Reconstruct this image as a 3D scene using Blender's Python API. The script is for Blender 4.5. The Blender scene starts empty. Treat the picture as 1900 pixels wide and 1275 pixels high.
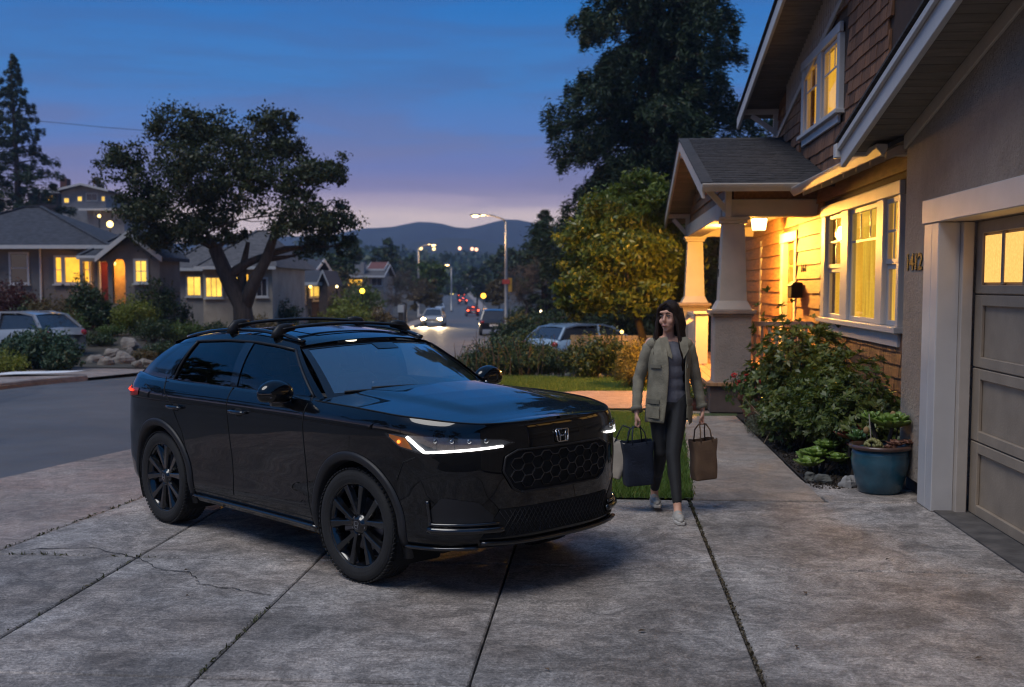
import bpy, bmesh, math, random
import numpy as np
from mathutils import Vector, Matrix
SC = bpy.context.scene
COL = SC.collection
R = math.radians
random.seed(7)

# ---------------------------------------------------------------- camera
F_PX, CAM_H, PITCH = 2100.0, 1.85, R(4.5)
cd = bpy.data.cameras.new('camera'); cam = bpy.data.objects.new('camera', cd); COL.objects.link(cam)
cam.location = (0, 0, CAM_H); cam.rotation_euler = (math.pi/2 - PITCH, 0, 0)
cd.sensor_width = 36; cd.lens = F_PX/1900*36
cd.shift_y = (F_PX*math.tan(PITCH) - 107.5)/1900
cd.clip_start = .1; cd.clip_end = 9000
cd.dof.use_dof = True; cd.dof.focus_distance = 7.6; cd.dof.aperture_fstop = 2.6
SC.camera = cam
# ---------------------------------------------------------------- sky
W = bpy.data.worlds.new('World'); SC.world = W; W.use_nodes = True
wt = W.node_tree; wn = wt.nodes; wl = wt.links; wn.clear()
SUN_EL, SUN_AZ = R(-2.5), R(-14)          # the sun has set behind the hills, a little left of the street
sky = wn.new('ShaderNodeTexSky'); sky.sky_type = 'NISHITA'; sky.sun_disc = False
sky.sun_elevation = SUN_EL; sky.sun_rotation = SUN_AZ; sky.altitude = 100; sky.air_density = 1.2; sky.dust_density = 1.5; sky.ozone_density = 3
tc = wn.new('ShaderNodeTexCoord'); sx = wn.new('ShaderNodeSeparateXYZ'); wl.new(tc.outputs['Generated'], sx.inputs[0])
def wmath(op, a, b=None, c=None):
    n = wn.new('ShaderNodeMath'); n.operation = op
    for i, v in enumerate((a, b, c)):
        if v is None: continue
        if hasattr(v, 'is_linked'): wl.new(v, n.inputs[i])
        else: n.inputs[i].default_value = v
    return n.outputs[0]
def wmix(f, a, b, mode='MIX'):
    n = wn.new('ShaderNodeMix'); n.data_type = 'RGBA'; n.blend_type = mode
    for s, v in ((n.inputs[0], f), (n.inputs[6], a), (n.inputs[7], b)):
        if hasattr(v, 'is_linked'): wl.new(v, s)
        else: s.default_value = v if not isinstance(v, tuple) else (*v, 1)
    return n.outputs[2]
# twilight bands by elevation (sine of elevation 0 .. 1)
rp = wn.new('ShaderNodeValToRGB'); wl.new(wmath('MAXIMUM', sx.outputs[2], 0.0), rp.inputs[0])
cr = rp.color_ramp; cr.interpolation = 'EASE'
stops = [(0, (.95, .74, .66)), (.060, (.90, .70, .64)), (.073, (.50, .40, .52)), (.086, (.25, .235, .45)), (.104, (.175, .215, .48)), (.13, (.098, .22, .55)), (.175, (.050, .21, .55)),
         (.255, (.014, .17, .53)), (.5, (.03, .17, .46)), (1, (.07, .18, .40))]
while len(cr.elements) < len(stops): cr.elements.new(.5)
for e, (p, c) in zip(cr.elements, stops): e.position = p; e.color = (*c, 1)
# the afterglow fades with the angle from where the sun went down
dt = wn.new('ShaderNodeVectorMath'); dt.operation = 'DOT_PRODUCT'; wl.new(tc.outputs['Generated'], dt.inputs[0])
dt.inputs[1].default_value = (math.sin(R(-8)), math.cos(R(-8)), 0)
glow = wmath('POWER', wmath('MAXIMUM', dt.outputs['Value'], 0.0), 18.0)
lowband = wmath('POWER', wmath('SUBTRACT', 1.0, wmath('MINIMUM', wmath('MULTIPLY', wmath('MAXIMUM', sx.outputs[2], 0.0), 9.0), 1.0)), 2.0)
base = wmix(wmath('MULTIPLY', wmath('MULTIPLY', glow, lowband), .55), rp.outputs[0], (1.3, 1.0, .82))
# thin streaks of cloud
mp = wn.new('ShaderNodeMapping'); mp.inputs['Scale'].default_value = (3.0, 3.0, 24); mp.inputs['Rotation'].default_value = (0, R(4), R(20)); wl.new(tc.outputs['Generated'], mp.inputs[0])
nz = wn.new('ShaderNodeTexNoise'); nz.inputs['Scale'].default_value = 1.7; nz.inputs['Detail'].default_value = 7; nz.inputs['Roughness'].default_value = .55; nz.inputs['Distortion'].default_value = .5
wl.new(mp.outputs[0], nz.inputs['Vector'])
cl = wn.new('ShaderNodeMapRange'); cl.inputs[1].default_value = .43; cl.inputs[2].default_value = .60; wl.new(nz.outputs[0], cl.inputs[0])
lowc = wmath('SUBTRACT', 1.0, wmath('MINIMUM', wmath('MULTIPLY', sx.outputs[2], 2.4), .80))
cloudcol = wmix(wmath('MINIMUM', wmath('MULTIPLY', wmath('MAXIMUM', sx.outputs[2], 0.0), 5.5), 1.0), (.42, .32, .42), (.060, .135, .36))
clear = wmath('MINIMUM', wmath('MAXIMUM', wmath('MULTIPLY', wmath('SUBTRACT', sx.outputs[2], .055), 35.0), .15), 1.0)
base2 = wmix(wmath('MULTIPLY', wmath('MULTIPLY', wmath('MULTIPLY', cl.outputs[0], lowc), clear), .85), base, cloudcol)
# the clear-sky model adds its own dusk colour
skys = wn.new('ShaderNodeVectorMath'); skys.operation = 'SCALE'; skys.inputs[3].default_value = .02; wl.new(sky.outputs[0], skys.inputs[0])
add = wn.new('ShaderNodeVectorMath'); add.operation = 'ADD'; wl.new(base2, add.inputs[0]); wl.new(skys.outputs[0], add.inputs[1])
bg = wn.new('ShaderNodeBackground'); bg.inputs[1].default_value = 1.0; wl.new(add.outputs[0], bg.inputs[0])
wo = wn.new('ShaderNodeOutputWorld'); wl.new(bg.outputs[0], wo.inputs[0])
# ---------------------------------------------------------------- what is left of the daylight, very soft, from the open sky
sl = bpy.data.lights.new('sun', 'SUN'); sl.energy = 2.1; sl.angle = R(34); sl.color = (1, .965, .93)
so = bpy.data.objects.new('sun', sl); COL.objects.link(so)
so.rotation_euler = Vector((.36, .34, -.87)).to_track_quat('-Z', 'Y').to_euler()
# ---------------------------------------------------------------- render
SC.view_settings.view_transform = 'Standard'; SC.view_settings.look = 'None'; SC.view_settings.gamma = 1
SC.view_settings.exposure = 0; SC.view_settings.use_curve_mapping = False
SC.render.engine = 'CYCLES'
cy = SC.cycles
cy.use_denoising = True; cy.denoiser = 'OPENIMAGEDENOISE'; cy.max_bounces = 7; cy.diffuse_bounces = 3; cy.glossy_bounces = 3
cy.transmission_bounces = 4; cy.transparent_max_bounces = 8; cy.volume_bounces = 0; cy.sample_clamp_indirect = 3; cy.caustics_reflective = False; cy.caustics_refractive = False
cy.use_light_tree = True; cy.pixel_filter_type = 'BLACKMAN_HARRIS'; cy.filter_width = 1.15
# ---------------------------------------------------------------- helpers
def nrng(s): return np.random.default_rng(s)
MATS = {}
class NT:
    def __init__(s, name):
        s.m = bpy.data.materials.new(name); s.m.use_nodes = True; s.t = s.m.node_tree; s.t.nodes.clear()
    def n(s, typ, **kw):
        nd = s.t.nodes.new('ShaderNode'+typ)
        for k, v in kw.items():
            if k in nd.inputs: s.set(nd.inputs[k], v)
            else: setattr(nd, k, v)
        return nd
    def set(s, sock, v):
        if hasattr(v, 'is_linked'): s.t.links.new(v, sock)
        elif isinstance(v, tuple) and sock.type == 'RGBA' and len(v) == 3: sock.default_value = (*v, 1)
        else: sock.default_value = v
    def mix(s, f, a, b, mode='MIX'):
        nd = s.t.nodes.new('ShaderNodeMix'); nd.data_type = 'RGBA'; nd.blend_type = mode
        s.set(nd.inputs[0], f); s.set(nd.inputs[6], a); s.set(nd.inputs[7], b); return nd.outputs[2]
    def math(s, op, a, b=0.0):
        nd = s.t.nodes.new('ShaderNodeMath'); nd.operation = op; s.set(nd.inputs[0], a); s.set(nd.inputs[1], b); return nd.outputs[0]
    def noise(s, vec, scale, detail=4, rough=.55, dist=0.0):
        nd = s.n('TexNoise'); s.set(nd.inputs['Vector'], vec); nd.inputs['Scale'].default_value = scale; nd.inputs['Detail'].default_value = detail
        nd.inputs['Roughness'].default_value = rough; nd.inputs['Distortion'].default_value = dist; return nd.outputs[0]
    def ramp(s, f, lo, hi):
        nd = s.n('MapRange'); s.set(nd.inputs[0], f); nd.inputs[1].default_value = lo; nd.inputs[2].default_value = hi; return nd.outputs[0]
    def map(s, vec, scale=(1, 1, 1), rot=(0, 0, 0)):
        nd = s.n('Mapping'); s.set(nd.inputs[0], vec); nd.inputs['Scale'].default_value = scale; nd.inputs['Rotation'].default_value = rot; return nd.outputs[0]
    def bump(s, h, strength, dist=.01, normal=None):
        nd = s.n('Bump'); s.set(nd.inputs['Height'], h); nd.inputs['Strength'].default_value = strength; nd.inputs['Distance'].default_value = dist
        if normal is not None: s.set(nd.inputs['Normal'], normal)
        return nd.outputs[0]
    def out(s, sh, vol=None):
        o = s.n('OutputMaterial')
        if sh is not None: s.t.links.new(sh, o.inputs[0])
        if vol is not None: s.t.links.new(vol, o.inputs[1])
        return s.m
def mul(c, k): return tuple(min(1, max(0, x*k)) for x in c)
def mat(name, col, rough=.6, var=.18, scale=6, bump=0, bscale=60, metal=0, coat=0, spec=.5, rnd=0, col2=None, stretch=(1, 1, 1), world=False, dirt=0):
    if name in MATS: return MATS[name]
    t = NT(name)
    if world: vec = t.n('NewGeometry').outputs['Position']
    else: vec = t.n('TexCoord').outputs['Object']
    v2 = t.map(vec, stretch)
    c = t.mix(t.ramp(t.noise(v2, scale), .3, .7), mul(col, 1-var), col2 or mul(col, 1+var))
    if rnd:
        oi = t.n('ObjectInfo')
        hs = t.n('HueSaturation'); t.set(hs.inputs['Color'], c)
        t.set(hs.inputs['Value'], t.math('ADD', t.math('MULTIPLY', oi.outputs['Random'], 2*rnd), 1-rnd)); c = hs.outputs[0]
    if dirt: c = t.mix(t.math('MULTIPLY', t.ramp(t.noise(vec, 2.3, 6, .65), .5, .8), dirt), c, mul(col, .45))
    b = t.n('BsdfPrincipled'); t.set(b.inputs['Base Color'], c); b.inputs['Roughness'].default_value = rough
    b.inputs['Metallic'].default_value = metal; b.inputs['Coat Weight'].default_value = coat; b.inputs['Coat Roughness'].default_value = .03
    b.inputs['Specular IOR Level'].default_value = spec
    if bump: t.set(b.inputs['Normal'], t.bump(t.noise(v2, bscale, 5), bump))
    MATS[name] = t.out(b.outputs[0]); return MATS[name]
def leafmat(name, a, b, rough=.5, trans=.25, spec=.4):
    t = NT(name); g = t.n('NewGeometry')
    r = g.outputs['Random Per Island']
    c = t.mix(r, a, b)
    c = t.mix(t.math('MULTIPLY', t.ramp(r, .93, .97), .5), c, (.16, .10, .03))
    p = t.n('BsdfPrincipled'); t.set(p.inputs['Base Color'], c); p.inputs['Roughness'].default_value = rough; p.inputs['Specular IOR Level'].default_value = spec
    tr = t.n('BsdfTranslucent'); t.set(tr.inputs[0], t.mix(1.0, c, (1.0, 1.0, .5), 'MULTIPLY'))
    m = t.n('MixShader'); m.inputs[0].default_value = trans; t.t.links.new(p.outputs[0], m.inputs[1]); t.t.links.new(tr.outputs[0], m.inputs[2])
    MATS[name] = t.out(m.outputs[0]); return MATS[name]
def emit(name, col, strength, var=0, scale=3, stretch=(1, 1, 1)):
    if name in MATS: return MATS[name]
    t = NT(name); e = t.n('Emission'); e.inputs[1].default_value = strength
    if var:
        vec = t.map(t.n('TexCoord').outputs['Object'], stretch)
        t.set(e.inputs[0], t.mix(t.ramp(t.noise(vec, scale, 3), .3, .7), mul(col, 1-var), mul(col, 1+var*.5)))
    else: t.set(e.inputs[0], col)
    MATS[name] = t.out(e.outputs[0]); return MATS[name]
def glassmat(name, tint=(.9, .9, .9), refl=.1, rough=.02, gz_=.85):
    t = NT(name); tr = t.n('BsdfTransparent'); t.set(tr.inputs[0], tint)
    g = t.n('BsdfGlossy'); g.inputs['Roughness'].default_value = rough
    lw = t.n('LayerWeight'); lw.inputs[0].default_value = .5
    f = t.math('ADD', t.math('MULTIPLY', t.math('POWER', lw.outputs['Facing'], 4.0), gz_), refl+.03)
    m = t.n('MixShader'); t.set(m.inputs[0], f); t.t.links.new(tr.outputs[0], m.inputs[1]); t.t.links.new(g.outputs[0], m.inputs[2])
    MATS[name] = t.out(m.outputs[0]); return MATS[name]

class MB:
    def __init__(s): s.v = []; s.f = []
    def add(s, vs, fs):
        o = len(s.v); s.v += [tuple(map(float, v)) for v in vs]; s.f += [tuple(i+o for i in f) for f in fs]; return s
    def box(s, x0, x1, y0, y1, z0, z1):
        return s.add([(x0, y0, z0), (x1, y0, z0), (x1, y1, z0), (x0, y1, z0), (x0, y0, z1), (x1, y0, z1), (x1, y1, z1), (x0, y1, z1)],
                     [(0, 3, 2, 1), (4, 5, 6, 7), (0, 1, 5, 4), (1, 2, 6, 5), (2, 3, 7, 6), (3, 0, 4, 7)])
    def hexa(s, b, t):   # bottom ring, top ring (same length)
        n = len(b); s.add(list(b)+list(t), [tuple(range(n-1, -1, -1)), tuple(range(n, 2*n))]+[(i, (i+1) % n, n+(i+1) % n, n+i) for i in range(n)]); return s
    def prism(s, poly, a0, a1, axis='x'):   # poly in the two other axes, extruded along axis from a0 to a1
        def P(u, v, a): return {'x': (a, u, v), 'y': (u, a, v), 'z': (u, v, a)}[axis]
        return s.hexa([P(u, v, a0) for u, v in poly], [P(u, v, a1) for u, v in poly])
    def bar(s, p, q, w, h, up=(0, 0, 1)):   # rectangular bar from p to q
        p, q = Vector(p), Vector(q); d = (q-p).normalized(); u = Vector(up); sd = d.cross(u)
        if sd.length < 1e-4: sd = d.cross(Vector((1, 0, 0)))
        sd.normalize(); u = sd.cross(d).normalized()
        r = lambda c: [c+sd*w/2-u*h/2, c+sd*w/2+u*h/2, c-sd*w/2+u*h/2, c-sd*w/2-u*h/2]
        return s.hexa(r(p), r(q))
    def tube(s, pts, rad, n=8, cap=True, flat=1.0):
        pts = [Vector(p) for p in pts]; m = len(pts)
        rr = rad if hasattr(rad, '__len__') else [rad]*m
        vs = []; pu = None
        for i, p in enumerate(pts):
            d = (pts[min(i+1, m-1)]-pts[max(i-1, 0)])
            d = d.normalized() if d.length > 1e-9 else Vector((0, 0, 1))
            if pu is None:
                a = Vector((0, 0, 1)) if abs(d.z) < .9 else Vector((1, 0, 0)); u = d.cross(a).normalized()
            else:
                u = pu-d*pu.dot(d); u = u.normalized() if u.length > 1e-6 else d.orthogonal().normalized()
            pu = u; w = d.cross(u)
            for k in range(n):
                t = 2*math.pi*k/n; vs.append(p+(u*math.cos(t)+w*math.sin(t)*flat)*rr[i])
        fs = [(i*n+k, i*n+(k+1) % n, (i+1)*n+(k+1) % n, (i+1)*n+k) for i in range(m-1) for k in range(n)]
        if cap: fs += [tuple(range(n-1, -1, -1)), tuple((m-1)*n+k for k in range(n))]
        return s.add(vs, fs)
    def lathe(s, prof, n=24, c=(0, 0, 0), axis='z', cap=True):   # prof: (r, a)
        vs = []
        for r, a in prof:
            for k in range(n):
                t = 2*math.pi*k/n; x, y = r*math.cos(t), r*math.sin(t)
                v = {'z': (x, y, a), 'y': (x, a, y), 'x': (a, x, y)}[axis]; vs.append((v[0]+c[0], v[1]+c[1], v[2]+c[2]))
        m = len(prof); fs = [(i*n+k, i*n+(k+1) % n, (i+1)*n+(k+1) % n, (i+1)*n+k) for i in range(m-1) for k in range(n)]
        if cap: fs += [tuple(range(n-1, -1, -1)), tuple((m-1)*n+k for k in range(n))]
        return s.add(vs, fs)
    def ball(s, c, r, n=12, m=8):
        r = r if hasattr(r, '__len__') else (r, r, r)
        vs = [(c[0], c[1], c[2]-r[2])]+[(c[0]+r[0]*math.cos(2*math.pi*k/n)*math.sin(math.pi*i/m), c[1]+r[1]*math.sin(2*math.pi*k/n)*math.sin(math.pi*i/m), c[2]-r[2]*math.cos(math.pi*i/m)) for i in range(1, m) for k in range(n)]+[(c[0], c[1], c[2]+r[2])]
        fs = [(0, 1+(k+1) % n, 1+k) for k in range(n)]+[(1+i*n+k, 1+i*n+(k+1) % n, 1+(i+1)*n+(k+1) % n, 1+(i+1)*n+k) for i in range(m-2) for k in range(n)]
        e = 1+(m-1)*n; fs += [(e-n+k, e-n+(k+1) % n, e) for k in range(n)]
        return s.add(vs, fs)
    def grid(s, P):      # P: rows x cols x 3
        a, b = len(P), len(P[0]); return s.add([p for r in P for p in r], [(i*b+j, i*b+j+1, (i+1)*b+j+1, (i+1)*b+j) for i in range(a-1) for j in range(b-1)])
    def mesh(s, name, mt=None, smooth=False, fix=False):
        me = bpy.data.meshes.new(name); me.from_pydata(s.v, [], s.f)
        if fix:
            bm = bmesh.new(); bm.from_mesh(me); bmesh.ops.remove_doubles(bm, verts=bm.verts, dist=1e-5); bmesh.ops.recalc_face_normals(bm, faces=bm.faces); bm.to_mesh(me); bm.free()
        if smooth: me.polygons.foreach_set('use_smooth', [True]*len(me.polygons))
        if mt: me.materials.append(mt)
        me.update(); return me
    def build(s, name, mt=None, parent=None, smooth=False, bevel=0, fix=False, loc=None, sub=0, angle=None):
        return link(name, s.mesh(name, mt, smooth, fix), parent, loc, bevel, sub)
def link(name, me, parent=None, loc=None, bevel=0, sub=0):
    o = bpy.data.objects.new(name, me); COL.objects.link(o); o.parent = parent
    if loc is not None: o.location = loc
    if bevel:
        b = o.modifiers.new('bevel', 'BEVEL'); b.width = bevel; b.segments = 1; b.limit_method = 'ANGLE'; b.angle_limit = R(40)
    if sub:
        b = o.modifiers.new('sub', 'SUBSURF'); b.levels = b.render_levels = sub
    return o
def tag(o, label=None, cat=None, group=None, kind=None):
    if label: o['label'] = label
    if cat: o['category'] = cat
    if group: o['group'] = group
    if kind: o['kind'] = kind
    return o
def thing(name, label, cat, loc=(0, 0, 0), rz=0, group=None):
    o = bpy.data.objects.new(name, None); COL.objects.link(o); o.location = loc; o.rotation_euler = (0, 0, rz); o.empty_display_size = .2
    return tag(o, label, cat, group)
def npmesh(name, V, F, mt, smooth=False):   # V (n,3), F (m,k) constant k
    me = bpy.data.meshes.new(name); V = np.asarray(V, np.float32); F = np.asarray(F, np.int32); k = F.shape[1]
    me.vertices.add(len(V)); me.vertices.foreach_set('co', V.ravel())
    me.loops.add(F.size); me.loops.foreach_set('vertex_index', F.ravel())
    me.polygons.add(len(F)); me.polygons.foreach_set('loop_start', np.arange(0, F.size, k, dtype=np.int32)); me.polygons.foreach_set('loop_total', np.full(len(F), k, np.int32))
    if smooth: me.polygons.foreach_set('use_smooth', np.ones(len(F), bool))
    me.update(); me.validate(); me.materials.append(mt); return me
def unit(a): return a/np.maximum(1e-9, np.linalg.norm(a, axis=-1, keepdims=True))
def leafmesh(name, pts, mt, size=.1, asp=.5, nrm=None, nw=.6, rng=None, dirs=None, dw=0.0, cup=.15):
    rng = rng or nrng(1); n = len(pts); pts = np.asarray(pts)
    nn = unit(rng.normal(size=(n, 3)))
    if nrm is not None: nn = unit(nn*(1-nw)+nrm*nw)
    t = rng.normal(size=(n, 3))
    if dirs is not None: t = unit(t)*(1-dw)+dirs*dw
    t = unit(t-nn*np.sum(t*nn, 1, keepdims=True)); b = np.cross(nn, t)
    s = (size*rng.uniform(.6, 1.35, n))[:, None]
    base = pts-t*s*.5
    V = np.stack([base, base+t*s*.45+b*s*asp*.5+nn*s*cup*.5, base+t*s, base+t*s*.45-b*s*asp*.5+nn*s*cup*.5], 1).reshape(-1, 3)
    return npmesh(name, V, np.arange(4*n).reshape(n, 4), mt)
def lump(d, rng, k=7, amp=.22):
    w = unit(rng.normal(size=(k, 3))); ph = rng.uniform(0, 6.28, k); fr = rng.uniform(2, 6, k)
    return 1+amp*np.mean([np.sin((d@w[i])*fr[i]+ph[i]) for i in range(k)], 0)*2
def blob(n, c, r, rng, shell=.4, amp=.25, floor=None):
    d = unit(rng.normal(size=(n, 3))); f = lump(d, rng, amp=amp)*(1-shell*rng.random(n)**1.6)
    p = d*f[:, None]*np.asarray(r)+np.asarray(c)
    if floor is not None:
        k = p[:, 2] > floor; p, d = p[k], d[k]
    return p, d
# ground height of the place: level near the houses, a shallow dip along the street, rising on the left
def sm(x, a, b):
    t = np.clip((x-a)/(b-a), 0, 1); return t*t*(3-2*t)
RE = [(-13.3, -18), (-8.2, -1), (-4.86, 10.62), (-4.2, 12.7), (-2.1, 20), (-.7, 30), (.2, 45), (.6, 68), (.8, 95), (-.9, 130), (-3.4, 160), (-8.3, 250), (-14, 330), (-20, 420)]
LE = [(-23, -18), (-16.2, 0), (-13.4, 9), (-11.2, 16), (-9.69, 21.33), (-8.67, 25.4), (-7.9, 32), (-7.5, 45), (-7.5, 68), (-8, 95), (-9.4, 130), (-11.4, 160), (-16, 250), (-21.5, 330), (-28, 420)]
def road_x(y, E): return np.interp(y, [p[1] for p in E], [p[0] for p in E])
def zdip(y): return np.interp(y, [-50, 22, 30, 45, 68, 95, 130, 160, 200, 250, 300, 420, 700], [0, 0, -.22, -.6, -1.1, -1.45, -2.0, -2.35, -2.55, -1.85, -.5, 3.5, 14])
def gz(x, y):
    x = np.asarray(x, float); y = np.asarray(y, float)
    dl = road_x(y, LE)-x; dr = x-road_x(y, RE)
    z = zdip(y)*1.0
    z = z+sm(dl, .6, 3.0)*.68*sm(y, 28.3, 35.5)*(1-.35*sm(y, 40, 60))+np.maximum(0, dl-17)*.13*sm(y, 44, 75)*(1-.6*sm(dl, 60, 200))
    z = z+np.maximum(0, dr-16)*.02*sm(y, 40, 90)
    z = z-.42*sm(dr, 1.2, 3.0)*(1-sm(dr, 6.5, 9.5))*sm(y, 28, 33)*(1-sm(y, 42, 52))
    return z
def gzf(x, y): return float(gz(x, y))
# a picture position and a distance -> the place it stands on
CXP, CYP = 950.0, 637.5+F_PX*math.tan(PITCH)-107.5
def ray(px, py):
    x = (px-CXP)/F_PX; y = -(py-CYP)/F_PX
    return x, math.cos(PITCH)+y*math.sin(PITCH), -math.sin(PITCH)+y*math.cos(PITCH)
def at(px, py, d):
    r = ray(px, py); t = d/r[1]; return (r[0]*t, d, CAM_H+r[2]*t)
def on(px, d): x = (px-CXP)/F_PX*d*1.0; return (x, d, gzf(x, d))
# ---------------------------------------------------------------- ground
PHI = math.atan(.0786); HC, HS = math.cos(PHI), math.sin(PHI)
def hw(q, p): return (q*HC+p*HS, -q*HS+p*HC)          # house frame -> world
def wh(x, y): return (x*HC-y*HS, x*HS+y*HC)
m_earth = mat('earth', (.05, .042, .03), .95, .35, 3, .5, 30, world=True)
m_soil = mat('bark_mulch', (.022, .015, .011), .95, .5, 30, 1, 60, world=True)
def concrete(name, base, warm, stain, amt=1.0):
    t = NT(name); P = t.n('NewGeometry').outputs['Position']; oi = t.n('ObjectInfo')
    def lay(n, lo, hi, a, b):
        nd = t.n('MapRange'); t.set(nd.inputs[0], n); nd.inputs[1].default_value = lo; nd.inputs[2].default_value = hi; nd.inputs[3].default_value = 1+(a-1)*amt; nd.inputs[4].default_value = 1+(b-1)*amt; return nd.outputs[0]
    k = lay(t.noise(P, .75, 5, .6, .5), .38, .62, .66, 1.22)
    k = t.math('MULTIPLY', k, lay(t.noise(P, 3.1, 8, .72, 1.6), .40, .60, .62, 1.22))
    k = t.math('MULTIPLY', k, lay(t.noise(P, 17, 6, .75, 2.4), .42, .58, .70, 1.22))
    k = t.math('MULTIPLY', k, lay(t.noise(P, 75, 4, .7, .8), .40, .62, .66, 1.22))
    k = t.math('MULTIPLY', k, lay(t.noise(t.map(P, (2.5, 60, 1), (0, 0, R(5))), 1.6, 5, .7), .42, .60, .80, 1.12))
    c = t.mix(t.ramp(t.noise(P, 1.1, 4, .6), .40, .62), base, warm)
    c = t.mix(t.math('MULTIPLY', t.ramp(t.noise(P, 6, 8, .82, 3.0), .58, .66), .45), c, mul(base, 2.1))
    c = t.mix(t.math('MULTIPLY', t.ramp(t.noise(P, .5, 4, .6, .6), .56, .70), stain), c, (.07, .042, .028))
    c = t.mix(1.0, c, k, 'MULTIPLY')
    hs = t.n('HueSaturation'); t.set(hs.inputs['Color'], c); t.set(hs.inputs['Value'], t.math('ADD', t.math('MULTIPLY', oi.outputs['Random'], .22), .94))
    b = t.n('BsdfPrincipled'); t.set(b.inputs['Base Color'], hs.outputs[0]); b.inputs['Roughness'].default_value = .72
    h = t.math('ADD', t.noise(P, 34, 6, .75, 1.8), t.math('MULTIPLY', t.noise(t.map(P, (4, 90, 1), (0, 0, R(8))), 2, 3), .5))
    t.set(b.inputs['Normal'], t.bump(h, .9, .016)); MATS[name] = t.out(b.outputs[0]); return MATS[name]
m_conc = concrete('driveway_concrete', (.42, .38, .35), (.39, .33, .285), .4)
m_walk = concrete('walk_concrete', (.34, .285, .24), (.36, .27, .205), .2, .6)
m_pink = concrete('tinted_path_concrete', (.40, .285, .235), (.42, .28, .22), .1, .6)
m_side = concrete('sidewalk_concrete', (.31, .265, .235), (.35, .265, .225), .2, .7)
m_kerb = mat('kerb_concrete', (.19, .165, .15), .85, .35, 3, .4, 50, world=True)
def asphalt():
    t = NT('asphalt'); P = t.n('NewGeometry').outputs['Position']
    c = t.mix(t.ramp(t.noise(P, .35, 5, .6), .35, .65), (.058, .055, .054), (.10, .094, .09))
    c = t.mix(t.math('MULTIPLY', t.ramp(t.noise(P, 120, 3), .5, .7), .6), c, (.17, .17, .17))
    c = t.mix(t.math('MULTIPLY', t.ramp(t.noise(t.map(P, (1, .18, 1), (0, 0, R(-14))), 1.1, 6, .7), .56, .62), .45), c, (.04, .04, .043))
    b = t.n('BsdfPrincipled'); t.set(b.inputs['Base Color'], c); t.set(b.inputs['Roughness'], t.math('ADD', t.math('MULTIPLY', t.noise(P, 1.5, 4), .3), .48))
    t.set(b.inputs['Normal'], t.bump(t.noise(P, 140, 4), .35, .006)); MATS['asphalt'] = t.out(b.outputs[0]); return MATS['asphalt']
m_asph = asphalt()
# one sheet to the horizon
xs = np.unique(np.concatenate([np.linspace(-30, 30, 61), np.linspace(-150, 150, 61), np.linspace(-900, 900, 37), np.linspace(-1800, 1800, 17)]))
ys = np.unique(np.concatenate([np.linspace(-30, 60, 61), np.linspace(60, 360, 76), np.linspace(360, 1640, 39), [-58]]))
X, Y = np.meshgrid(xs, ys); Z = gz(X, Y)-.06
inroad = (X < road_x(Y, RE)+1.4) & (X > road_x(Y, LE)-1.4)
Z = np.where(inroad, Z-.12, Z)
V = np.stack([X, Y, Z], -1).reshape(-1, 3); nx, ny = len(xs), len(ys)
I = np.arange(nx*ny).reshape(ny, nx)
Fq = np.stack([I[:-1, :-1], I[:-1, 1:], I[1:, 1:], I[1:, :-1]], -1).reshape(-1, 4)
tag(link('ground', npmesh('ground', V, Fq, m_earth, True)), kind='structure')
# road, kerbs, pavements
ry = np.concatenate([np.arange(-18, 60, 1.5), np.arange(60, 420, 6)])
def strip(name, xa, xb, m, dz=0.0, kind='structure', ysel=ry, n=1):
    rows = []
    for y in ysel:
        a, b = float(xa(y)), float(xb(y)); rows.append([(a+(b-a)*k/n, y, float(zdip(y))+dz) for k in range(n+1)])
    return tag(MB().grid(rows).build(name, m, smooth=True), kind=kind)
strip('road', lambda y: road_x(y, LE)+.05, lambda y: road_x(y, RE)-.05, m_asph, -.11, n=6)
def kerb(name, E, side, y0, y1):
    mb = MB(); yy = [y for y in ry if y0 <= y <= y1]
    rows = []
    for y in yy:
        x = float(road_x(y, E)); z = float(zdip(y))
        rows.append([(x-side*.0, y, z-.14), (x+side*.015, y, z-.01), (x+side*.03, y, z+.005), (x+side*.16, y, z+.005), (x+side*.16, y, z-.14)])
    return tag(mb.grid(rows).build(name, m_kerb), kind='structure')
kerb('kerb_left', LE, -1, -18, 25.0); kerb('kerb_left_far', LE, -1, 33, 420)
kerb('kerb_right_far', RE, 1, 15, 420)
strip('sidewalk_left', lambda y: road_x(y, LE)-.155, lambda y: road_x(y, LE)-1.75, m_side, .0, ysel=[y for y in ry if y <= 25])
strip('sidewalk_left_far', lambda y: road_x(y, LE)-.155, lambda y: road_x(y, LE)-1.7, m_side, .0, ysel=[y for y in ry if y >= 33])
strip('sidewalk_right_far', lambda y: road_x(y, RE)+.155, lambda y: road_x(y, RE)+1.6, m_side, .0, ysel=[y for y in ry if y >= 24])
# driveway apron across the street
ap = MB(); A = [(-9.75, 21.0), (-8.72, 25.3), (-7.95, 31.6), (-9.6, 33.4), (-12.2, 30.8), (-14.5, 31.5), (-17.5, 31), (-17, 28.4), (-13.4, 27.5), (-11.6, 25.2), (-11.4, 22.6)]
ap.add([(x, y, (max(gzf(x, y), float(zdip(y)))+.02 if i > 2 else float(zdip(y))-.04)) for i, (x, y) in enumerate(A)]+[(-12.3, 28.6, gzf(-12.3, 28.6)+.02)], [(0, 1, 11, 9, 10), (1, 2, 3, 4, 11), (11, 4, 5, 6, 7, 8, 9)])
tag(ap.build('neighbour_driveway', m_side), kind='structure')
tag(MB().add([(-10.9, 23.2, .0), (-9.5, 23.9, .0), (-9.35, 24.8, -.02), (-10.75, 24.3, -.01)], [(0, 1, 2, 3)]).build('paint_patch', mat('white_paint', (.75, .75, .75), .6), loc=(0, 0, .012)), kind='structure')
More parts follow.
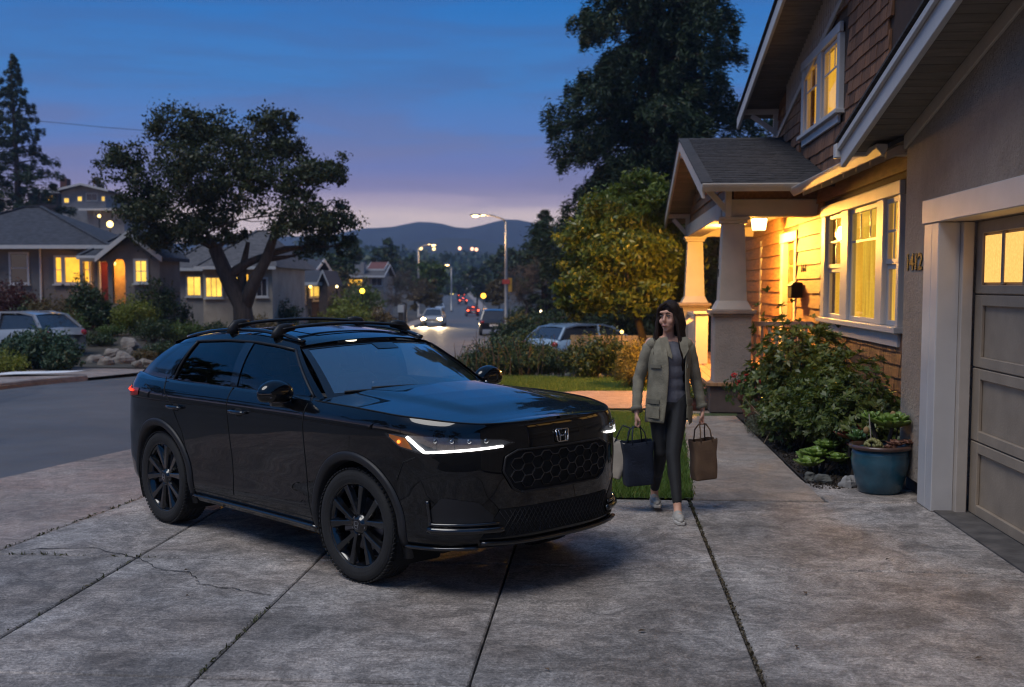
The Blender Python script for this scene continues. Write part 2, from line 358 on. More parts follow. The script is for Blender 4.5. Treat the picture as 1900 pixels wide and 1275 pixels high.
# own driveway: every slab a piece, joints open between them
drive = tag(thing('driveway', None, None), kind='structure')
m_joint = mat('joint_dirt', (.018, .015, .011), .95, .5, 20, .5, 60, world=True)
def slab(name, poly, parent, m, top=0.0, th=.09, gap=.007, bevel=.008, frame=True):
    c = np.mean(poly, 0); pts = []
    n = len(poly)
    for i in range(n):       # shrink by moving edges in
        a, b, d = np.array(poly[i-1]), np.array(poly[i]), np.array(poly[(i+1) % n])
        e1 = unit(b-a); e2 = unit(d-b); n1 = np.array([-e1[1], e1[0]]); n2 = np.array([-e2[1], e2[0]])
        k = n1+n2; pts.append(b+k*gap/max(.3, (1+n1@n2)))
    w = [hw(*p) for p in pts] if frame else [tuple(p) for p in pts]
    return MB().hexa([(x, y, top-th) for x, y in w], [(x, y, top) for x, y in w]).build(name, m, parent, bevel=bevel)
qs = [-3.15, -1.9, -.6, .77, 3.02]; ps = [.2, 2.75, 5.1, 7.4, 9.78]
for j in range(4):
    for i in range(4):
        q0, q1 = qs[i], qs[i+1]; g = .0055; e_ = .0055; q0 += .006*(i == 3); q1 -= .006*(i == 2)
        slab('slab', [(q0, ps[j]+e_), (q1, ps[j]+e_), (q1, ps[j+1]-e_), (q0, ps[j+1]-e_)], drive, m_conc, top=random.uniform(-.003, .003), gap=g)
def qedge(p): return -4.1+(p-8.5)*.10
for j in range(4): slab('slab', [(qedge(ps[j]), ps[j]), (-3.15, ps[j]), (-3.15, ps[j+1]), (qedge(ps[j+1]), ps[j+1])], drive, m_conc, top=random.uniform(-.003, .003))
# beside the walk and in front of the far lawn
slab('slab', [(1.95, 9.78), (3.02, 9.78), (3.02, 10.35), (1.85, 10.72)], drive, m_conc, top=.002)
# pavement strips along the road edge
for j in range(8):
    a, b = -1.5+2.35*j*.92, -1.5+2.35*(j+1)*.92
    ra, rb = (wh(float(road_x(y, RE))+.02, y)[0] for y in (a-.4, b-.4))
    slab('slab', [(ra, a), (qedge(a), a), (qedge(b), b), (rb, b)], drive, m_side, top=-.004)
MB().add([(*hw(q, p), -.055) for q, p in [(-7.5, -3), (3.1, -3), (3.1, 10.9), (.7, 10.9), (.7, 9.85), (-1, 9.85), (-1, 15.2), (-5, 15.2)]], [tuple(range(8))]).build('joint_fill', m_joint, drive)
# rear part of the drive behind the car
for k in range(3):
    q0, q1 = [-4.0, -3.15, -1.9, -.6][k:k+2]
    slab('slab', [(q0, 9.78), (q1, 9.78), (q1, 12.1), (q0, 12.1)], drive, m_conc, top=.0)
    slab('slab', [(q0, 12.1), (q1, 12.1), (q1, 14.4), (q0, 14.4)], drive, m_conc, top=.0)
slab('slab', [(-.6, 9.78), (-.02, 9.78), (-.02, 14.4), (-.6, 14.4)], drive, m_conc)
# a crack wandering across two slabs
rgc = nrng(13); ck = [(-4.0, 7.55), (-3.6, 7.62), (-3.15, 7.38), (-2.9, 7.1), (-2.62, 7.0), (-2.5, 6.75), (-2.2, 6.62), (-1.92, 6.5)]; L1, L2 = [], []
for (a, b), (c, d) in zip(ck[:-1], ck[1:]):
    for k in range(7):
        f = k/7; q, p = a+(c-a)*f+rgc.normal(0, .012), b+(d-b)*f+rgc.normal(0, .012); w = rgc.uniform(.002, .007); L1.append((*hw(q, p-w), .0035)); L2.append((*hw(q, p+w), .0035))
MB().grid([L1, L2]).build('crack', m_joint, drive)
# weeds and grit in the joints
rg = nrng(3)
tag(link('joint_weeds', leafmesh('joint_weeds', np.array([(*hw(*p), .006) for p in
    [(-3.15+rg.normal(0, .01), rg.uniform(5.4, 7.5)) for _ in range(30)]+[(qedge(p)+rg.normal(0, .012), p) for p in rg.uniform(7, 10, 140)]+[(-1.9+rg.normal(0, .008), p) for p in rg.uniform(5.1, 6.3, 55)]
    +[(rg.uniform(-4.1, -3.0), 7.4+rg.normal(0, .01)) for _ in range(40)]+[(.77+rg.normal(0, .008), p) for p in rg.uniform(8.6, 9.8, 60)]]), leafmat('moss', (.05, .055, .02), (.09, .085, .03)), .035, .3, rng=rg, dirs=np.array([(0, 0, 1.)]), dw=.5)), kind='stuff')
gp = np.array([(*hw(.77+rg.normal(0, .006), p), -.004) for p in rg.uniform(4, 9.7, 900)])
tag(link('joint_gravel', leafmesh('joint_gravel', gp, leafmat('grit', (.06, .045, .03), (.2, .16, .1)), .016, .9, rng=rg, cup=.6)), kind='stuff')
# walkway
walk = tag(thing('walkway', None, None), kind='structure')
for a, b in [(9.78, 10.85), (10.85, 11.95), (11.95, 13.3), (13.3, 14.8), (14.8, 16.4), (16.4, 18.2)]:
    def qa(p): return .80+(p-9.78)*.055
    slab('slab', [(qa(a), a), (1.93, a), (1.93, b), (qa(b), b)], walk, m_walk, top=.004+random.uniform(-.003, .003))
MB().add([(*hw(q, p), -.03) for q, p in [(.8, 9.8), (1.92, 9.8), (1.92, 18), (1.3, 18)]], [(0, 1, 2, 3)]).build('joint_fill', m_joint, walk)
# curved pink path across the lawn, joins the walk
arc = MB(); rows = []
for k in range(25):
    t = k/24; x = .35+2.6*t; hw_ = 1.35*min(1, (t*3.2)**.5)
    rows.append([(x, 18.15-.05*t-hw_, .028), (x, 18.15+hw_*1.05, .028)])
arc.grid(rows); tag(arc.build('curved_path', m_pink), kind='structure')
# lawn sheets + blades
m_lawn = mat('lawn_soil', (.05, .07, .022), .95, .4, 6, .5, 50, world=True)
lawn1 = [(.0, 9.84), (.8, 9.84), (1.2, 17.5), (-1.2, 17.5)]
lw = [(*hw(.0, 9.787), .012), (*hw(.79, 9.787), .012), (*hw(.79+.055*6.4, 16.3), .012), (*hw(-1.2, 16.3), .012), (*hw(-.0, 13), .012)]
tag(MB().add(lw, [tuple(range(5))]).build('lawn', m_lawn), kind='structure')
tag(MB().add([(-2.0, 15.9, .003), (3.2, 16.0, .003), (4.5, 22.6, -.02), (-1.2, 23.2, -.03)], [(0, 1, 2, 3)]).build('lawn_far', m_lawn), kind='structure')
def inpoly(P, poly):
    x, y = P[:, 0], P[:, 1]; c = np.zeros(len(P), bool); j = len(poly)-1
    for i in range(len(poly)):
        xi, yi = poly[i][:2]; xj, yj = poly[j][:2]
        c ^= ((yi > y) != (yj > y)) & (x < (xj-xi)*(y-yi)/(yj-yi+1e-12)+xi); j = i
    return c
m_grass = leafmat('grass', (.07, .145, .022), (.16, .23, .05), .6, .35)
def grass(name, poly, n, h, seed, z):
    rg = nrng(seed); pol = np.array([p[:2] for p in poly]); P = rg.uniform(pol.min(0), pol.max(0), (n*2, 2)); P = P[inpoly(P, pol)][:n]; P = P+rg.normal(0, .02, P.shape); den = np.sin(P[:, 0]*5.1+np.sin(P[:, 1]*3.3)*1.5)*np.sin(P[:, 1]*4.2+1)*.25+.85; P = P[rg.random(len(P)) < den]
    xa = np.interp(P[:, 0], [-1.2, 3.4], [0, 1]); 
    k = len(P); hh = h*rg.uniform(.5, 1.3, k); a = rg.uniform(0, 6.28, k); b = np.stack([np.cos(a), np.sin(a), np.zeros(k)], 1)*.006
    ln = np.stack([rg.normal(0, .4, k)*hh, rg.normal(0, .4, k)*hh, hh], 1); B = np.c_[P, np.full(k, z)]
    V = np.stack([B-b, B+b, B+ln], 1).reshape(-1, 3)
    return tag(link(name, npmesh(name, V, np.arange(3*k).reshape(k, 3), m_grass)), kind='stuff')
grass('grass', lw, 70000, .05, 11, .01)
grass('grass_far', [(-1.0, 16.4, 0), (.25, 16.6, 0), (.3, 19.5, 0), (1.0, 19.75, 0), (3.4, 19.75, 0), (4.3, 22.4, 0), (-1.2, 23, 0)], 50000, .06, 12, 0)
# planting bed
tag(MB().add([(*hw(q, p), .0) for q, p in [(1.94, 9.9), (3.05, 9.9), (3.12, 17), (1.94, 17)]], [(0, 1, 2, 3)]).build('planting_bed', m_soil, loc=(0, 0, -.002)), kind='structure')
rg = nrng(5); bp = np.array([(*hw(rg.uniform(1.95, 2.5), p), .008) for p in rg.uniform(10.4, 15, 2500)])
tag(link('mulch', leafmesh('mulch', bp, leafmat('mulch_chips', (.02, .014, .01), (.07, .05, .035)), .03, .5, rng=rg, cup=.4)), kind='stuff')
# ---------------------------------------------------------------- the bungalow (local x = q to the right, y = p into the picture)
HQ, HP = 3.1, 14.0
house = thing('craftsman_house', 'two storey brown shingled house with lit porch, wide window and stucco garage', 'house', (*hw(HQ, HP), 0), -PHI)
HL = (-HQ, -HP, 0)
def hb(mb, name, m, parent=None, **k):
    return mb.build(name, m, parent or house, loc=HL if parent is None else None, **k)
m_stucco = NT('stucco'); 
def stucco(name, col, b=.9):
    t = NT(name); P = t.n('NewGeometry').outputs['Position']
    c = t.mix(t.ramp(t.noise(P, 1.1, 6, .65), .3, .72), mul(col, .70), mul(col, 1.2)); c = t.mix(t.math('MULTIPLY', t.ramp(t.noise(P, 45, 4, .7), .5, .66), .35), c, mul(col, .6))
    p = t.n('BsdfPrincipled'); t.set(p.inputs['Base Color'], c); p.inputs['Roughness'].default_value = .9
    t.set(p.inputs['Normal'], t.bump(t.noise(P, 26, 6, .65, .8), b, .03)); MATS[name] = t.out(p.outputs[0]); return MATS[name]
m_stucco = stucco('taupe_stucco', (.37, .31, .255), 1.3); m_pier = stucco('pier_stucco', (.33, .28, .24), .5)
m_trim = mat('trim_paint', (.46, .40, .34), .5, .08, 3, .12, 40, dirt=.25)
m_trimw = mat('white_trim_paint', (.50, .475, .455), .5, .06, 3, .1, 40, dirt=.2)
m_shing = mat('cedar_shingle', (.21, .10, .05), .75, .4, 5, .6, 30, rnd=.32, stretch=(6, 6, .7), spec=.3)
m_plank = mat('cedar_lap', (.26, .125, .05), .65, .3, 3, .4, 25, rnd=.12, stretch=(8, 1, 8), spec=.3)
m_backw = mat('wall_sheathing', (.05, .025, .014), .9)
m_asroof = mat('asphalt_shingle', (.047, .043, .044), .9, .5, 9, .6, 80, stretch=(1, 3, 3), world=True)
m_soff = mat('soffit_board', (.20, .165, .13), .7, .2, 3, .2, 40, rnd=.12, stretch=(1, 6, 1))
m_gdoor = mat('garage_door_paint', (.32, .25, .18), .55, .12, 4, .25, 60, world=True, dirt=.2)
m_dark = mat('black_metal', (.006, .006, .006), .6, .2, spec=.2)
m_found = mat('foundation', (.085, .075, .068), .9, .4, 5, .5, 30)
WARM = (1.0, .56, .10)
m_lit = emit('lit_interior', (1.0, .46, .045), 1.5, .35, 1.3, (1, 1, .5)); m_blind = emit('lit_blind', (1.0, .48, .05), 1.35, .25, 2.5)
m_frost = None
t = NT('frosted_pane'); P = t.n('NewGeometry').outputs['Position']; e = t.n('Emission')
t.set(e.inputs[0], t.mix(t.ramp(t.noise(P, 45, 4, .6), .3, .7), (.85, .44, .10), (1.0, .56, .15))); e.inputs[1].default_value = 1.4
g = t.n('BsdfGlossy'); g.inputs['Roughness'].default_value = .25; mx = t.n('MixShader'); mx.inputs[0].default_value = .06
t.t.links.new(e.outputs[0], mx.inputs[1]); t.t.links.new(g.outputs[0], mx.inputs[2]); m_frost = t.out(mx.outputs[0])
m_pane = glassmat('window_glass', (.96, .95, .92), .0, .01, .45)
# --- garage wall with its gable
GS = .205
def gtop(p): return 3.16+(10.6-p)*GS if p > 5.4 else 3.16+5.2*GS-(5.4-p)*GS
GQ = 2.75
g = MB()
g.prism([(9.42, .14), (10.6, .14), (10.6, gtop(10.6)), (9.42, gtop(9.42))], GQ, GQ+.2, 'x')
g.prism([(6.2, 2.42), (9.42, 2.42), (9.42, gtop(9.42)), (6.2, gtop(6.2))], GQ, GQ+.2, 'x')
g.prism([(1.0, .14), (6.2, .14), (6.2, gtop(6.2)), (5.4, gtop(5.4)), (1.0, gtop(1.0))], GQ, GQ+.2, 'x')
g.box(GQ+.2, 8, 10.4, 10.6, .14, 3.1); g.box(GQ+.2, 8, 1, 1.2, .14, 2.2)
hb(g, 'garage_wall', m_stucco)
hb(MB().box(GQ+.06, GQ+.19, 9.6, 10.57, -.05, .137), 'foundation', m_found)
# casing round the garage door
c = MB(); c.box(GQ-.045, GQ-.003, 9.60, 9.82, .0, 2.36); hb(c, 'door_casing', m_trimw, bevel=.006)
c = MB(); c.box(GQ-.045, GQ+.13, 9.415, 9.598, .0, 2.36); hb(c, 'door_jamb', m_trimw, bevel=.006)
c = MB(); c.box(GQ+.13, GQ+.22, 9.35, 9.598, .0, 2.36); hb(c, 'door_stop', m_trim, bevel=.006)
c = MB(); c.box(GQ-.055, GQ-.003, 6.0, 9.87, 2.362, 2.56); hb(c, 'door_header', m_trimw, bevel=.006)
c = MB(); c.box(GQ-.003, GQ+.22, 6.2, 9.5, 2.365, 2.42); hb(c, 'door_soffit', m_trim, bevel=.004)
hb(MB().box(GQ+.23, GQ+.3, 6.0, 9.6, 2.362, 2.5), 'door_head_board', m_gdoor)
# sectional door
gd = hb(MB().box(GQ+.275, GQ+.30, 6.2, 9.40, .015, 2.36), 'garage_door', m_gdoor)
rows = [(.015, .60), (.61, 1.19), (1.20, 1.775), (1.785, 2.36)]
colsp = [(7.82, 9.38), (6.22, 7.80)]
for ri, (z0, z1) in enumerate(rows):
    for p0, p1 in colsp:
        mb = MB(); x0, x1 = GQ+.245, GQ+.2745; s = .17; r = .085
        top = ri == 3
        if top: z1i, z0i, s = z1-.10, z0+.07, .14
        else: z0i, z1i = z0+r, z1-r
        mb.box(x0, x1, p0, p0+s*.6, z0, z1); mb.box(x0, x1, p1-s, p1, z0, z1); mb.box(x0, x1, p0+s*.6+.001, p1-s-.001, z0, z0i); mb.box(x0, x1, p0+s*.6+.001, p1-s-.001, z1i, z1)
        pn = mb.build('door_section', m_gdoor, gd, bevel=.006)
        if top:
            a, b = p0+s*.6, p1-s; n = 3 if p0 > 7 else 3; w = (b-a)/n
            for k in range(n):
                MB().box(x0+.012, x0+.016, a+k*w+.03, a+(k+1)*w-.03, z0i+.02, z1i-.02).build('door_pane', m_frost, gd)
                MB().box(x0+.004, x1-.002, a+k*w-.028, a+k*w+.028, z0i+.002, z1i-.002).build('door_muntin', m_gdoor, gd, bevel=.004)
hb(MB().box(GQ-.02, GQ+.3, 6.0, 9.42, -.03, .012), 'door_threshold', m_found)
# house number on the stucco
def text(s, name, m, parent, loc, rot, size, ext=.008, sx=1.0, sp=1.0):
    cu = bpy.data.curves.new(name, 'FONT'); cu.body = s; cu.size = size; cu.extrude = ext; cu.bevel_depth = .0015; cu.space_character = sp; cu.align_x = 'CENTER'; cu.align_y = 'CENTER'; cu.offset = .004*size/.2
    o = bpy.data.objects.new(name, cu); COL.objects.link(o); bpy.context.view_layer.update()
    me = bpy.data.meshes.new_from_object(o.evaluated_get(bpy.context.evaluated_depsgraph_get())); bpy.data.objects.remove(o); me.materials.clear(); me.materials.append(m)
    o = link(name, me, parent, loc); o.rotation_euler = rot; o.scale = (sx, 1, 1); return o
def hl(q, p, z): return (q-HQ, p-HP, z)
FACE = (R(90), 0, R(-90))     # reads from the -q side
for k, ch in enumerate('1412'):
    text(ch, 'house_number', m_dark, house, hl(GQ-.006, 10.46-.133*k, 2.05), FACE, .20, .002, 1.55)
# --- garage roof
roofG = hb(MB().hexa([(2.32, 5.4, 4.32), (9, 5.4, 4.32), (9, 11.12, 4.32-5.72*GS), (2.32, 11.12, 4.32-5.72*GS)], [(2.32, 5.4, 4.40), (9, 5.4, 4.40), (9, 11.12, 4.40-5.72*GS), (2.32, 11.12, 4.40-5.72*GS)]), 'garage_roof', m_asroof)
MB().hexa([(2.32, 5.399, 4.32), (9, 5.399, 4.32), (9, -.5, 4.32-5.9*GS), (2.32, -.5, 4.32-5.9*GS)][::-1], [(2.32, 5.399, 4.40), (9, 5.399, 4.40), (9, -.5, 4.40-5.9*GS), (2.32, -.5, 4.40-5.9*GS)][::-1]).build('roof_slope', m_asroof, roofG)
def rz(p): return 4.32-abs(p-5.4)*GS
def rake(mb, q0, q1, pa, pb, zf, lo, hi): mb.hexa([(q0, pa, zf(pa)+lo), (q1, pa, zf(pa)+lo), (q1, pb, zf(pb)+lo), (q0, pb, zf(pb)+lo)], [(q0, pa, zf(pa)+hi), (q1, pa, zf(pa)+hi), (q1, pb, zf(pb)+hi), (q0, pb, zf(pb)+hi)])
mb = MB(); rake(mb, 2.27, 2.318, 5.4, 11.14, rz, -.17, .03); mb.build('bargeboard', m_trimw, roofG, bevel=.005)
mb = MB(); rake(mb, 2.235, 2.268, 5.4, 11.16, rz, -.01, .05); mb.build('crown_moulding', m_trimw, roofG, bevel=.005)
mb = MB(); rake(mb, 2.22, 2.40, 5.4, 11.19, rz, .082, .105); mb.build('shingle_edge', m_asroof, roofG)
mb = MB(); rake(mb, GQ-.03, GQ-.002, 5.4, 10.62, rz, -.17, -.045); mb.build('frieze_board', m_trim, roofG, bevel=.005)
p = 6.0
while p < 11.1:
    mb = MB(); rake(mb, 2.33, GQ-.003 if p < 10.6 else 3.6, p, min(11.1, p+.135), rz, -.04, -.002); mb.build('soffit_board', m_soff, roofG, bevel=.004); p += .145
for pp in (6.6, 7.05, 7.5, 7.95, 8.4, 8.85, 9.3):   # battens above the frieze
    pass
mb = MB(); mb.box(2.22, 2.34, 11.13, 11.25, rz(11.14)-.08, rz(11.14)+.06); mb.box(2.34, 9, 11.13, 11.25, rz(11.14)-.06, rz(11.14)+.04); mb.build('eave_gutter', m_trimw, roofG, bevel=.01)
# --- long side wall (q = 3.1): sheathing round the openings
WQ = 3.1
win = (11.98, 16.15, 1.40, 2.93); dor = (18.2, 19.75, .45, 2.72)
s = MB(); X0, X1 = WQ+.02, WQ+.14
s.box(X0, X1, 10.6, win[0]+.08, 0, 3.5); s.box(X0, X1, win[0]+.08, win[1]-.08, 0, win[2]+.05); s.box(X0, X1, win[0]+.08, win[1]-.08, win[3]-.1, 3.5); s.box(X0, X1, win[1]-.08, dor[0]+.1, 0, 3.5)
s.box(X0, X1, dor[0]+.1, dor[1]-.1, dor[3]-.1, 3.5); s.box(X0, X1, dor[1]-.1, 25.5, 0, 3.5); s.box(X0, X1, dor[0]+.1, dor[1]-.1, 0, .45)
s.box(X1, 9, 25.38, 25.5, 0, 3.5)
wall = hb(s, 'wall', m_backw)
# upper gable wall, with a window hole
UG = .205
def ug(p): return 6.83-abs(p-12.2)*UG
uw = (15.2, 18.0, 4.12, 5.25)
s = MB(); a, b = 4.4, 20.8
s.prism([(uw[1]-.1, 3.5), (b, 3.5), (b, ug(b)), (uw[1]-.1, ug(uw[1]-.1))], X0, X1, 'x'); s.prism([(a, 3.5), (uw[0]+.1, 3.5), (uw[0]+.1, ug(uw[0]+.1)), (12.2, ug(12.2)), (a, ug(a))], X0, X1, 'x')
s.box(X0, X1, uw[0]+.1, uw[1]-.1, 3.5, uw[2]+.08); s.prism([(uw[0]+.1, uw[3]-.1), (uw[1]-.1, uw[3]-.1), (uw[1]-.1, ug(uw[1]-.1)), (uw[0]+.1, ug(uw[0]+.1))], X0, X1, 'x')
s.box(X1, 9, 20.68, 20.8, 3.3, ug(20.8))
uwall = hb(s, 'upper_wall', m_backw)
# shingles: shared meshes, each its own piece
def shmesh(w, h):
    return MB().hexa([(-.022, 0, 0), (.016, 0, 0), (.016, w, 0), (-.022, w, 0)], [(-.002, 0, h), (.016, 0, h), (.016, w, h), (-.002, w, h)]).mesh('shingle', m_shing)
SHM = [(w, shmesh(w-.008, .21)) for w in (.16, .20, .24, .29, .34)]
def shingles(parent, pa, pb, z0, z1, dz, keep, limit, off=(0, 0, 0)):
    rs = random.Random(4); spots = []; z = z0; r = 0
    while z < z1:
        p = pa-rs.uniform(0, .2)
        while p < pb:
            w, me = rs.choice(SHM)
            if keep(p, p+w, z, z+dz): spots.append((p, z+rs.uniform(-.006, .006), w, me))
            p += w
        z += dz; r += 1
    far = MB()
    for i, (p, z, w, me) in enumerate(spots):
        loc = (WQ-.002+rs.uniform(-.003, .003)+off[0], p+off[1], z+off[2])
        if i < limit: link('shingle', me, parent, loc)
        else: far.add([(v.co.x+loc[0], v.co.y+loc[1], v.co.z+loc[2]) for v in me.vertices], [tuple(q.vertices) for q in me.polygons])
    if far.v: tag(far.build('shingles', m_shing, parent), kind='stuff')
    return len(spots)
def cover(parent, *a): shingles(parent, *a)
# lower wall shingles below the window (hidden low down by the shrubs) and just above it
shingles(wall, 10.62, 16.2, .62, 1.22, .135, lambda p0, p1, z0, z1: p1 < 16.3, 300)
# upper gable: the ones that show
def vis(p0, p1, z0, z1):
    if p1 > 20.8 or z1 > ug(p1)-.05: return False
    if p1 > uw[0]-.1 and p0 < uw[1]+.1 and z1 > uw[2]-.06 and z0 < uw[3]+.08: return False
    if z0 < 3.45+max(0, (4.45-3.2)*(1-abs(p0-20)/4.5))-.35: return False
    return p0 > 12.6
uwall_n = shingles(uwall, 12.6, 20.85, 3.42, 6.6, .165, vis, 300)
# lap boards on the porch wall, cut round the openings
def plank(parent, p0, p1, z, h=.255, q=WQ):
    MB().hexa([(q-.042, p0, z), (q+.014, p0, z), (q+.014, p1, z), (q-.042, p1, z)], [(q-.004, p0, z+h), (q+.014, p0, z+h), (q+.014, p1, z+h), (q-.004, p1, z+h)]).build('lap_board', m_plank, parent)
z = .46
while z < 3.2:
    segs = [(16.25, 25.3)]
    if z < dor[3]+.02: segs = [(16.25, dor[0]-.02), (dor[1]+.02, 25.3)]
    for a, b in segs: plank(wall, a, b, z)
    if z > 2.88: plank(wall, 10.62, 16.24, z)
    z += .213
# --- windows
def sash(parent, p0, p1, z0, z1, cols, rowsz, q, m=None, fr=.055, glow=True):
    m = m or m_trimw
    f = MB(); f.box(q-.02, q+.025, p0, p0+fr, z0, z1); f.box(q-.02, q+.025, p1-fr, p1, z0, z1); f.box(q-.02, q+.025, p0+fr+.001, p1-fr-.001, z0, z0+fr); f.box(q-.02, q+.025, p0+fr+.001, p1-fr-.001, z1-fr, z1)
    f.build('sash', m, parent, bevel=.004)
    MB().box(q, q+.006, p0+fr*.8, p1-fr*.8, z0+fr*.8, z1-fr*.8).build('pane', m_pane, parent)
    for c in cols: MB().box(q-.014, q-.001, c-.013, c+.013, rowsz[0], rowsz[1]).build('muntin', m, parent)
    for r in rowsz[2:]: MB().box(q-.0135, q-.0015, p0+fr, p1-fr, r-.013, r+.013).build('muntin', m, parent)
wn_ = hb(MB().box(WQ-.062, WQ-.004, win[0]-.02, win[1]+.02, win[3]-.14, win[3]), 'window', m_trimw, bevel=.006)
wp = wn_
def wb(x0, x1, y0, y1, z0, z1, n, m=m_trimw): MB().box(x0, x1, y0, y1, z0, z1).build(n, m, wp, bevel=.005)
for a, b in [(win[0], win[0]+.1), (12.68, 12.98), (14.45, 14.85), (win[1]-.25, win[1])]:
    wb(WQ-.05, WQ+.06, a, b, win[2]+.02, win[3]-.142, 'casing')
wb(WQ-.10, WQ+.05, win[0]-.06, win[1]+.06, win[2]-.045, win[2]+.018, 'sill'); wb(WQ-.045, WQ-.003, win[0], win[1], win[2]-.19, win[2]-.047, 'apron')
zt = win[3]-.145; zb = win[2]+.02
sash(wp, 12.98, 14.45, zb, zt, [13.47, 13.96], (zt-.40, zt-.05, zt-.40), WQ+.01)
for a, b in [(12.08, 12.68), (14.85, 15.9)]:
    c = (a+b)/2; zm = zb+.66
    sash(wp, a, b, zm, zt, [c], (zm+.05, zt-.05, (zm+zt)/2), WQ+.01); sash(wp, a, b, zb, zm-.002, [], (0, 0), WQ+.03)
# room behind: back wall, curtain and blind slats glow themselves, no lamp inside
room = hb(MB().box(3.72, 3.75, 10.9, 20.5, .6, 3.1), 'room_back_wall', m_lit)
MB().box(WQ+.15, 3.7, 11.0, 20.4, .55, .6).build('room_floor', mat('room_floor', (.3, .2, .1), .6), room)
m_curt = emit('lit_sheer_curtain', (1.0, .52, .06), 1.45, .4, 6, (1, 4, .15))
cur = MB(); rowsC = []
for k in range(61):
    p = 13.0+1.45*k/60; rowsC.append([(WQ+.16+.022*math.sin(k*.9), p, zb-.03), (WQ+.16+.022*math.sin(k*.9+.3), p, zt)])
cur.grid(rowsC); cur.build('curtain', m_curt, room, smooth=True)
for pa, pb in [(12.02, 12.72), (14.85, 15.85), (12.9, 13.55)]:
    z = zt-.02; k = 0
    while z > (zb+.02 if pa != 12.9 else zb+.3):
        MB().hexa([(WQ+.115, pa, z-.045), (WQ+.12, pa, z-.045), (WQ+.12, pb, z-.045), (WQ+.115, pb, z-.045)], [(WQ+.135, pa, z), (WQ+.14, pa, z), (WQ+.14, pb, z), (WQ+.135, pb, z)]).build('blind_slat', m_blind, room); z -= .055
        if pa != 12.9 and z < zb+.45 and pa < 14: break
# upper window
wp = hb(MB().box(WQ-.06, WQ-.004, uw[0]-.03, uw[1]+.03, uw[3]-.13, uw[3]), 'upper_window', m_trimw, bevel=.006)
for a, b in [(uw[0], uw[0]+.16), (16.45, 16.75), (uw[1]-.2, uw[1])]: wb(WQ-.05, WQ+.06, a, b, uw[2]+.02, uw[3]-.132, 'casing')
wb(WQ-.10, WQ+.05, uw[0]-.06, uw[1]+.06, uw[2]-.04, uw[2]+.018, 'sill'); wb(WQ-.045, WQ-.003, uw[0]+.05, uw[1]-.05, uw[2]-.15, uw[2]-.042, 'apron')
for a, b in [(uw[0]+.16, 16.45), (16.75, uw[1]-.2)]:
    w = (b-a)/3; zt2 = uw[3]-.135; sash(wp, a, b, uw[2]+.02, zt2, [a+w, a+2*w], (zt2-.36, zt2-.05, zt2-.36), WQ+.01)
hb(MB().box(3.26, 3.28, 14.9, 19.1, 3.9, 5.28), 'upper_room_wall', m_lit)
# --- porch
PQ = 1.70
m_deck = mat('deck_board', (.36, .19, .09), .6, .25, 4, .3, 30, rnd=.1, stretch=(6, .8, 1))
deck = hb(MB().box(PQ-.12, WQ, 16.5, 24.2, .02, .40), 'porch_deck', mat('deck_skirt', (.10, .07, .06), .8, .3, 3, .3))
for k in range(11): MB().box(PQ-.16+.1415*k, PQ-.16+.1415*(k+1)-.008, 16.45, 24.25, .402, .45).build('deck_board', m_deck, deck, bevel=.003)
for k, (a, z) in enumerate([(PQ-.55, .15), (PQ-.36, .29)]): MB().box(a, PQ-.121, 18.3, 20.3, 0.0, z).build('porch_step', m_deck, deck, bevel=.01)
def pier(p):
    c = PQ+.20
    pr = hb(MB().box(c-.265, c+.265, p-.265, p+.265, .13, 1.40), 'pier', m_pier, bevel=.008)
    MB().box(c-.25, c+.25, p-.25, p+.25, -.05, .128).build('footing', m_found, pr, bevel=.01)
    mb = MB(); mb.box(c-.33, c+.33, p-.33, p+.33, 1.44, 1.50); mb.box(c-.295, c+.295, p-.295, p+.295, 1.401, 1.439); mb.build('pier_cap', mat('pier_cap', (.27, .20, .16), .6), pr, bevel=.01)
    cl = hb(MB().hexa([(c-.20, p-.20, 1.60), (c+.20, p-.20, 1.60), (c+.20, p+.20, 1.60), (c-.20, p+.20, 1.60)], [(c-.155, p-.155, 2.74), (c+.155, p-.155, 2.74), (c+.155, p+.155, 2.74), (c-.155, p+.155, 2.74)]), 'column', m_trim, bevel=.006)
    mb = MB(); mb.hexa([(c-.27, p-.27, 1.502), (c+.27, p-.27, 1.502), (c+.27, p+.27, 1.502), (c-.27, p+.27, 1.502)], [(c-.205, p-.205, 1.63), (c+.205, p-.205, 1.63), (c+.205, p+.205, 1.63), (c-.205, p+.205, 1.63)]); mb.build('column_base', m_trim, cl, bevel=.006)
    mb = MB(); mb.box(c-.19, c+.19, p-.19, p+.19, 2.742, 2.79); mb.box(c-.22, c+.22, p-.22, p+.22, 2.791, 2.838); mb.build('column_cap', m_trim, cl, bevel=.006)
    return cl
cl = pier(16.78); pier(23.5)
for k, ch in enumerate('1412'):
    text(ch, 'column_number', m_dark, house, hl(PQ-.006+.03*k*.32, 16.83, 2.34-.155*k), FACE, .15, .004, .8)
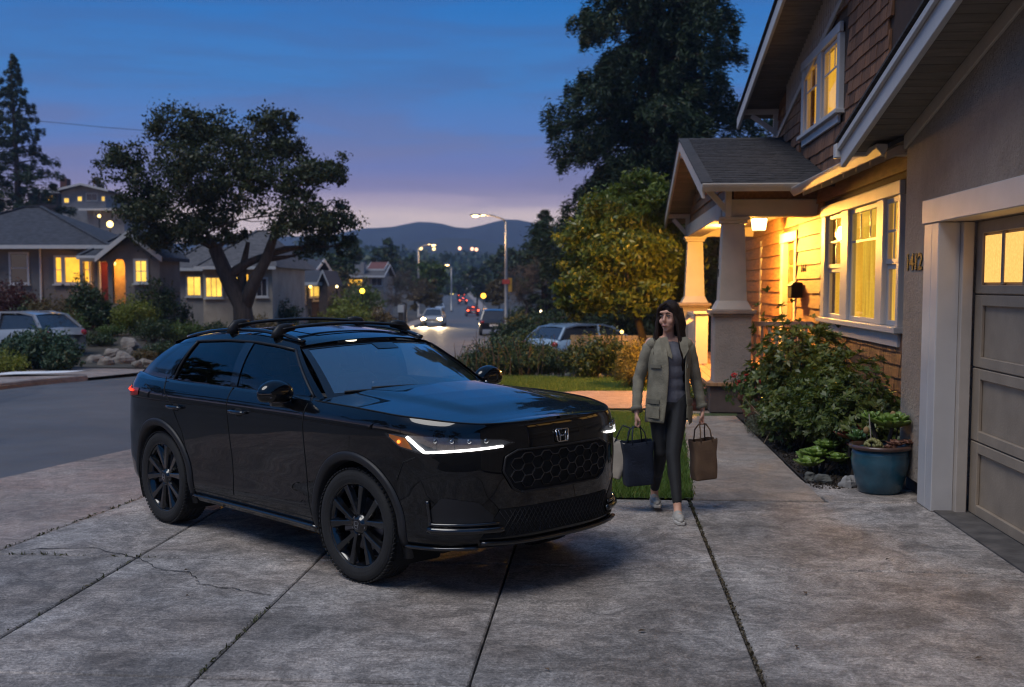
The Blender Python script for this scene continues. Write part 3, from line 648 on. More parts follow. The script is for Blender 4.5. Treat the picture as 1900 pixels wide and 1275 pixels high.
# beams, ceiling, gable filling
hb(MB().box(PQ+.06, WQ-.003, 16.62, 16.92, 2.84, 3.09), 'near_beam', m_trim, bevel=.008)
hb(MB().box(PQ+.04, PQ+.34, 16.93, 23.7, 2.845, 3.085), 'front_beam', m_trim, bevel=.008)
hb(MB().box(PQ+.06, WQ-.003, 23.4, 23.7, 2.84, 3.09), 'far_beam', m_trim, bevel=.008)
ceil = hb(MB().box(PQ+.345, WQ-.004, 16.93, 23.39, 3.03, 3.05), 'porch_ceiling', mat('ceiling_paint', (.55, .48, .38), .6))
RP, RZ, RS = 20.05, 4.34, .252
def pz(p): return RZ-abs(p-RP)*RS
fill = hb(MB().prism([(16.7, 3.09), (23.5, 3.09), (23.5, pz(23.5)-.1), (RP, RZ-.1), (16.7, pz(16.7)-.1)], PQ+.14, PQ+.2, 'x'), 'porch_gable', m_backw)
z = 3.10
while z < 4.3:
    d = (RZ-.14-z-.1)/RS
    if d > .2: plank(fill, max(16.66, RP-d), min(23.45, RP+d), z, .2, PQ+.125)
    z += .165
# near side infill above the beam
hb(MB().box(PQ+.2, WQ-.003, 16.66, 16.70, 3.092, 3.3), 'side_infill', m_plank)
# porch roof
RQ = 1.38
def slope(mb, pa, pb, q0, q1, zf, lo, hi): rake(mb, q0, q1, pa, pb, zf, lo, hi)
mb = MB(); slope(mb, 15.45, RP, RQ, WQ+.02, pz, -.02, .03); proof = hb(mb, 'porch_roof', m_asroof)
mb = MB(); slope(mb, RP+.001, 24.6, RQ, WQ+.02, pz, -.02, .03); mb.build('roof_slope', m_asroof, proof)
for pa, pb in ((15.42, RP-.001), (RP+.001, 24.65)):
    mb = MB(); slope(mb, pa, pb, RQ-.045, RQ-.003, pz, -.165, .035); mb.build('bargeboard', m_trim, proof, bevel=.005)
    mb = MB(); slope(mb, pa, pb, RQ-.06, RQ+.1, pz, .036, .055); mb.build('shingle_edge', m_asroof, proof)
p = 15.5
while p < 24.5:
    if not (RP-.15 < p < RP): mb = MB(); slope(mb, p, p+.14, RQ+.002, PQ+.12, pz, -.05, -.021); mb.build('soffit_board', m_soff, proof)
    p += .148
# courses of roof shingles on the near slope (single tabs too small to pick apart)
mb = MB(); rs = random.Random(9); L = (RP-15.4)
n = 30
for k in range(n):
    pa = 15.40+L*k/n; q = RQ-.05-rs.uniform(0, .25)
    while q < WQ+.05:
        w = rs.uniform(.16, .30); q0, q1 = max(q, RQ-.055), min(q+w-.004, WQ+.06); t = rs.uniform(.006, .013); ex = rs.uniform(-.006, .006)
        if q1 > q0: mb.hexa([(q0, pa+ex, pz(pa)+.033), (q1, pa+ex, pz(pa)+.033), (q1, pa+L/n+.03, pz(pa+L/n+.03)+.028), (q0, pa+L/n+.03, pz(pa+L/n+.03)+.028)], [(q0, pa+ex, pz(pa)+.038+t), (q1, pa+ex, pz(pa)+.038+t), (q1, pa+L/n+.03, pz(pa+L/n+.03)+.034), (q0, pa+L/n+.03, pz(pa+L/n+.03)+.034)])
        q += w
tag(mb.build('roof_shingles', m_asroof, proof), kind='stuff')
mb = MB(); k = 0
q = RQ-.06
while q < WQ:
    mb.hexa([(q, RP-.13, RZ), (q+.2, RP-.13, RZ), (q+.2, RP+.13, RZ), (q, RP+.13, RZ)], [(q, RP-.02, RZ+.055), (q+.2, RP-.02, RZ+.048), (q+.2, RP+.02, RZ+.048), (q, RP+.02, RZ+.055)]); q += .19
mb.build('ridge_cap', m_asroof, proof)
def gutter(mb, a, b):
    a, b = Vector(a), Vector(b); d = (b-a).normalized(); o = Vector((d.y, -d.x, 0))
    prof = [(0, 0), (.035, -.075), (.06, -.08), (.105, -.02), (.12, .015), (.11, .025), (.0, .02)]
    mb.hexa([a+o*x+Vector((0, 0, z)) for x, z in prof], [b+o*x+Vector((0, 0, z)) for x, z in prof])
mb = MB(); gutter(mb, (RQ-.05, 15.44, pz(15.44)+.0), (2.62, 15.44, pz(15.44)+.0)); mb.build('gutter', m_trim, proof, bevel=.006)
# eave over the big window
eave = hb(MB().hexa([(2.60, 10.62, 3.10), (WQ+.02, 10.62, 3.36), (WQ+.02, 15.6, 3.36), (2.60, 15.6, 3.10)], [(2.60, 10.62, 3.14), (WQ+.02, 10.62, 3.40), (WQ+.02, 15.6, 3.40), (2.60, 15.6, 3.14)]), 'eave_roof', m_asroof)
mb = MB(); gutter(mb, (2.61, 15.50, 3.12), (2.61, 10.70, 3.12)); mb.build('gutter', m_trim, eave, bevel=.006)
for p in np.arange(10.9, 15.5, .62): MB().hexa([(2.64, p, 3.03), (WQ-.02, p, 3.20), (WQ-.02, p+.07, 3.20), (2.64, p+.07, 3.03)], [(2.64, p, 3.095), (WQ-.02, p, 3.31), (WQ-.02, p+.07, 3.31), (2.64, p+.07, 3.095)]).build('rafter_tail', m_trim, eave)
mb = MB(); mb.tube([(2.95, 10.75, 3.06), (2.93, 10.74, 2.95), (2.9, 10.70, 2.86), (2.84, 10.63, 2.83)], .038, 10); mb.build('downspout_elbow', m_trim, eave, smooth=True)
# knee braces
def brace(q0, q1, p, z, drop, parent, name='knee_brace', th=.085, m=None):
    mb = MB(); mb.box(q0, q1, p-th/2, p+th/2, z-.09, z); mb.box(q1-.09, q1-.001, p-th/2, p+th/2, z-drop, z-.091)
    mb.bar((q0+.12, p, z-.11), (q1-.06, p, z-drop+.08), th*.8, .08); mb.build(name, m or m_trimw, parent, bevel=.005)
brace(RQ-.02, PQ+.12, 16.25, pz(16.25)-.07, .50, proof, m=m_trim); brace(RQ-.02, PQ+.12, 23.8, pz(23.8)-.07, .50, proof, m=m_trim); brace(RQ-.02, PQ+.12, RP, RZ-.2, .5, proof, m=m_trim)
# upper roof
UQ = 2.50
def uz(p): return 6.72-abs(p-12.2)*UG
mb = MB(); rake(mb, UQ, 9.5, 12.2, 21.2, uz, 0, .07); uroof = hb(mb, 'upper_roof', m_asroof)
mb = MB(); rake(mb, UQ, 9.5, 3.2, 12.199, uz, 0, .07); mb.build('roof_slope', m_asroof, uroof)
mb = MB(); rake(mb, UQ-.045, UQ-.002, 12.2, 21.25, uz, -.17, .03); mb.build('bargeboard', m_trimw, uroof, bevel=.005)
mb = MB(); rake(mb, UQ-.075, UQ+.1, 12.2, 21.3, uz, .072, .095); mb.build('shingle_edge', m_asroof, uroof)
mb = MB(); rake(mb, WQ-.045, WQ-.003, 12.2, 20.82, uz, -.62, -.52); mb.build('frieze_board', m_trim, uroof, bevel=.005)
p = 13.0
while p < 21.1:
    mb = MB(); rake(mb, UQ+.002, WQ-.002, p, p+.135, uz, -.03, -.002); mb.build('soffit_board', m_soff, uroof); p += .145
p = 14.5
while p < 19.6:
    mb = MB(); mb.box(WQ-.04, WQ-.004, p, p+.045, uz(p)-.52, uz(p)-.035); mb.build('batten', m_trim, uroof); p += .16
brace(UQ+.01, WQ-.002, 20.55, uz(20.55)-.06, .48, uroof); brace(UQ+.01, WQ-.002, 13.5, uz(13.5)-.06, .62, uroof)
# --- front door
dp = hb(MB().box(WQ-.05, WQ+.05, dor[0], dor[0]+.2, .452, dor[3]-.16), 'front_door', m_trim, bevel=.006)
MB().box(WQ-.05, WQ+.05, dor[1]-.25, dor[1], .452, dor[3]-.16).build('casing', m_trim, dp, bevel=.006); MB().box(WQ-.06, WQ+.05, dor[0]-.05, dor[1]+.05, dor[3]-.158, dor[3]).build('casing', m_trim, dp, bevel=.006)
m_door = mat('door_wood', (.30, .12, .04), .4, .25, 3, .2, 20, stretch=(6, 6, .6)); a, b = dor[0]+.2, dor[1]-.25
MB().box(WQ+.05, WQ+.09, a, b, .455, dor[3]-.16).build('door_leaf', m_door, dp)
for k in range(2):
    c = a+.12+k*(b-a-.24)/2; MB().box(WQ+.03, WQ+.049, c+.03, c+(b-a-.24)/2-.03, .6, 1.72).build('door_panel', m_door, dp, bevel=.01)
for i in range(3):
    for j in range(2):
        c = a+.13+i*(b-a-.26)/3; MB().box(WQ+.04, WQ+.0495, c+.015, c+(b-a-.26)/3-.015, 1.92+j*.28, 2.16+j*.28).build('door_pane', m_blind, dp)
MB().ball((WQ+.0, a+.1, 1.42), .035, 10, 8).build('door_knob', m_dark, dp, smooth=True)
MB().box(WQ-.04, WQ-.004, 22.2, 22.35, .9, 2.7).build('side_window_casing', m_trim, dp)
for k, ch in enumerate('541'): text(ch, 'porch_number', m_dark, house, hl(WQ-.035, 17.75-.16*k, 2.12), FACE, .19, .006, .9)
# railings
rail = hb(MB().box(PQ+.47, WQ-.004, 16.72, 16.80, 1.26, 1.33), 'near_railing', m_trim, bevel=.006)
MB().box(PQ+.47, WQ-.004, 16.735, 16.785, .58, .63).build('bottom_rail', m_trim, rail)
for q in np.arange(PQ+.52, WQ-.05, .105): MB().box(q, q+.04, 16.74, 16.78, .632, 1.258).build('baluster', m_trim, rail)
rail = hb(MB().box(PQ+.05, PQ+.13, 20.6, 23.23, 1.26, 1.33), 'front_railing', m_trim, bevel=.006)
MB().box(PQ+.065, PQ+.115, 20.6, 23.23, .58, .63).build('bottom_rail', m_trim, rail)
for p in np.arange(20.75, 23.2, .2): MB().box(PQ+.07, PQ+.11, p, p+.09, .632, 1.258).build('baluster', m_trim, rail)
nw_ = hb(MB().box(PQ-.02, PQ+.2, 20.36, 20.58, .452, 1.34), 'newel_post', m_trim, bevel=.006); MB().box(PQ-.06, PQ+.24, 20.32, 20.62, 1.342, 1.39).build('newel_cap', m_trim, nw_, bevel=.008)
mb = MB(); mb.hexa([(PQ-.03, 20.42, 1.25), (PQ-.03, 20.5, 1.25), (PQ-.62, 20.5, .85), (PQ-.62, 20.42, .85)], [(PQ-.03, 20.42, 1.33), (PQ-.03, 20.5, 1.33), (PQ-.62, 20.5, .93), (PQ-.62, 20.42, .93)]); hb(mb, 'stair_rail', m_trim)
# --- porch lamp and mailbox (their own things)
lx = (2.62, 19.3)
lamp = thing('porch_lamp', 'glowing square lantern under the porch ceiling beside the near column', 'lamp', (*hw(*lx), 3.03), -PHI)
MB().box(-.09, .09, -.09, .09, -.04, .0).build('mount', m_dark, lamp)
MB().hexa([(-.095, -.095, -.26), (.095, -.095, -.26), (.095, .095, -.26), (-.095, .095, -.26)], [(-.12, -.12, -.07), (.12, -.12, -.07), (.12, .12, -.07), (-.12, .12, -.07)]).build('lamp_glass', emit('lamp_glow', (1.0, .70, .28), 9), lamp, bevel=.012)
MB().box(-.13, .13, -.13, .13, -.069, -.045).build('lamp_top', m_dark, lamp)
MB().box(-.1, .1, -.1, .1, -.275, -.262).build('lamp_base', m_dark, lamp)
ld = bpy.data.lights.new('lamp_light', 'POINT'); ld.energy = 1250; ld.color = (1.0, .46, .07); ld.shadow_soft_size = .14
lo = bpy.data.objects.new('lamp_light', ld); COL.objects.link(lo); lo.parent = lamp; lo.location = (-.38, -.2, -.34)
mbx = thing('mailbox', 'dark metal mailbox on the porch wall right of the front door', 'mailbox', (*hw(WQ-.05, 17.7), 1.66), -PHI)
mb = MB().prism([(-.17, .0), (0, .0), (0, .24), (-.1, .24), (-.17, .18)], -.17, .17, 'y'); mb.build('box', m_dark, mbx, bevel=.008)
MB().hexa([(-.19, -.18, .185), (-.18, -.18, .175), (-.18, .18, .175), (-.19, .18, .185)], [(-.1, -.18, .262), (-.1, -.18, .245), (-.1, .18, .245), (-.1, .18, .262)]).build('lid', m_dark, mbx)
# ---------------------------------------------------------------- the black car: front axle at x = 0, +x forwards, z up, real size
PAINT = None
t = NT('black_paint'); b = t.n('BsdfPrincipled'); t.set(b.inputs['Base Color'], (.0018, .0019, .0023)); b.inputs['Coat Weight'].default_value = 1.0; b.inputs['Coat Roughness'].default_value = .01; b.inputs['Specular IOR Level'].default_value = .06
v = t.n('TexCoord').outputs['Object']; t.set(b.inputs['Roughness'], t.math('ADD', t.math('MULTIPLY', t.noise(v, 9, 4), .1), .30)); PAINT = t.out(b.outputs[0])
m_clad = mat('black_cladding', (.012, .012, .013), .5, .1, spec=.4); m_gloss = mat('gloss_black', (.005, .005, .006), .12, .05, coat=.6)
m_rub = mat('tyre_rubber', (.010, .0095, .009), .8, .25, 12, .3, 60); m_gap = mat('panel_gap', (.001, .001, .001), .9, 0)
m_rim = mat('black_alloy', (.004, .004, .0045), .15, .1, coat=.6, metal=.0, spec=.5); m_chrome = mat('dark_chrome', (.42, .43, .45), .18, .05, metal=1); m_steel = mat('brake_steel', (.16, .16, .17), .35, .1, metal=1)
m_int = mat('cabin_trim', (.045, .047, .05), .7, .15); m_seat = mat('seat_cloth', (.07, .073, .08), .8, .2); m_intl = mat('headliner', (.30, .30, .30), .85, .05)
g_ws = glassmat('windscreen_glass', (.70, .78, .80), .40, .005); g_fr = glassmat('door_glass', (.42, .48, .48), .05, .005); g_rr = glassmat('privacy_glass', (.05, .055, .06), .05, .005)
g_lens = glassmat('lamp_lens', (.85, .88, .9), .05, .01)
def zm(z): return np.interp(z, [0, .2, .36, .46, .60, .72, .80, .925, 1.0, 1.04, 1.10, 1.20, 1.475, 1.60], [0, .225, .40, .52, .70, .89, .985, 1.105, 1.155, 1.18, 1.235, 1.315, 1.545, 1.675])
PLAN = [(.93, 0), (.928, .14), (.918, .30), (.892, .45), (.842, .59), (.765, .705), (.66, .795), (.50, .862), (.30, .898), (.0, .914), (-.4, .908), (-.9, .898), (-1.5, .897), (-2.1, .908), (-2.655, .920), (-3.0, .908), (-3.25, .875), (-3.42, .81), (-3.53, .69), (-3.59, .5), (-3.615, .25), (-3.62, 0)]
PLAN = [(x*1.11 if x > 0 else x*.985, y*1.035) for x, y in PLAN]
def crom(P, n):
    P = np.array(P, float); out = []
    Q = np.vstack([P[0]*2-P[1] if False else [P[0][0], -P[1][1]], P, [P[-1][0], -P[-2][1]]])
    for i in range(1, len(Q)-2):
        p0, p1, p2, p3 = Q[i-1:i+3]; m = n
        for k in range(m):
            s = k/m; out.append(.5*((2*p1)+(-p0+p2)*s+(2*p0-5*p1+4*p2-p3)*s*s+(-p0+3*p1-3*p2+p3)*s**3))
    out.append(Q[-2]); return np.array(out)
PC = crom(PLAN, 12); seg = np.r_[0, np.cumsum(np.linalg.norm(np.diff(PC, axis=0), axis=1))]
NU = 300; su = np.linspace(0, seg[-1], NU); PC = np.c_[np.interp(su, seg, PC[:, 0]), np.interp(su, seg, PC[:, 1])]
tn = np.gradient(PC, axis=0); tn = unit(tn); PN = np.c_[-tn[:, 1], tn[:, 0]]; PN[0] = (1, 0); PN[-1] = (-1, 0)
if PN[NU//2, 1] < 0: PN = -PN
PN[0] = (1, 0); PN[-1] = (-1, 0)
WF = np.clip((PC[:, 0]-.35)/.42, 0, 1); WF = WF*WF*(3-2*WF); WR = np.clip((-3.1-PC[:, 0])/.35, 0, 1); WR = WR*WR*(3-2*WR)
SIDE = [(.16, -.11), (.24, -.075), (.30, -.05), (.36, -.034), (.46, -.034), (.58, -.024), (.70, -.006), (.80, .004), (.875, .006), (.92, -.002), (.97, -.016), (1.02, -.040), (1.08, -.075), (1.2, -.10)]
FRONT = [(.16, -.20), (.26, -.12), (.30, -.04), (.33, -.012), (.36, -.012), (.46, -.02), (.55, -.012), (.66, -.004), (.74, -.008), (.80, -.013), (.86, -.021), (.90, -.028), (.94, -.040), (.98, -.075), (1.2, -.25)]
REAR = [(.2, -.12), (.30, -.03), (.45, 0), (.62, 0), (.75, -.015), (.9, -.04), (1.0, -.06), (1.08, -.09), (1.2, -.12)]
_ZG = np.linspace(0, 1.6, 801)
def _tab(T):
    zz = np.array([float(zm(a)) for a, _ in T]); oo = np.array([b for _, b in T]); return sum(np.interp(_ZG+d, zz, oo)*w for d, w in ((-.028, .12), (-.016, .2), (0, .36), (.016, .2), (.028, .12)))
_TS, _TF, _TR = _tab(SIDE), _tab(FRONT), _tab(REAR)
def off(i, z):
    return np.interp(z, _ZG, _TS)*(1-WF[i]-WR[i])+np.interp(z, _ZG, _TF)*WF[i]+np.interp(z, _ZG, _TR)*WR[i]
ZT = np.interp(-PC[:, 0], [-.93, -.9, -.80, -.6, -.3, 0, .5, 1.0, 2.0, 3.0, 3.35, 3.62], [float(zm(q)) for q in (.925, .93, .945, .968, .995, 1.015, 1.03, 1.036, 1.038, 1.045, 1.06, 1.04)])
ZB = np.interp(-PC[:, 0], [-.93, -.6, -.35, .5, 3.0, 3.3, 3.62], [.325, .325, .30, .245, .255, .30, .36])
IA = np.arange(NU)
def SP(i, z):       # surface point for (float) perimeter index and height
    i = np.clip(i, 0, NU-1); i0 = np.floor(i).astype(int); i1 = np.minimum(i0+1, NU-1); f = np.asarray(i-i0)[..., None]
    a = np.concatenate([PC[i0]+PN[i0]*off(i0, z)[..., None], np.asarray(z)[..., None]*np.ones_like(f)], -1)
    b = np.concatenate([PC[i1]+PN[i1]*off(i1, z)[..., None], np.asarray(z)[..., None]*np.ones_like(f)], -1)
    return a*(1-f)+b*f
def SN(i, z):
    i = np.asarray(i, float); z = np.asarray(z, float)
    a = SP(i+.6, z)-SP(i-.6, z); b = SP(i, z+.008)-SP(i, z-.008); n = unit(np.cross(a, b)); q = np.zeros_like(n)
    i0 = np.clip(np.round(i).astype(int), 0, NU-1); q[..., :2] = PN[i0]
    return n*np.sign(np.sum(n*q, -1, keepdims=True)+1e-9)
_C = {}
def ix(x, z):       # index of the side point at this x
    key = ('x', round(z, 3))
    if key not in _C: k = IA[(PC[:, 0] < .92) & (PC[:, 0] > -3.5)]; _C[key] = (-SP(k.astype(float), np.full(len(k), z))[:, 0], k)
    return float(np.interp(-x, *_C[key]))
def iy(y, z):       # index of the front point at this |y|
    key = ('y', round(z, 3))
    if key not in _C: k = IA[:int(NU*.22)]; _C[key] = (SP(k.astype(float), np.full(len(k), z))[:, 1], k)
    return float(np.interp(abs(y), *_C[key]))
def sidep(x, z, o=0.0):
    i = ix(x, z); return SP(np.array(i), np.array(z))+SN(np.array([i]), np.array([z]))[0]*o
def frontp(y, z, o=0.0):
    i = iy(y, z); p = SP(np.array(i), np.array(z))+SN(np.array([i]), np.array([z]))[0]*o; p = p.copy(); p[1] *= (-1 if y < 0 else 1); return p
CS = 2.493/2.655
CAR_H = math.atan2(-1.781, 1.745)
fw = at(685, 1076, 1)  # unused direction check
FWX, FWY = -.905, 7.02     # right front tyre contact
car = thing('suv', 'glossy black compact suv with roof bars parked on the driveway', 'car')
car.scale = (CS, CS, CS); car.rotation_euler = (0, 0, CAR_H)
def place_car():
    c, s = math.cos(CAR_H), math.sin(CAR_H); lx, ly = 0.0, -.80
    car.location = (FWX-CS*(lx*c-ly*s), FWY-CS*(lx*s+ly*c), .003)
place_car()
def cp(mb, name, m, parent=None, smooth=True, **k): return mb.build(name, m, parent or car, smooth=smooth, **k)
def mirror(mb):
    o = MB(); o.add([(x, -y, z) for x, y, z in mb.v], [f[::-1] for f in mb.f]); return o
RF, RO = .383, .437
def inwheel(p, r): return min(math.hypot(p[0], p[2]-RF), math.hypot(p[0]+2.655, p[2]-RF)) < r
# --- lower body, split into its panels along the door cuts
NV = 46
vz = np.linspace(0, 1, NV)
GR = np.zeros((NU, NV, 3))
for i in range(NU): GR[i] = SP(np.full(NV, float(i)), ZB[i]+(ZT[i]-ZB[i])*vz)
def panel_of(c):
    x, z = c[0], c[2]
    if x > .44 and (z < .86 or x > .70): return 'front_bumper'
    if x > -.52: return 'fender'
    if z < .335 and x > -2.3: return 'sill'
    if x > -1.58: return 'front_door'
    if x > -2.36-.35*max(0, (z-.9)/.35): return 'rear_door'
    if x > -3.3: return 'quarter_panel'
    return 'rear_bumper' if z < .78 else 'tailgate'
for sgn in (1, -1):
    groups = {}
    for i in range(NU-1):
        for j in range(NV-1):
            q = [GR[i, j], GR[i+1, j], GR[i+1, j+1], GR[i, j+1]]; c = sum(q)/4
            if inwheel(c, RO+.022): continue
            groups.setdefault(panel_of(c), []).append((i, j))
    for nm, fl in groups.items():
        idx = {}; mb = MB(); fs = []
        for i, j in fl:
            f = []
            for a, bb in ((i, j), (i+1, j), (i+1, j+1), (i, j+1)):
                if (a, bb) not in idx: idx[(a, bb)] = len(mb.v); p = GR[a, bb]; mb.v.append((float(p[0]), float(p[1])*sgn, float(p[2])))
                f.append(idx[(a, bb)])
            fs.append(tuple(f) if sgn < 0 else tuple(f[::-1]))
        mb.f = fs; cp(mb, nm, PAINT)
# --- top of the wings, bonnet
def hood_row(i):
    x, y, z = GR[i, -1]; d = np.clip((.80-x)/1.30, 0, 1)
    dx = .27*d**1.5; cr = .018+.055*d; rows = []
    for k in range(41):
        s = -1+2*k/40; yy = y*s; e = 1-s*s; a = abs(yy); rid = .016*sm(a, .66-.16*(1-d), .50-.16*(1-d))*sm(d, 0.02, .25)
        edge = .010*sm(abs(s), .78, 1.0)
        rows.append((x+dx*e, yy, z+cr*(1-abs(s)**2.4)+float(rid)))
    return rows
ic = int(round(ix(-.50, 1.03)))
cp(MB().grid([hood_row(i) for i in range(1, ic+1)]), 'bonnet', PAINT)
for sgn in (-1, 1): cp(MB().tube([(GR[i, -1][0], GR[i, -1][1]*sgn*.985, GR[i, -1][2]+.004) for i in range(10, ic)], .0045, 5), 'bonnet_gap', m_gap)
# --- greenhouse
def belt(x): return np.array([x, np.interp(-x, [.4, .6, 1.2, 2.0, 2.7, 3.1, 3.3], [.765, .80, .835, .84, .825, .79, .74]), np.interp(-x, [.4, .6, 1.2, 2.2, 2.8, 3.3], [float(zm(q)) for q in (1.035, 1.04, 1.05, 1.05, 1.055, 1.08)])])
def redge(x): return np.array([x, np.interp(-x, [1.0, 1.3, 1.8, 2.3, 2.7, 2.95], [.60, .63, .65, .645, .62, .59]), np.interp(-x, [1.0, 1.12, 1.3, 1.6, 1.95, 2.35, 2.6, 2.95], [float(zm(q)) for q in (1.43, 1.465, 1.493, 1.515, 1.515, 1.49, 1.462, 1.40)])])
XB0, XB1, XR0, XR1 = -.50, -3.28, -1.07, -2.84
def SG(xb, xr, s, o=0.0):   # point on the side of the cabin
    a, b = belt(xb), redge(xr); p = a*(1-s)+b*s; n = np.array([0, .92, .38]); return p+n*(.030*4*s*(1-s)+o)
def spatch(pb, pt, s0, s1, n=16, m=10, o=0.0, sgn=-1):   # pb: (xb,xr) line front, pt: rear line ; each given as x at s0 and x at s1
    rows = []
    for k in range(n+1):
        f = k/n; row = []
        for j in range(m+1):
            s = s0+(s1-s0)*j/m; g = j/m
            xa = pb[0]+(pb[1]-pb[0])*g; xc = pt[0]+(pt[1]-pt[0])*g; x = xa+(xc-xa)*f
            # find belt/roof x whose straight join passes x at s: shear so that lines stay near vertical behind the A pillar
            xb = np.interp(-x, [.3, 3.4], [.3, 3.4])*-1; lo = XB0+(XR0-XB0)*s
            tt = (x-lo)/((XB1+(XR1-XB1)*s)-lo); p = SG(XB0+(XB1-XB0)*tt, XR0+(XR1-XR0)*tt, s, o); row.append((p[0], p[1]*sgn, p[2]))
        rows.append(row)
    mb = MB().grid(rows)
    if sgn > 0: mb.f = [f[::-1] for f in mb.f]
    return mb
def sline(s, t=0.0): return (XB0+(XR0-XB0)*s)*(1-t)+(XB1+(XR1-XB1)*s)*t
for sgn in (-1, 1):
    A0, A1 = sline(.02), sline(.86); W = .075
    cp(spatch((sline(-.02), sline(1.0)), (sline(-.02)-W-.04, sline(1.0)-W), -.02, 1.0, 4, 16, 0, sgn), 'a_pillar', PAINT)
    cp(spatch((A1-.02, sline(1.0)-.02), (-2.80, -2.78), .86, 1.0, 30, 4, .002, sgn), 'roof_rail_frame', PAINT)
    cp(spatch((-1.58, -1.56), (-1.68, -1.68), -.01, .88, 4, 10, .001, sgn), 'b_pillar', m_gloss)
    cp(spatch((-2.56, -2.42), (XB1, sline(.87, 1)), -.02, .88, 12, 10, .0, sgn), 'c_pillar', PAINT)
    cp(spatch((-2.60, -2.47), (-3.02, -2.66), .10, .76, 10, 8, .004, sgn), 'quarter_glass', g_rr if False else m_gloss)
    cp(spatch((A0-W-.02, A1-W+.02), (-1.59, -1.57), .0, .87, 14, 10, -.006, sgn), 'front_door_glass', g_fr)
    cp(spatch((-1.67, -1.67), (-2.57, -2.43), .0, .87, 14, 10, -.006, sgn), 'rear_door_glass', g_rr)
    cp(spatch((A0-.05, A0-.09), (-3.05, -3.04), -.015, .018, 40, 2, .006, sgn), 'belt_moulding', m_gloss)
    # dark frame lines round the glass
    for pts in ([(A0-W-.02, .01), (A1-W+.02, .86)], [(A1-W+.02, .86), (-2.45, .865)], [(-2.565, .0), (-2.43, .86)]):
        (xa, sa), (xb, sb) = pts; L = []
        for k in range(13):
            f = k/12; s = sa+(sb-sa)*f; x = xa+(xb-xa)*f; lo = sline(s); tt = (x-lo)/(sline(s, 1)-lo); p = SG(XB0+(XB1-XB0)*tt, XR0+(XR1-XR0)*tt, s, .003); L.append((p[0], p[1]*sgn, p[2]))
        cp(MB().tube(L, .010, 6), 'window_seal', m_clad)
# shoulder between the lower body and the cabin
for sgn in (-1, 1):
    rows = []
    for i in range(ic-6, NU):
        p = GR[i, -1]
        if p[0] < -3.32: break
        b_ = belt(p[0]); b_[2] += .004
        m_ = (p+b_)/2+np.array([0, 0, .012]); rows.append([(q[0], q[1]*sgn, q[2]) for q in (p, p*.7+b_*.3+np.array([0, 0, .008]), m_, b_-np.array([0, .012, 0]))])
    mb = MB().grid(rows)
    if sgn < 0: mb.f = [f[::-1] for f in mb.f]
    cp(mb, 'shoulder', PAINT)
# roof
def roof_pt(t_, s, o=0.0):
    xs_ = -1.055+(-2.86+1.055)*t_; e = redge(xs_); xc = -.90+(-3.02+.90)*t_
    return (xs_+(xc-xs_)*(1-s*s), e[1]*s, e[2]+.052*(1-abs(s)**2.2)+o)
cp(MB().grid([[roof_pt(k/40, -1+2*j/30) for j in range(31)] for k in range(41)]), 'roof', PAINT)
cp(MB().grid([[roof_pt(.10+.36*k/16, -.62+1.24*j/16, .004) for j in range(17)] for k in range(17)]), 'sunroof', m_gloss)
for sgn in (-1, 1):
    cp(MB().tube([tuple(np.array(roof_pt(.02+.93*k/24, .93*sgn))+np.array([0, 0, .016+.012*math.sin(math.pi*k/24)])) for k in range(25)], .019, 8, flat=.8), 'roof_rail', m_gloss)
# windscreen and its black border, rear window, spoiler
def ws_pt(v_, s, o=0.0):
    yb, yt = .76, .60; xb = -.24+(-.50+.24)*s*s; zb_ = float(zm(1.075))+(float(zm(1.035))-float(zm(1.075)))*s*s
    xt, zt_ = -.905+(-1.065+.905)*s*s, float(zm(1.476))+(float(zm(1.428))-float(zm(1.476)))*s*s
    y = s*(yb+(yt-yb)*v_); x = xb+(xt-xb)*v_; z = zb_+(zt_-zb_)*v_+.035*4*v_*(1-v_)*.6
    return (x+o*.45, y, z+o*.9)
cp(MB().grid([[ws_pt(k/20, -1+2*j/30) for j in range(31)] for k in range(21)]), 'windscreen', g_ws)
fr = MB()
for s0, s1, v0, v1 in [(-1, -.935, 0, 1), (.935, 1, 0, 1), (-.935, .935, 0, .07), (-.935, .935, .93, 1), (-.16, .16, .80, .93)]:
    fr.grid([[ws_pt(v0+(v1-v0)*k/14, s0+(s1-s0)*j/20, .004) for j in range(21)] for k in range(15)])
cp(fr, 'windscreen_border', m_gloss)
def rw_pt(v_, s, o=0.0):
    a = np.array(roof_pt(1, s)); b = np.array([-3.30-.22*(1-s*s), .74*s, float(zm(1.085))]); p = a*(1-v_)+b*v_; return (p[0]-.03*4*v_*(1-v_)+o, p[1], p[2])
mb = MB().grid([[rw_pt(k/10, -1+2*j/20) for j in range(21)] for k in range(11)]); mb.f = [f[::-1] for f in mb.f]; cp(mb, 'rear_window', m_gloss)
rows = []
for i in range(int(ix(-3.25, 1.1)), NU):
    p = GR[i, -1]; s = p[1]/.84; q = rw_pt(1, min(1, s)); rows.append([(p[0], p[1], p[2]), (q[0], q[1], q[2]+.004)]); 
for sgn in (1, -1):
    mb = MB().grid([[(a[0], a[1]*sgn, a[2]) for a in r] for r in rows]); cp(mb, 'tailgate_deck', PAINT)
mb = MB(); mb.grid([[(roof_pt(.97, s)[0]-d*.16, roof_pt(.97, s)[1]*1.0, roof_pt(.97, s)[2]+.012-d*.03) for d in (0, .5, 1)] for s in np.linspace(-.97, .97, 21)]); mb.grid([[(roof_pt(.97, s)[0]-.16-d*0.0, roof_pt(.97, s)[1], roof_pt(.97, s)[2]-.018-d*.035) for d in (0, 1)] for s in np.linspace(-.97, .97, 21)]); cp(mb, 'rear_spoiler', m_gloss)
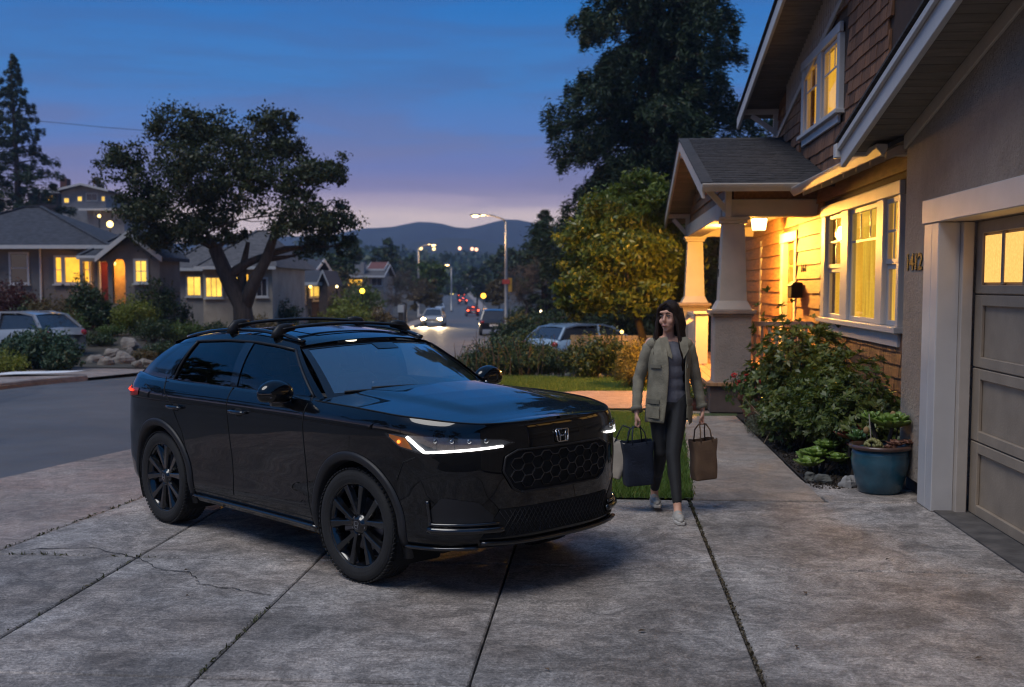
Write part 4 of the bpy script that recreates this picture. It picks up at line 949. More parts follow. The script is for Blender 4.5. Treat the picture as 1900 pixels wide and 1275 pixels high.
# --- wheel arches: cladding rings and liners
for sgn in (-1, 1):
    for xc in (0, -2.655):
        rows = []; th0, th1 = (-22, 202)
        for k in range(57):
            th = R(th0+(th1-th0)*k/56); row = []
            for r, o in ((RO-.012, -.05), (RO, .004), (RO+.008, .016), (RO+.045, .019), (RO+.056, .012), (RO+.060, -.004)):
                x, z = xc+r*math.cos(th), RF+r*math.sin(th); z = max(z, .22); p = sidep(min(.88, x), z, o); row.append((x, p[1]*sgn, z))
            rows.append(row)
        mb = MB().grid(rows)
        if sgn < 0: mb.f = [f[::-1] for f in mb.f]
        cp(mb, 'wheel_arch', m_clad)
        mb = MB(); mb.grid([[(xc+RO*math.cos(R(a)), sgn*y, RF+RO*math.sin(R(a))) for y in (.90, .50)] for a in range(-30, 211, 8)]); mb.add([(xc+RO*math.cos(R(a)), sgn*.52, RF+RO*math.sin(R(a))) for a in range(-30, 211, 8)], [tuple(range(31))]); cp(mb, 'arch_liner', m_gap, smooth=False)
    # sill blade and door cuts
    pts = [sidep(x, .30, .012) for x in np.linspace(-.46, -2.2, 24)]
    cp(MB().tube([(p[0], p[1]*sgn, p[2]) for p in pts], .021, 8, flat=.7), 'sill_blade', m_gloss)
    def cut(line, name='panel_gap', r=.0042):
        L = [];
        for (xa, za), (xb, zb) in zip(line[:-1], line[1:]):
            za, zb = float(zm(za)), float(zm(zb)); n = max(2, int(math.hypot(xb-xa, zb-za)/.03))
            for k in range(n):
                f = k/n; p = sidep(xa+(xb-xa)*f, za+(zb-za)*f, .0); L.append((p[0], p[1]*sgn, p[2]))
        cp(MB().tube(L, r, 5), name, m_gap)
    cut([(-.53, 1.0), (-.55, .8), (-.55, .5), (-.545, .42), (-.50, .31)]); cut([(-1.575, 1.06), (-1.565, .8), (-1.55, .55), (-1.56, .31)])
    cut([(-2.60, 1.08), (-2.52, .93), (-2.40, .84), (-2.27, .66), (-2.215, .5), (-2.2, .31)]); cut([(-.50, .315), (-1.5, .312), (-2.2, .315)])
    cut([(.435, .62), (.50, .70), (.62, .735)]); cut([(-2.75, .93), (-2.9, .99), (-2.9, .93)], r=.003)
    # door handles
    for x in (-1.40, -2.33):
        z = 1.03-(-x-1.4)*.035; L = [sidep(x+d, z, o) for d, o in ((.11, .004), (.085, .030), (.03, .036), (-.03, .036), (-.085, .030), (-.11, .004))]
        cp(MB().tube([(p[0], p[1]*sgn, p[2]) for p in L], [.010, .014, .015, .015, .014, .010], 8), 'door_handle', m_gloss)
        c = sidep(x, z-.004, .0); cp(MB().ball((c[0], c[1]*sgn-.002*sgn, c[2]), (.065, .007, .032), 14, 8), 'handle_recess', m_gap)
    # mirrors
    c = np.array([-.76, 1.02, 1.215]); mr = cp(MB().ball((c[0], c[1]*sgn, c[2]), (.088, .145, .098), 20, 12), 'mirror', PAINT, sub=1)
    for vv in mr.data.vertices:
        if vv.co.x < c[0]-.03: vv.co.x = c[0]-.03
        if vv.co.z < c[2]-.055: vv.co.z = c[2]-.055
    MB().ball((c[0]-.031, c[1]*sgn, c[2]+.01), (.006, .105, .066), 16, 8).build('mirror_glass', m_chrome, mr, smooth=True)
    MB().tube([(c[0]+.0, (c[1]+.03)*sgn, c[2]-.058), (c[0]-.0, (c[1]-.10)*sgn, c[2]-.075), (-.80, .86*sgn, 1.13), (-.80, .82*sgn, 1.12)], [.03, .032, .036, .045], 10).build('mirror_stalk', m_gloss, mr, smooth=True)
    MB().tube([(c[0]+.062, (c[1]+.08)*sgn, c[2]-.018), (c[0]+.072, c[1]*sgn, c[2]-.024), (c[0]+.06, (c[1]-.09)*sgn, c[2]-.028)], .008, 6).build('mirror_signal', m_chrome, mr, smooth=True)
# --- wheels
def wheel(xc, sgn):
    w = thing('wheel', None, None); w.parent = car; w.scale = (RF/.352, 1.02, RF/.352); w.location = (xc, .80*sgn, RF); w.rotation_euler = (0, 0, 0 if sgn > 0 else math.pi)
    if xc == 0: w.rotation_euler = (0, 0, (0 if sgn > 0 else math.pi)+R(3))
    prof = [(.252, -.105), (.262, -.112), (.305, -.118), (.335, -.108), (.349, -.085), (.352, -.06), (.352, -.035), (.346, -.033), (.346, -.027), (.352, -.025), (.353, 0), (.346, .002), (.346, .008), (.352, .01), (.352, .04), (.346, .042), (.346, .048), (.3515, .05), (.350, .085), (.337, .106), (.322, .115), (.308, .118), (.285, .116), (.268, .110), (.259, .104), (.254, .09), (.25, .05)]
    ty = MB().lathe(prof, 72, axis='y', cap=False)
    for k in range(72):
        for a, b in ((-.112, -.062), (.055, .108)):
            th = 2*math.pi*k/72; r = .3505 if a < 0 else .3505; 
            ty.bar((r*math.cos(th), a, r*math.sin(th)), (r*math.cos(th+.03), b, r*math.sin(th+.03)), .017, .007, (math.cos(th), 0, math.sin(th)))
    ty.build('tyre', m_rub, w, smooth=False)
    rm = MB().lathe([(.256, .100), (.264, .108), (.268, .104), (.262, .096), (.242, .075), (.232, .02), (.232, -.08)], 48, axis='y', cap=False); r_o = rm.build('rim', m_rim, w, smooth=True)
    sp = MB()
    for k in range(5):
        a0 = 2*math.pi*k/5+.2
        for d in (-1, 1):
            a1 = a0+d*.30; a2 = a0+d*.07
            p = np.array([.060*math.cos(a2), 0, .060*math.sin(a2)]); q = np.array([.252*math.cos(a1), 0, .252*math.sin(a1)]); dr = unit(q-p); sd = np.array([-dr[2], 0, dr[0]])
            ring = lambda c, wd, yf, yb: [c+sd*wd+np.array([0, yb, 0]), c+sd*wd*.55+np.array([0, yf, 0]), c-sd*wd*.55+np.array([0, yf, 0]), c-sd*wd+np.array([0, yb, 0])]
            r1, r2, r3 = ring(p, .024, .082, .05), ring((p+q)/2, .027, .091, .055), ring(q, .038, .100, .06); sp.hexa(r1, r2); sp.hexa(r2, r3)
    sp.build('spoke', m_rim, w, bevel=.003, fix=True)
    MB().lathe([(.0, .04), (.072, .045), (.070, .075), (.045, .088), (.043, .093), (.034, .095), (0, .096)], 28, axis='y', cap=False).build('hub', m_rim, w, smooth=True)
    for k in range(5):
        a = 2*math.pi*k/5+.2+.63; MB().lathe([(.0, .06), (.010, .06), (.010, .082), (0, .083)], 8, (.052*math.cos(a), 0, .052*math.sin(a)), 'y').build('wheel_nut', m_chrome, w)
    em = MB(); 
    for s_ in (-1, 1): em.bar((s_*.013, .097, -.018), (s_*.018, .097, .019), .006, .004, (0, 1, 0)); 
    em.bar((-.012, .097, -.002), (.012, .097, -.002), .006, .004, (0, 1, 0)); em.bar((-.017, .097, .022), (.017, .097, .022), .004, .004, (0, 1, 0)); em.bar((-.012, .097, -.022), (.012, .097, -.022), .004, .004, (0, 1, 0))
    em.build('wheel_emblem', m_chrome, w)
    MB().lathe([(.05, .0), (.165, .0), (.165, .02), (.05, .02)], 40, axis='y').build('brake_disc', m_steel, w, smooth=False)
    cal = MB()
    for a in np.linspace(-.45, .45, 6): pass
    cal.hexa([(.10*math.cos(a), -.01, .10*math.sin(a)) for a in (-.5, .5)]+[(.19*math.cos(a), -.01, .19*math.sin(a)) for a in (.4, -.4)], [(.10*math.cos(a), .052, .10*math.sin(a)) for a in (-.5, .5)]+[(.185*math.cos(a), .052, .185*math.sin(a)) for a in (.4, -.4)])
    cal.build('brake_caliper', m_steel, w, bevel=.008)
    MB().lathe([(.0, -.06), (.21, -.06), (.21, -.05), (0, -.05)], 32, axis='y').build('backing_plate', m_gap, w)
    return w
for sgn in (-1, 1):
    for xc in (0, -2.655): wheel(xc, sgn)
# --- front face
def upatch(i0, i1, zb_, zt_, o, n=30, m=8, sgn=-1, mb=None):
    mb = mb or MB(); rows = []
    for k in range(n+1):
        f = k/n; i = i0+(i1-i0)*f; a, b = zb_(f), zt_(f); row = []
        for j in range(m+1):
            z = a+(b-a)*j/m; p = SP(np.array(i), np.array(z))+SN(np.array([i]), np.array([z]))[0]*o; row.append((p[0], p[1]*sgn, p[2]))
        rows.append(row)
    g0 = MB().grid(rows)
    if sgn > 0: g0.f = [f[::-1] for f in g0.f]
    return mb.add(g0.v, g0.f)
def uline(i0, i1, z0, z1, o, n=20, sgn=-1):
    L = []
    for k in range(n+1):
        i = i0+(i1-i0)*k/n; z = z0+(z1-z0)*k/n; p = SP(np.array(i), np.array(z))+SN(np.array([i]), np.array([z]))[0]*o; L.append((p[0], p[1]*sgn, p[2]))
    return L
iI, iO = iy(.40, float(zm(.80))), ix(.36, float(zm(.86)))
lt = lambda f: zm(np.interp(f, [0, .08, .5, .85, 1], [.805, .832, .848, .857, .858])); lb = lambda f: zm(np.interp(f, [0, .10, .45, .70, .88, 1], [.798, .778, .758, .746, .775, .850]))
m_drl = emit('running_light', (1.0, .93, .88), 5.5); m_amb = emit('amber_signal', (1.0, .26, .03), 3.0); m_ambl = mat('amber_lens', (.55, .16, .02), .25, .1, coat=.5); m_refl = mat('lamp_reflector', (.20, .215, .23), .25, .3, 30, metal=.9)
for sgn in (-1, 1):
    hl_ = cp(upatch(iI, iO, lb, lt, .0015, sgn=sgn), 'headlight', m_gloss)
    upatch(iI+.02*(iO-iI), iI+.98*(iO-iI), lambda f: lb(f)+.008, lambda f: lt(f)-.006, .003, sgn=sgn).build('lamp_housing', mat('lamp_housing', (.055, .06, .066), .3, .4, 40, coat=.4), hl_, smooth=True)
    L = uline(iI+.10*(iO-iI), iI+.66*(iO-iI), float(zm(.787)), float(zm(.756)), .010, sgn=sgn); 
    MB().tube(L, .0095, 8, flat=.8).build('running_light', m_drl, hl_, smooth=True)
    L = uline(iI+.66*(iO-iI), iI+.80*(iO-iI), float(zm(.756)), float(zm(.840)), .010, 8, sgn=sgn); MB().tube(L, [.0095]+[.013]*7+[.010], 8, flat=.8).build('running_light', m_drl, hl_, smooth=True)
    upatch(iI+.76*(iO-iI), iI+.955*(iO-iI), lambda f: zm(np.interp(f, [0, .55, 1], [.766, .780, .832])), lambda f: zm(np.interp(f, [0, .3, 1], [.772, .832, .850])), .006, 10, 5, sgn=sgn).build('turn_signal', m_ambl, hl_, smooth=True)
    c = SP(np.array(iI+.865*(iO-iI)), np.array(float(zm(.806))))+SN(np.array([iI+.865*(iO-iI)]), np.array([float(zm(.806))]))[0]*.012; MB().ball((c[0], c[1]*sgn, c[2]), .012, 10, 6).build('signal_bulb', m_amb, hl_, smooth=True)
    for f in (.22, .34, .46, .58):
        i = iI+f*(iO-iI); z = float(zm(.822)); c = SP(np.array(i), np.array(z))+SN(np.array([i]), np.array([z]))[0]*.004; MB().ball((c[0], c[1]*sgn, c[2]), (.012, .020, .016), 14, 8).build('projector', m_refl, hl_, smooth=True)
    upatch(iI+.01*(iO-iI), iI+.99*(iO-iI), lambda f: lb(f)+.004, lambda f: lt(f)-.003, .020, sgn=sgn).build('lens', g_lens, hl_, smooth=True)
    # tail lamp
    j0, j1 = ix(-2.98, 1.08), ix(-3.40, 1.08)
    cp(upatch(j0, j1, lambda f: 1.05-.05*f, lambda f: 1.105-.0*f, .006, 12, 5, sgn=sgn), 'tail_lamp', emit('tail_lamp', (1.0, .02, .012), 1.6) if False else mat('tail_lens', (.25, .006, .006), .2, coat=.5))
    cp(MB().tube(uline(j0+.25*(j1-j0), j1, 1.08, 1.08, .010, 8, sgn), .010, 6), 'tail_light_strip', emit('tail_glow', (1.0, .03, .015), 4))
# grille: dark mouth, frame, honeycomb
_frontp = frontp
def frontp(y, z, o=0.0): return _frontp(y, float(zm(z)), o)
def gy(z): return np.interp(z, [.575, .60, .67, .73, .762], [.36, .42, .49, .47, .38])
def fpatch(z0, z1, yf, o, n=40, m=14):
    rows = []
    for j in range(m+1):
        z = z0+(z1-z0)*j/m; Y = yf(z); rows.append([tuple(frontp(-Y+2*Y*k/n, z, o)) for k in range(n+1)])
    return MB().grid(rows)
gr = cp(fpatch(.577, .760, gy, .004), 'grille', m_gap)
edge = [tuple(frontp(-gy(z), z, .010)) for z in np.linspace(.577, .760, 18)]+[tuple(frontp(y, .760, .010)) for y in np.linspace(-gy(.760), gy(.760), 24)]+[tuple(frontp(gy(z), z, .010)) for z in np.linspace(.760, .577, 18)]+[tuple(frontp(y, .577, .010)) for y in np.linspace(gy(.577), -gy(.577), 24)]
MB().tube(edge+edge[:1], .007, 8).build('grille_frame', m_clad, gr, smooth=True)
hc = MB(); a = .052; hgt = .0235
ys_ = np.arange(-9, 10)
seen = set()
def hexpt(y, z):
    Y = gy(z)-.012
    return None if abs(y) > Y or z < .583 or z > .756 else tuple(frontp(y, z, .014))
for r_ in range(0, 11):
    for k in range(-9, 10):
        cy0 = k*1.5*a+(0.0); cz0 = .577+r_*hgt+(hgt if k % 2 else 0)
        if r_ % 2: continue
        P6 = [(cy0+a, cz0), (cy0+a*.5, cz0+hgt), (cy0-a*.5, cz0+hgt), (cy0-a, cz0), (cy0-a*.5, cz0-hgt), (cy0+a*.5, cz0-hgt)]
        for e in range(6):
            p, q = P6[e], P6[(e+1) % 6]; key = tuple(sorted([(round(p[0], 3), round(p[1], 3)), (round(q[0], 3), round(q[1], 3))]))
            if key in seen: continue
            seen.add(key); A, B = hexpt(*p), hexpt(*q)
            if A and B: hc.bar(A, B, .006, .010, (1, 0, 0))
hc.build('grille_honeycomb', mat('honeycomb_trim', (.05, .05, .052), .25, .1, coat=.5, metal=.6), gr)
# emblem above the grille
def emb(mb, c, w, h, rad, t):
    f = lambda y, z: tuple(frontp(c[0]+y, c[1]+z, .013))
    out = [(-w, h), (-w*.86, -h*.8), (-w*.7, -h), (w*.7, -h), (w*.86, -h*.8), (w, h), (w*.9, h*1.1), (-w*.9, h*1.1), (-w, h)]
    mb.tube([f(*p) for p in out], t, 6); 
    for s_ in (-1, 1): mb.tube([f(s_*w*.62, h*.92), f(s_*w*.42, -h*.02), f(s_*w*.46, -h*.9)], t*1.1, 6)
    mb.tube([f(-w*.42, -h*.08), f(w*.42, -h*.08)], t*1.1, 6)
mb = MB(); emb(mb, (0, .815), .058, .036, .01, .005); cp(mb, 'emblem', m_chrome)
# lower intake, chin, side pockets
cp(fpatch(.355, .50, lambda z: np.interp(z, [.355, .50], [.62, .50]), .004, 40, 6), 'lower_intake', m_gap)
li = MB()
for k in range(-16, 17):
    for d in (-1, 1):
        p = [(k*.036, .362), (k*.036+d*.11, .492)]
        if all(abs(q[0]) < .53 for q in p): li.tube([tuple(frontp(*p[0], .007)), tuple(frontp((p[0][0]+p[1][0])/2, .427, .007)), tuple(frontp(*p[1], .007))], .0022, 4)
cp(li, 'intake_mesh', m_clad)
cp(MB().tube([tuple(frontp(y, .322+.012*(abs(y)/.6)**3, .018)) for y in np.linspace(-.62, .62, 40)], .019, 8, flat=.75), 'chin_blade', m_gloss)
for sgn in (-1, 1):
    i0, i1 = iy(.54, .5), ix(.68, .5)
    pk = cp(upatch(i0, i1, lambda f: zm(np.interp(f, [0, .2, 1], [.43, .425, .44])), lambda f: zm(np.interp(f, [0, .25, .8, 1], [.47, .54, .565, .50])), .003, 16, 8, sgn=sgn), 'bumper_pocket', m_clad)
    MB().tube(uline(i0-1.5, i1, .485, .48, .013, 16, sgn)+uline(i1, i1+.8, .50, .63, .010, 6, sgn), .012, 8).build('pocket_trim', m_gloss, pk, smooth=True)
    MB().tube(uline(i0-3, i1+.5, .445, .445, .012, 16, sgn), .026, 8, flat=.9).build('bumper_blade', m_gloss, pk, smooth=True)
    cp(MB().tube(uline(iy(.62, .345), ix(.47, .33), .345, .325, .014, 16, sgn), .017, 8, flat=.8), 'chin_corner', m_gloss)
# --- roof bars
for tt in (.16, .50):
    bar = MB(); pts = []
    for k in range(25):
        s = -1+2*k/24; e = redge(-1.055-1.805*tt); x = -1.055-1.805*tt
        pts.append((x, e[1]*.93*s, e[2]+.070+.034*(1-abs(s)**2)))
    bar.tube(pts, .030, 10, flat=.45); rb = cp(bar, 'roof_bar', m_clad)
    for s in (-1, 1):
        e = redge(-1.055-1.805*tt); x = -1.055-1.805*tt; y = e[1]*.93*s; f = MB()
        f.tube([(x, y+.035*s, e[2]+.0), (x, y+.03*s, e[2]+.035), (x, y+.005*s, e[2]+.066), (x, y-.05*s, e[2]+.080), (x, y-.12*s, e[2]+.085)], [.052, .050, .045, .036, .027], 12, flat=.62); f.build('bar_foot', m_clad, rb, smooth=True)
# wipers, aerial
for a, b in [((.45, .04), (-.62, .085)), ((-.16, .04), (-.86, .06))]:
    P = [tuple(ws_pt(a[1]+(b[1]-a[1])*k/10+.0, a[0]+(b[0]-a[0])*k/10, .014)) for k in range(11)]; cp(MB().tube(P, .008, 5), 'wiper', m_clad)
x = -2.75; z = redge(x)[2]+.05; cp(MB().hexa([(x+.10, -.02, z), (x-.08, -.03, z), (x-.08, .03, z), (x+.10, .02, z)], [(x-.04, -.004, z+.06), (x-.09, -.008, z+.065), (x-.09, .008, z+.065), (x-.04, .004, z+.06)]), 'aerial', PAINT, smooth=False, bevel=.006)
# --- cabin
cab = cp(MB().box(-3.1, -.45, -.74, .74, .30, .36), 'cabin_floor', m_int, smooth=False)
mb = MB(); mb.grid([[(-.30-.42*k/6-.12*(s*s), .74*s, 1.17+.025*math.sin(k/6*2.2)-(.06 if k == 6 else 0)) for s in np.linspace(-1, 1, 13)] for k in range(7)]); mb.box(-.80, -.70, -.72, .72, .55, 1.12); mb.build('dashboard', m_int, cab, smooth=False)
MB().box(-.80, -.77, -.16, .12, 1.12, 1.25).build('touchscreen', m_gloss, cab, bevel=.01)
st = MB(); st.tube([(-1.02-.03*math.sin(t_), .36+.185*math.cos(t_), 1.06+.17*math.sin(t_)) for t_ in np.linspace(0, 2*math.pi, 29)], .016, 8, cap=False); st.tube([(-.76, .36, .99), (-1.0, .36, 1.06)], [.04, .05], 10); st.bar((-1.02, .19, 1.06), (-1.02, .53, 1.06), .02, .05); st.build('steering_wheel', m_int, cab, smooth=True)
for yy in (-.37, .37):
    for xx in (-1.55, -2.5):
        s_ = MB(); s_.box(xx-.02, xx+.48, yy-.25, yy+.25, .42, .62); s_.hexa([(xx-.0, yy-.25, .55), (xx+.14, yy-.25, .55), (xx+.14, yy+.25, .55), (xx, yy+.25, .55)], [(xx-.20, yy-.20, 1.24), (xx-.09, yy-.20, 1.24), (xx-.09, yy+.20, 1.24), (xx-.20, yy+.20, 1.24)]); s_.build('seat', m_seat, cab, bevel=.05)
        h = MB(); h.hexa([(xx-.24, yy-.13, 1.26), (xx-.13, yy-.13, 1.26), (xx-.13, yy+.13, 1.26), (xx-.24, yy+.13, 1.26)], [(xx-.26, yy-.11, 1.43), (xx-.17, yy-.11, 1.43), (xx-.17, yy+.11, 1.43), (xx-.26, yy+.11, 1.43)]); h.build('headrest', m_seat, cab, bevel=.04)
cp(MB().grid([[tuple(np.array(roof_pt(.02+.95*k/10, -.97+1.94*j/10))-np.array([0, 0, .02])) for j in range(11)] for k in range(11)]), 'headliner', m_intl)
MB().ball((-.80, 0, 1.46), (.02, .115, .035), 14, 8).build('rear_view_mirror', m_gloss, cab, smooth=True)
MB().ball((-1.15, -.08, 1.545), (.05, .05, .012), 10, 6).build('dome_light', emit('dome_glow', (1, .9, .7), 2.0), cab, smooth=True)
cp(MB().box(-3.2, .55, -.62, .62, .24, .30), 'underbody', m_gap, smooth=False)
# ---------------------------------------------------------------- plants
L_oak = leafmat('oak_leaf', (0.020, 0.033, 0.010), (0.056, 0.069, 0.022), .5, .2)
L_red = leafmat('redwood_needle', (0.015, 0.033, 0.015), (0.042, 0.072, 0.027), .6, .12)
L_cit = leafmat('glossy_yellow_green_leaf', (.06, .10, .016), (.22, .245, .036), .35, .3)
L_dark = leafmat('dark_green_leaf', (0.019, 0.038, 0.013), (0.056, 0.088, 0.026), .45, .2)
L_mid = leafmat('mid_green_leaf', (0.042, 0.077, 0.014), (0.105, 0.154, 0.031), .5, .25)
L_yel = leafmat('yellow_green_leaf', (0.112, 0.150, 0.015), (0.237, 0.250, 0.037), .5, .3)
L_gold = leafmat('golden_leaf', (0.120, 0.102, 0.018), (0.288, 0.216, 0.042), .55, .3)
L_jun = leafmat('juniper_spray', (0.019, 0.048, 0.026), (0.051, 0.099, 0.048), .6, .15)
L_maroon = leafmat('maroon_leaf', (0.042, 0.011, 0.011), (0.105, 0.028, 0.020), .5, .25)
L_brown = leafmat('bronze_leaf', (0.070, 0.049, 0.021), (0.168, 0.119, 0.042), .55, .25)
L_grey = leafmat('grey_green_leaf', (.07, .08, .055), (.15, .155, .10), .7, .2)
L_twig = leafmat('bare_twig', (.05, .038, .032), (.11, .085, .07), .8, .0)
L_gloss = leafmat('glossy_shrub_leaf', (.045, .075, .016), (.15, .18, .042), .42, .25, .45)
m_bark = mat('bark', (.055, .042, .032), .9, .45, 4, .9, 18, stretch=(3, 3, .6), world=True); m_rbark = mat('redwood_bark', (.05, .03, .022), .9, .4, 4, .8, 14, stretch=(4, 4, .4), world=True)
def bez(p0, p1, sag, n=7):
    p0, p1 = np.array(p0, float), np.array(p1, float); m = (p0+p1)/2+np.array(sag); t = np.linspace(0, 1, n)[:, None]
    return (1-t)**2*p0+2*t*(1-t)*m+t*t*p1
def broadleaf(name, label, base, trunk, clumps, leaf, n_leaf, size, r0=.3, group=None, seed=1, cat='tree', bark=None, asp=.55, twig=True, shell=.75, amp=.3, tips=5):
    """trunk: node points; clumps: (centre, radii, weight) in local metres"""
    rg = nrng(seed); T = thing(name, label, cat, base, 0, group); bark = bark or m_bark
    nodes = [np.array(p, float) for p in trunk]; rad = list(np.linspace(r0, r0*.55, len(nodes)))
    MB().tube(trunk, rad, 10).build('trunk', bark, T, smooth=True)
    limbs = MB(); cl = sorted(clumps, key=lambda c: np.linalg.norm(np.array(c[0])-nodes[-1])); pts = []; nr = []
    tot = sum(c[1][0]*c[1][1]*c[1][2] for c in cl)**1.0; vol = [(c[1][0]*c[1][1]*c[1][2])**.8 for c in cl]; tv = sum(vol)
    for (c, r, *_), v in zip(cl, vol):
        c = np.array(c, float); r = np.array(r, float)
        best = min(range(len(nodes)), key=lambda k: np.linalg.norm(nodes[k]-c)+max(0, nodes[k][2]-c[2])*1.5+(.6 if k < 1 else 0))
        L = np.linalg.norm(c-nodes[best]); ra = min(rad[best]*.75, .05+.045*L)
        path = bez(nodes[best], c, rg.normal(0, .10, 3)*L+np.array([0, 0, .06*L])); rr = np.linspace(ra, max(.018, ra*.3), 7)
        limbs.tube(path, rr, 7)
        for k in (2, 4, 6): nodes.append(path[k]); rad.append(rr[k])
        for _ in range(tips):
            e = c+unit(rg.normal(size=3))*r*rg.uniform(.55, 1.0); k = rg.integers(3, 7); limbs.tube(bez(path[k], e, rg.normal(0, .15, 3)*np.linalg.norm(e-path[k]), 5), np.linspace(rr[k]*.6, .008, 5), 5)
        n = int(n_leaf*v/tv)
        # each clump is made of smaller tufts with air between them
        nt = max(5, int(n/90)); tc_, td = blob(nt, c, r, rg, shell, amp); idx = rg.integers(0, nt, n)
        tr = (r.mean()*.30*rg.uniform(.6, 1.4, nt))[idx][:, None]
        p = tc_[idx]+rg.normal(size=(n, 3))*tr*np.array([.62, .62, .42]); pts.append(p); nr.append(unit(p-c+1e-6))
    limbs.build('limbs', bark, T, smooth=True)
    p = np.concatenate(pts); link('crown', leafmesh('crown', p, leaf, size, asp, np.concatenate(nr), .35, rg), T)
    return T
def shrub(name, label, loc, r, leaf, n, size, seed=1, group=None, cat='shrub', asp=.5, lobes=5, amp=.35, upw=0.0, shell=.5, flat=1.0, rz_=0.0, stems=True):
    rg = nrng(seed); T = thing(name, label, cat, loc, rz_, group); r = np.array(r, float); pts = []; nr = []
    cs = [(np.array([0, 0, r[2]*.95]), r*np.array([.8, .8, 1.0]))]
    for k in range(lobes):
        a = 2*math.pi*(k+rg.random()*.7)/lobes; f = rg.uniform(.4, .62); cs.append((np.array([math.cos(a)*r[0]*.55, math.sin(a)*r[1]*.55, r[2]*rg.uniform(.55, 1.15)]), r*f))
    w = np.array([c[1].prod()**.66 for c in cs]); w /= w.sum()
    for (c, rr), ww in zip(cs, w):
        p, d = blob(int(n*ww), c, rr, rg, shell, amp); 
        nt = max(6, len(p)//14); tc_, td = blob(nt, c, rr, rg, shell, amp); ii = rg.integers(0, nt, len(p)); q = tc_[ii]+rg.normal(size=(len(p), 3))*rr.mean()*.11
        mix = rg.random(len(p)) < .75; p = np.where(mix[:, None], q, p); d = np.where(mix[:, None], td[ii], d); pts.append(p); nr.append(d)
    p = np.concatenate(pts); d = np.concatenate(nr); k = p[:, 2] > .02; p, d = p[k], d[k]; p[:, 2] *= flat
    dr = unit(d+np.array([0, 0, upw])); link('foliage', leafmesh('foliage', p, leaf, size, asp, d, .45, rg, dr, .55), T)
    if stems:
        st = MB()
        for c, rr in cs:
            for _ in range(3):
                e = c+unit(rg.normal(size=3))*rr*.75; e[2] = max(e[2], .1)*flat; st.tube(bez((rg.normal(0, .04), rg.normal(0, .04), -.02), e, rg.normal(0, .08, 3)*r.mean(), 5), np.linspace(.018, .005, 5)*max(.6, r.mean()*1.3), 5)
        st.build('stems', m_bark, T)
    return T
def conifer(name, label, base, H, prof, leaf, n_br, seed=1, r0=.4, group=None, spray=1.0, droop=.25, z0=.08, per=1.0, size=.3, thick=.05, asp=.22, tuft=5.0, wild=False, wd=.34, wj=.16):
    rg = nrng(seed); T = thing(name, label, 'tree', base, 0, group)
    MB().tube([(0, 0, -.1), (0, 0, H*.5), (rg.normal(0, .1), rg.normal(0, .1), H)], [r0, r0*.55, .03], 10).build('trunk', m_rbark, T, smooth=True)
    br = MB(); pts = []; dirs = []; nr = []
    for k in range(n_br):
        f = z0+(1-z0)*((k+rg.random())/n_br)**1.0; L = prof(f)*(rg.uniform(.62, 1.12) if not wild else rg.choice([.45, .65, .85, 1.0, 1.2])*rg.uniform(.85, 1.1)); a = k*2.39996+rg.normal(0, .3); 
        if L < .15: L = .15
        d = np.array([math.cos(a), math.sin(a), 0]); z = f*H; up = .18*(1-f)+.05; tip = d*L+np.array([0, 0, z+L*(up-droop*1.2*(1-f*.6))+rg.normal(0, .1)])
        path = bez((0, 0, z), tip, np.array([0, 0, .16*L]), 9); br.tube(path[:8], np.linspace(.022+.012*L, .008, 8), 5)
        m = int((26+70*L)*spray*per); nt_ = max(4, int(4+tuft*L)); tcs = rg.beta(1.5, .9, nt_)*.92+.08; tk = rg.integers(0, nt_, m); t = np.clip(tcs[tk]+rg.normal(0, .035, m), .03, 1); ii = np.clip((t*8).astype(int), 0, 7); fr = (t*8-ii)[:, None]; c = path[ii]*(1-fr)+path[ii+1]*fr
        side = np.cross(d, [0, 0, 1]); wid = (wd*L*(1-tcs*.62)+.10)[tk]*np.clip(rg.uniform(-1, 1, nt_)[tk]+rg.normal(0, wj, m), -1.1, 1.1); c = c+side*wid[:, None]+np.array([0, 0, 1])*(-np.abs(wid)*.22+rg.normal(0, thick*(1+L*.15), m))[:, None]
        pts.append(c); dd = unit(d*rg.uniform(.6, 1.2, m)[:, None]+side*np.sign(wid)[:, None]*.7+np.array([0, 0, -.25])); dirs.append(dd); nr.append(np.tile([0, 0, 1.], (m, 1)))
    br.build('branches', m_rbark, T, smooth=True)
    link('crown', leafmesh('crown', np.concatenate(pts), leaf, size, asp, np.concatenate(nr), .45, rg, np.concatenate(dirs), .72), T); return T
def rock(name, label, loc, r, seed, m, group=None, rz_=0):
    rg = nrng(seed); mb = MB().ball((0, 0, r[2]*.4), r, 12, 8); V = np.array(mb.v); d = unit(V-np.array([0, 0, r[2]*.4])); V = np.array([0, 0, r[2]*.4])+(V-np.array([0, 0, r[2]*.4]))*lump(d, rg, 6, .3)[:, None]; mb.v = [tuple(v) for v in V]
    o = mb.build(name, m, None, smooth=False, loc=loc); o.rotation_euler = (0, 0, rz_); return tag(o, label, 'rock', group)
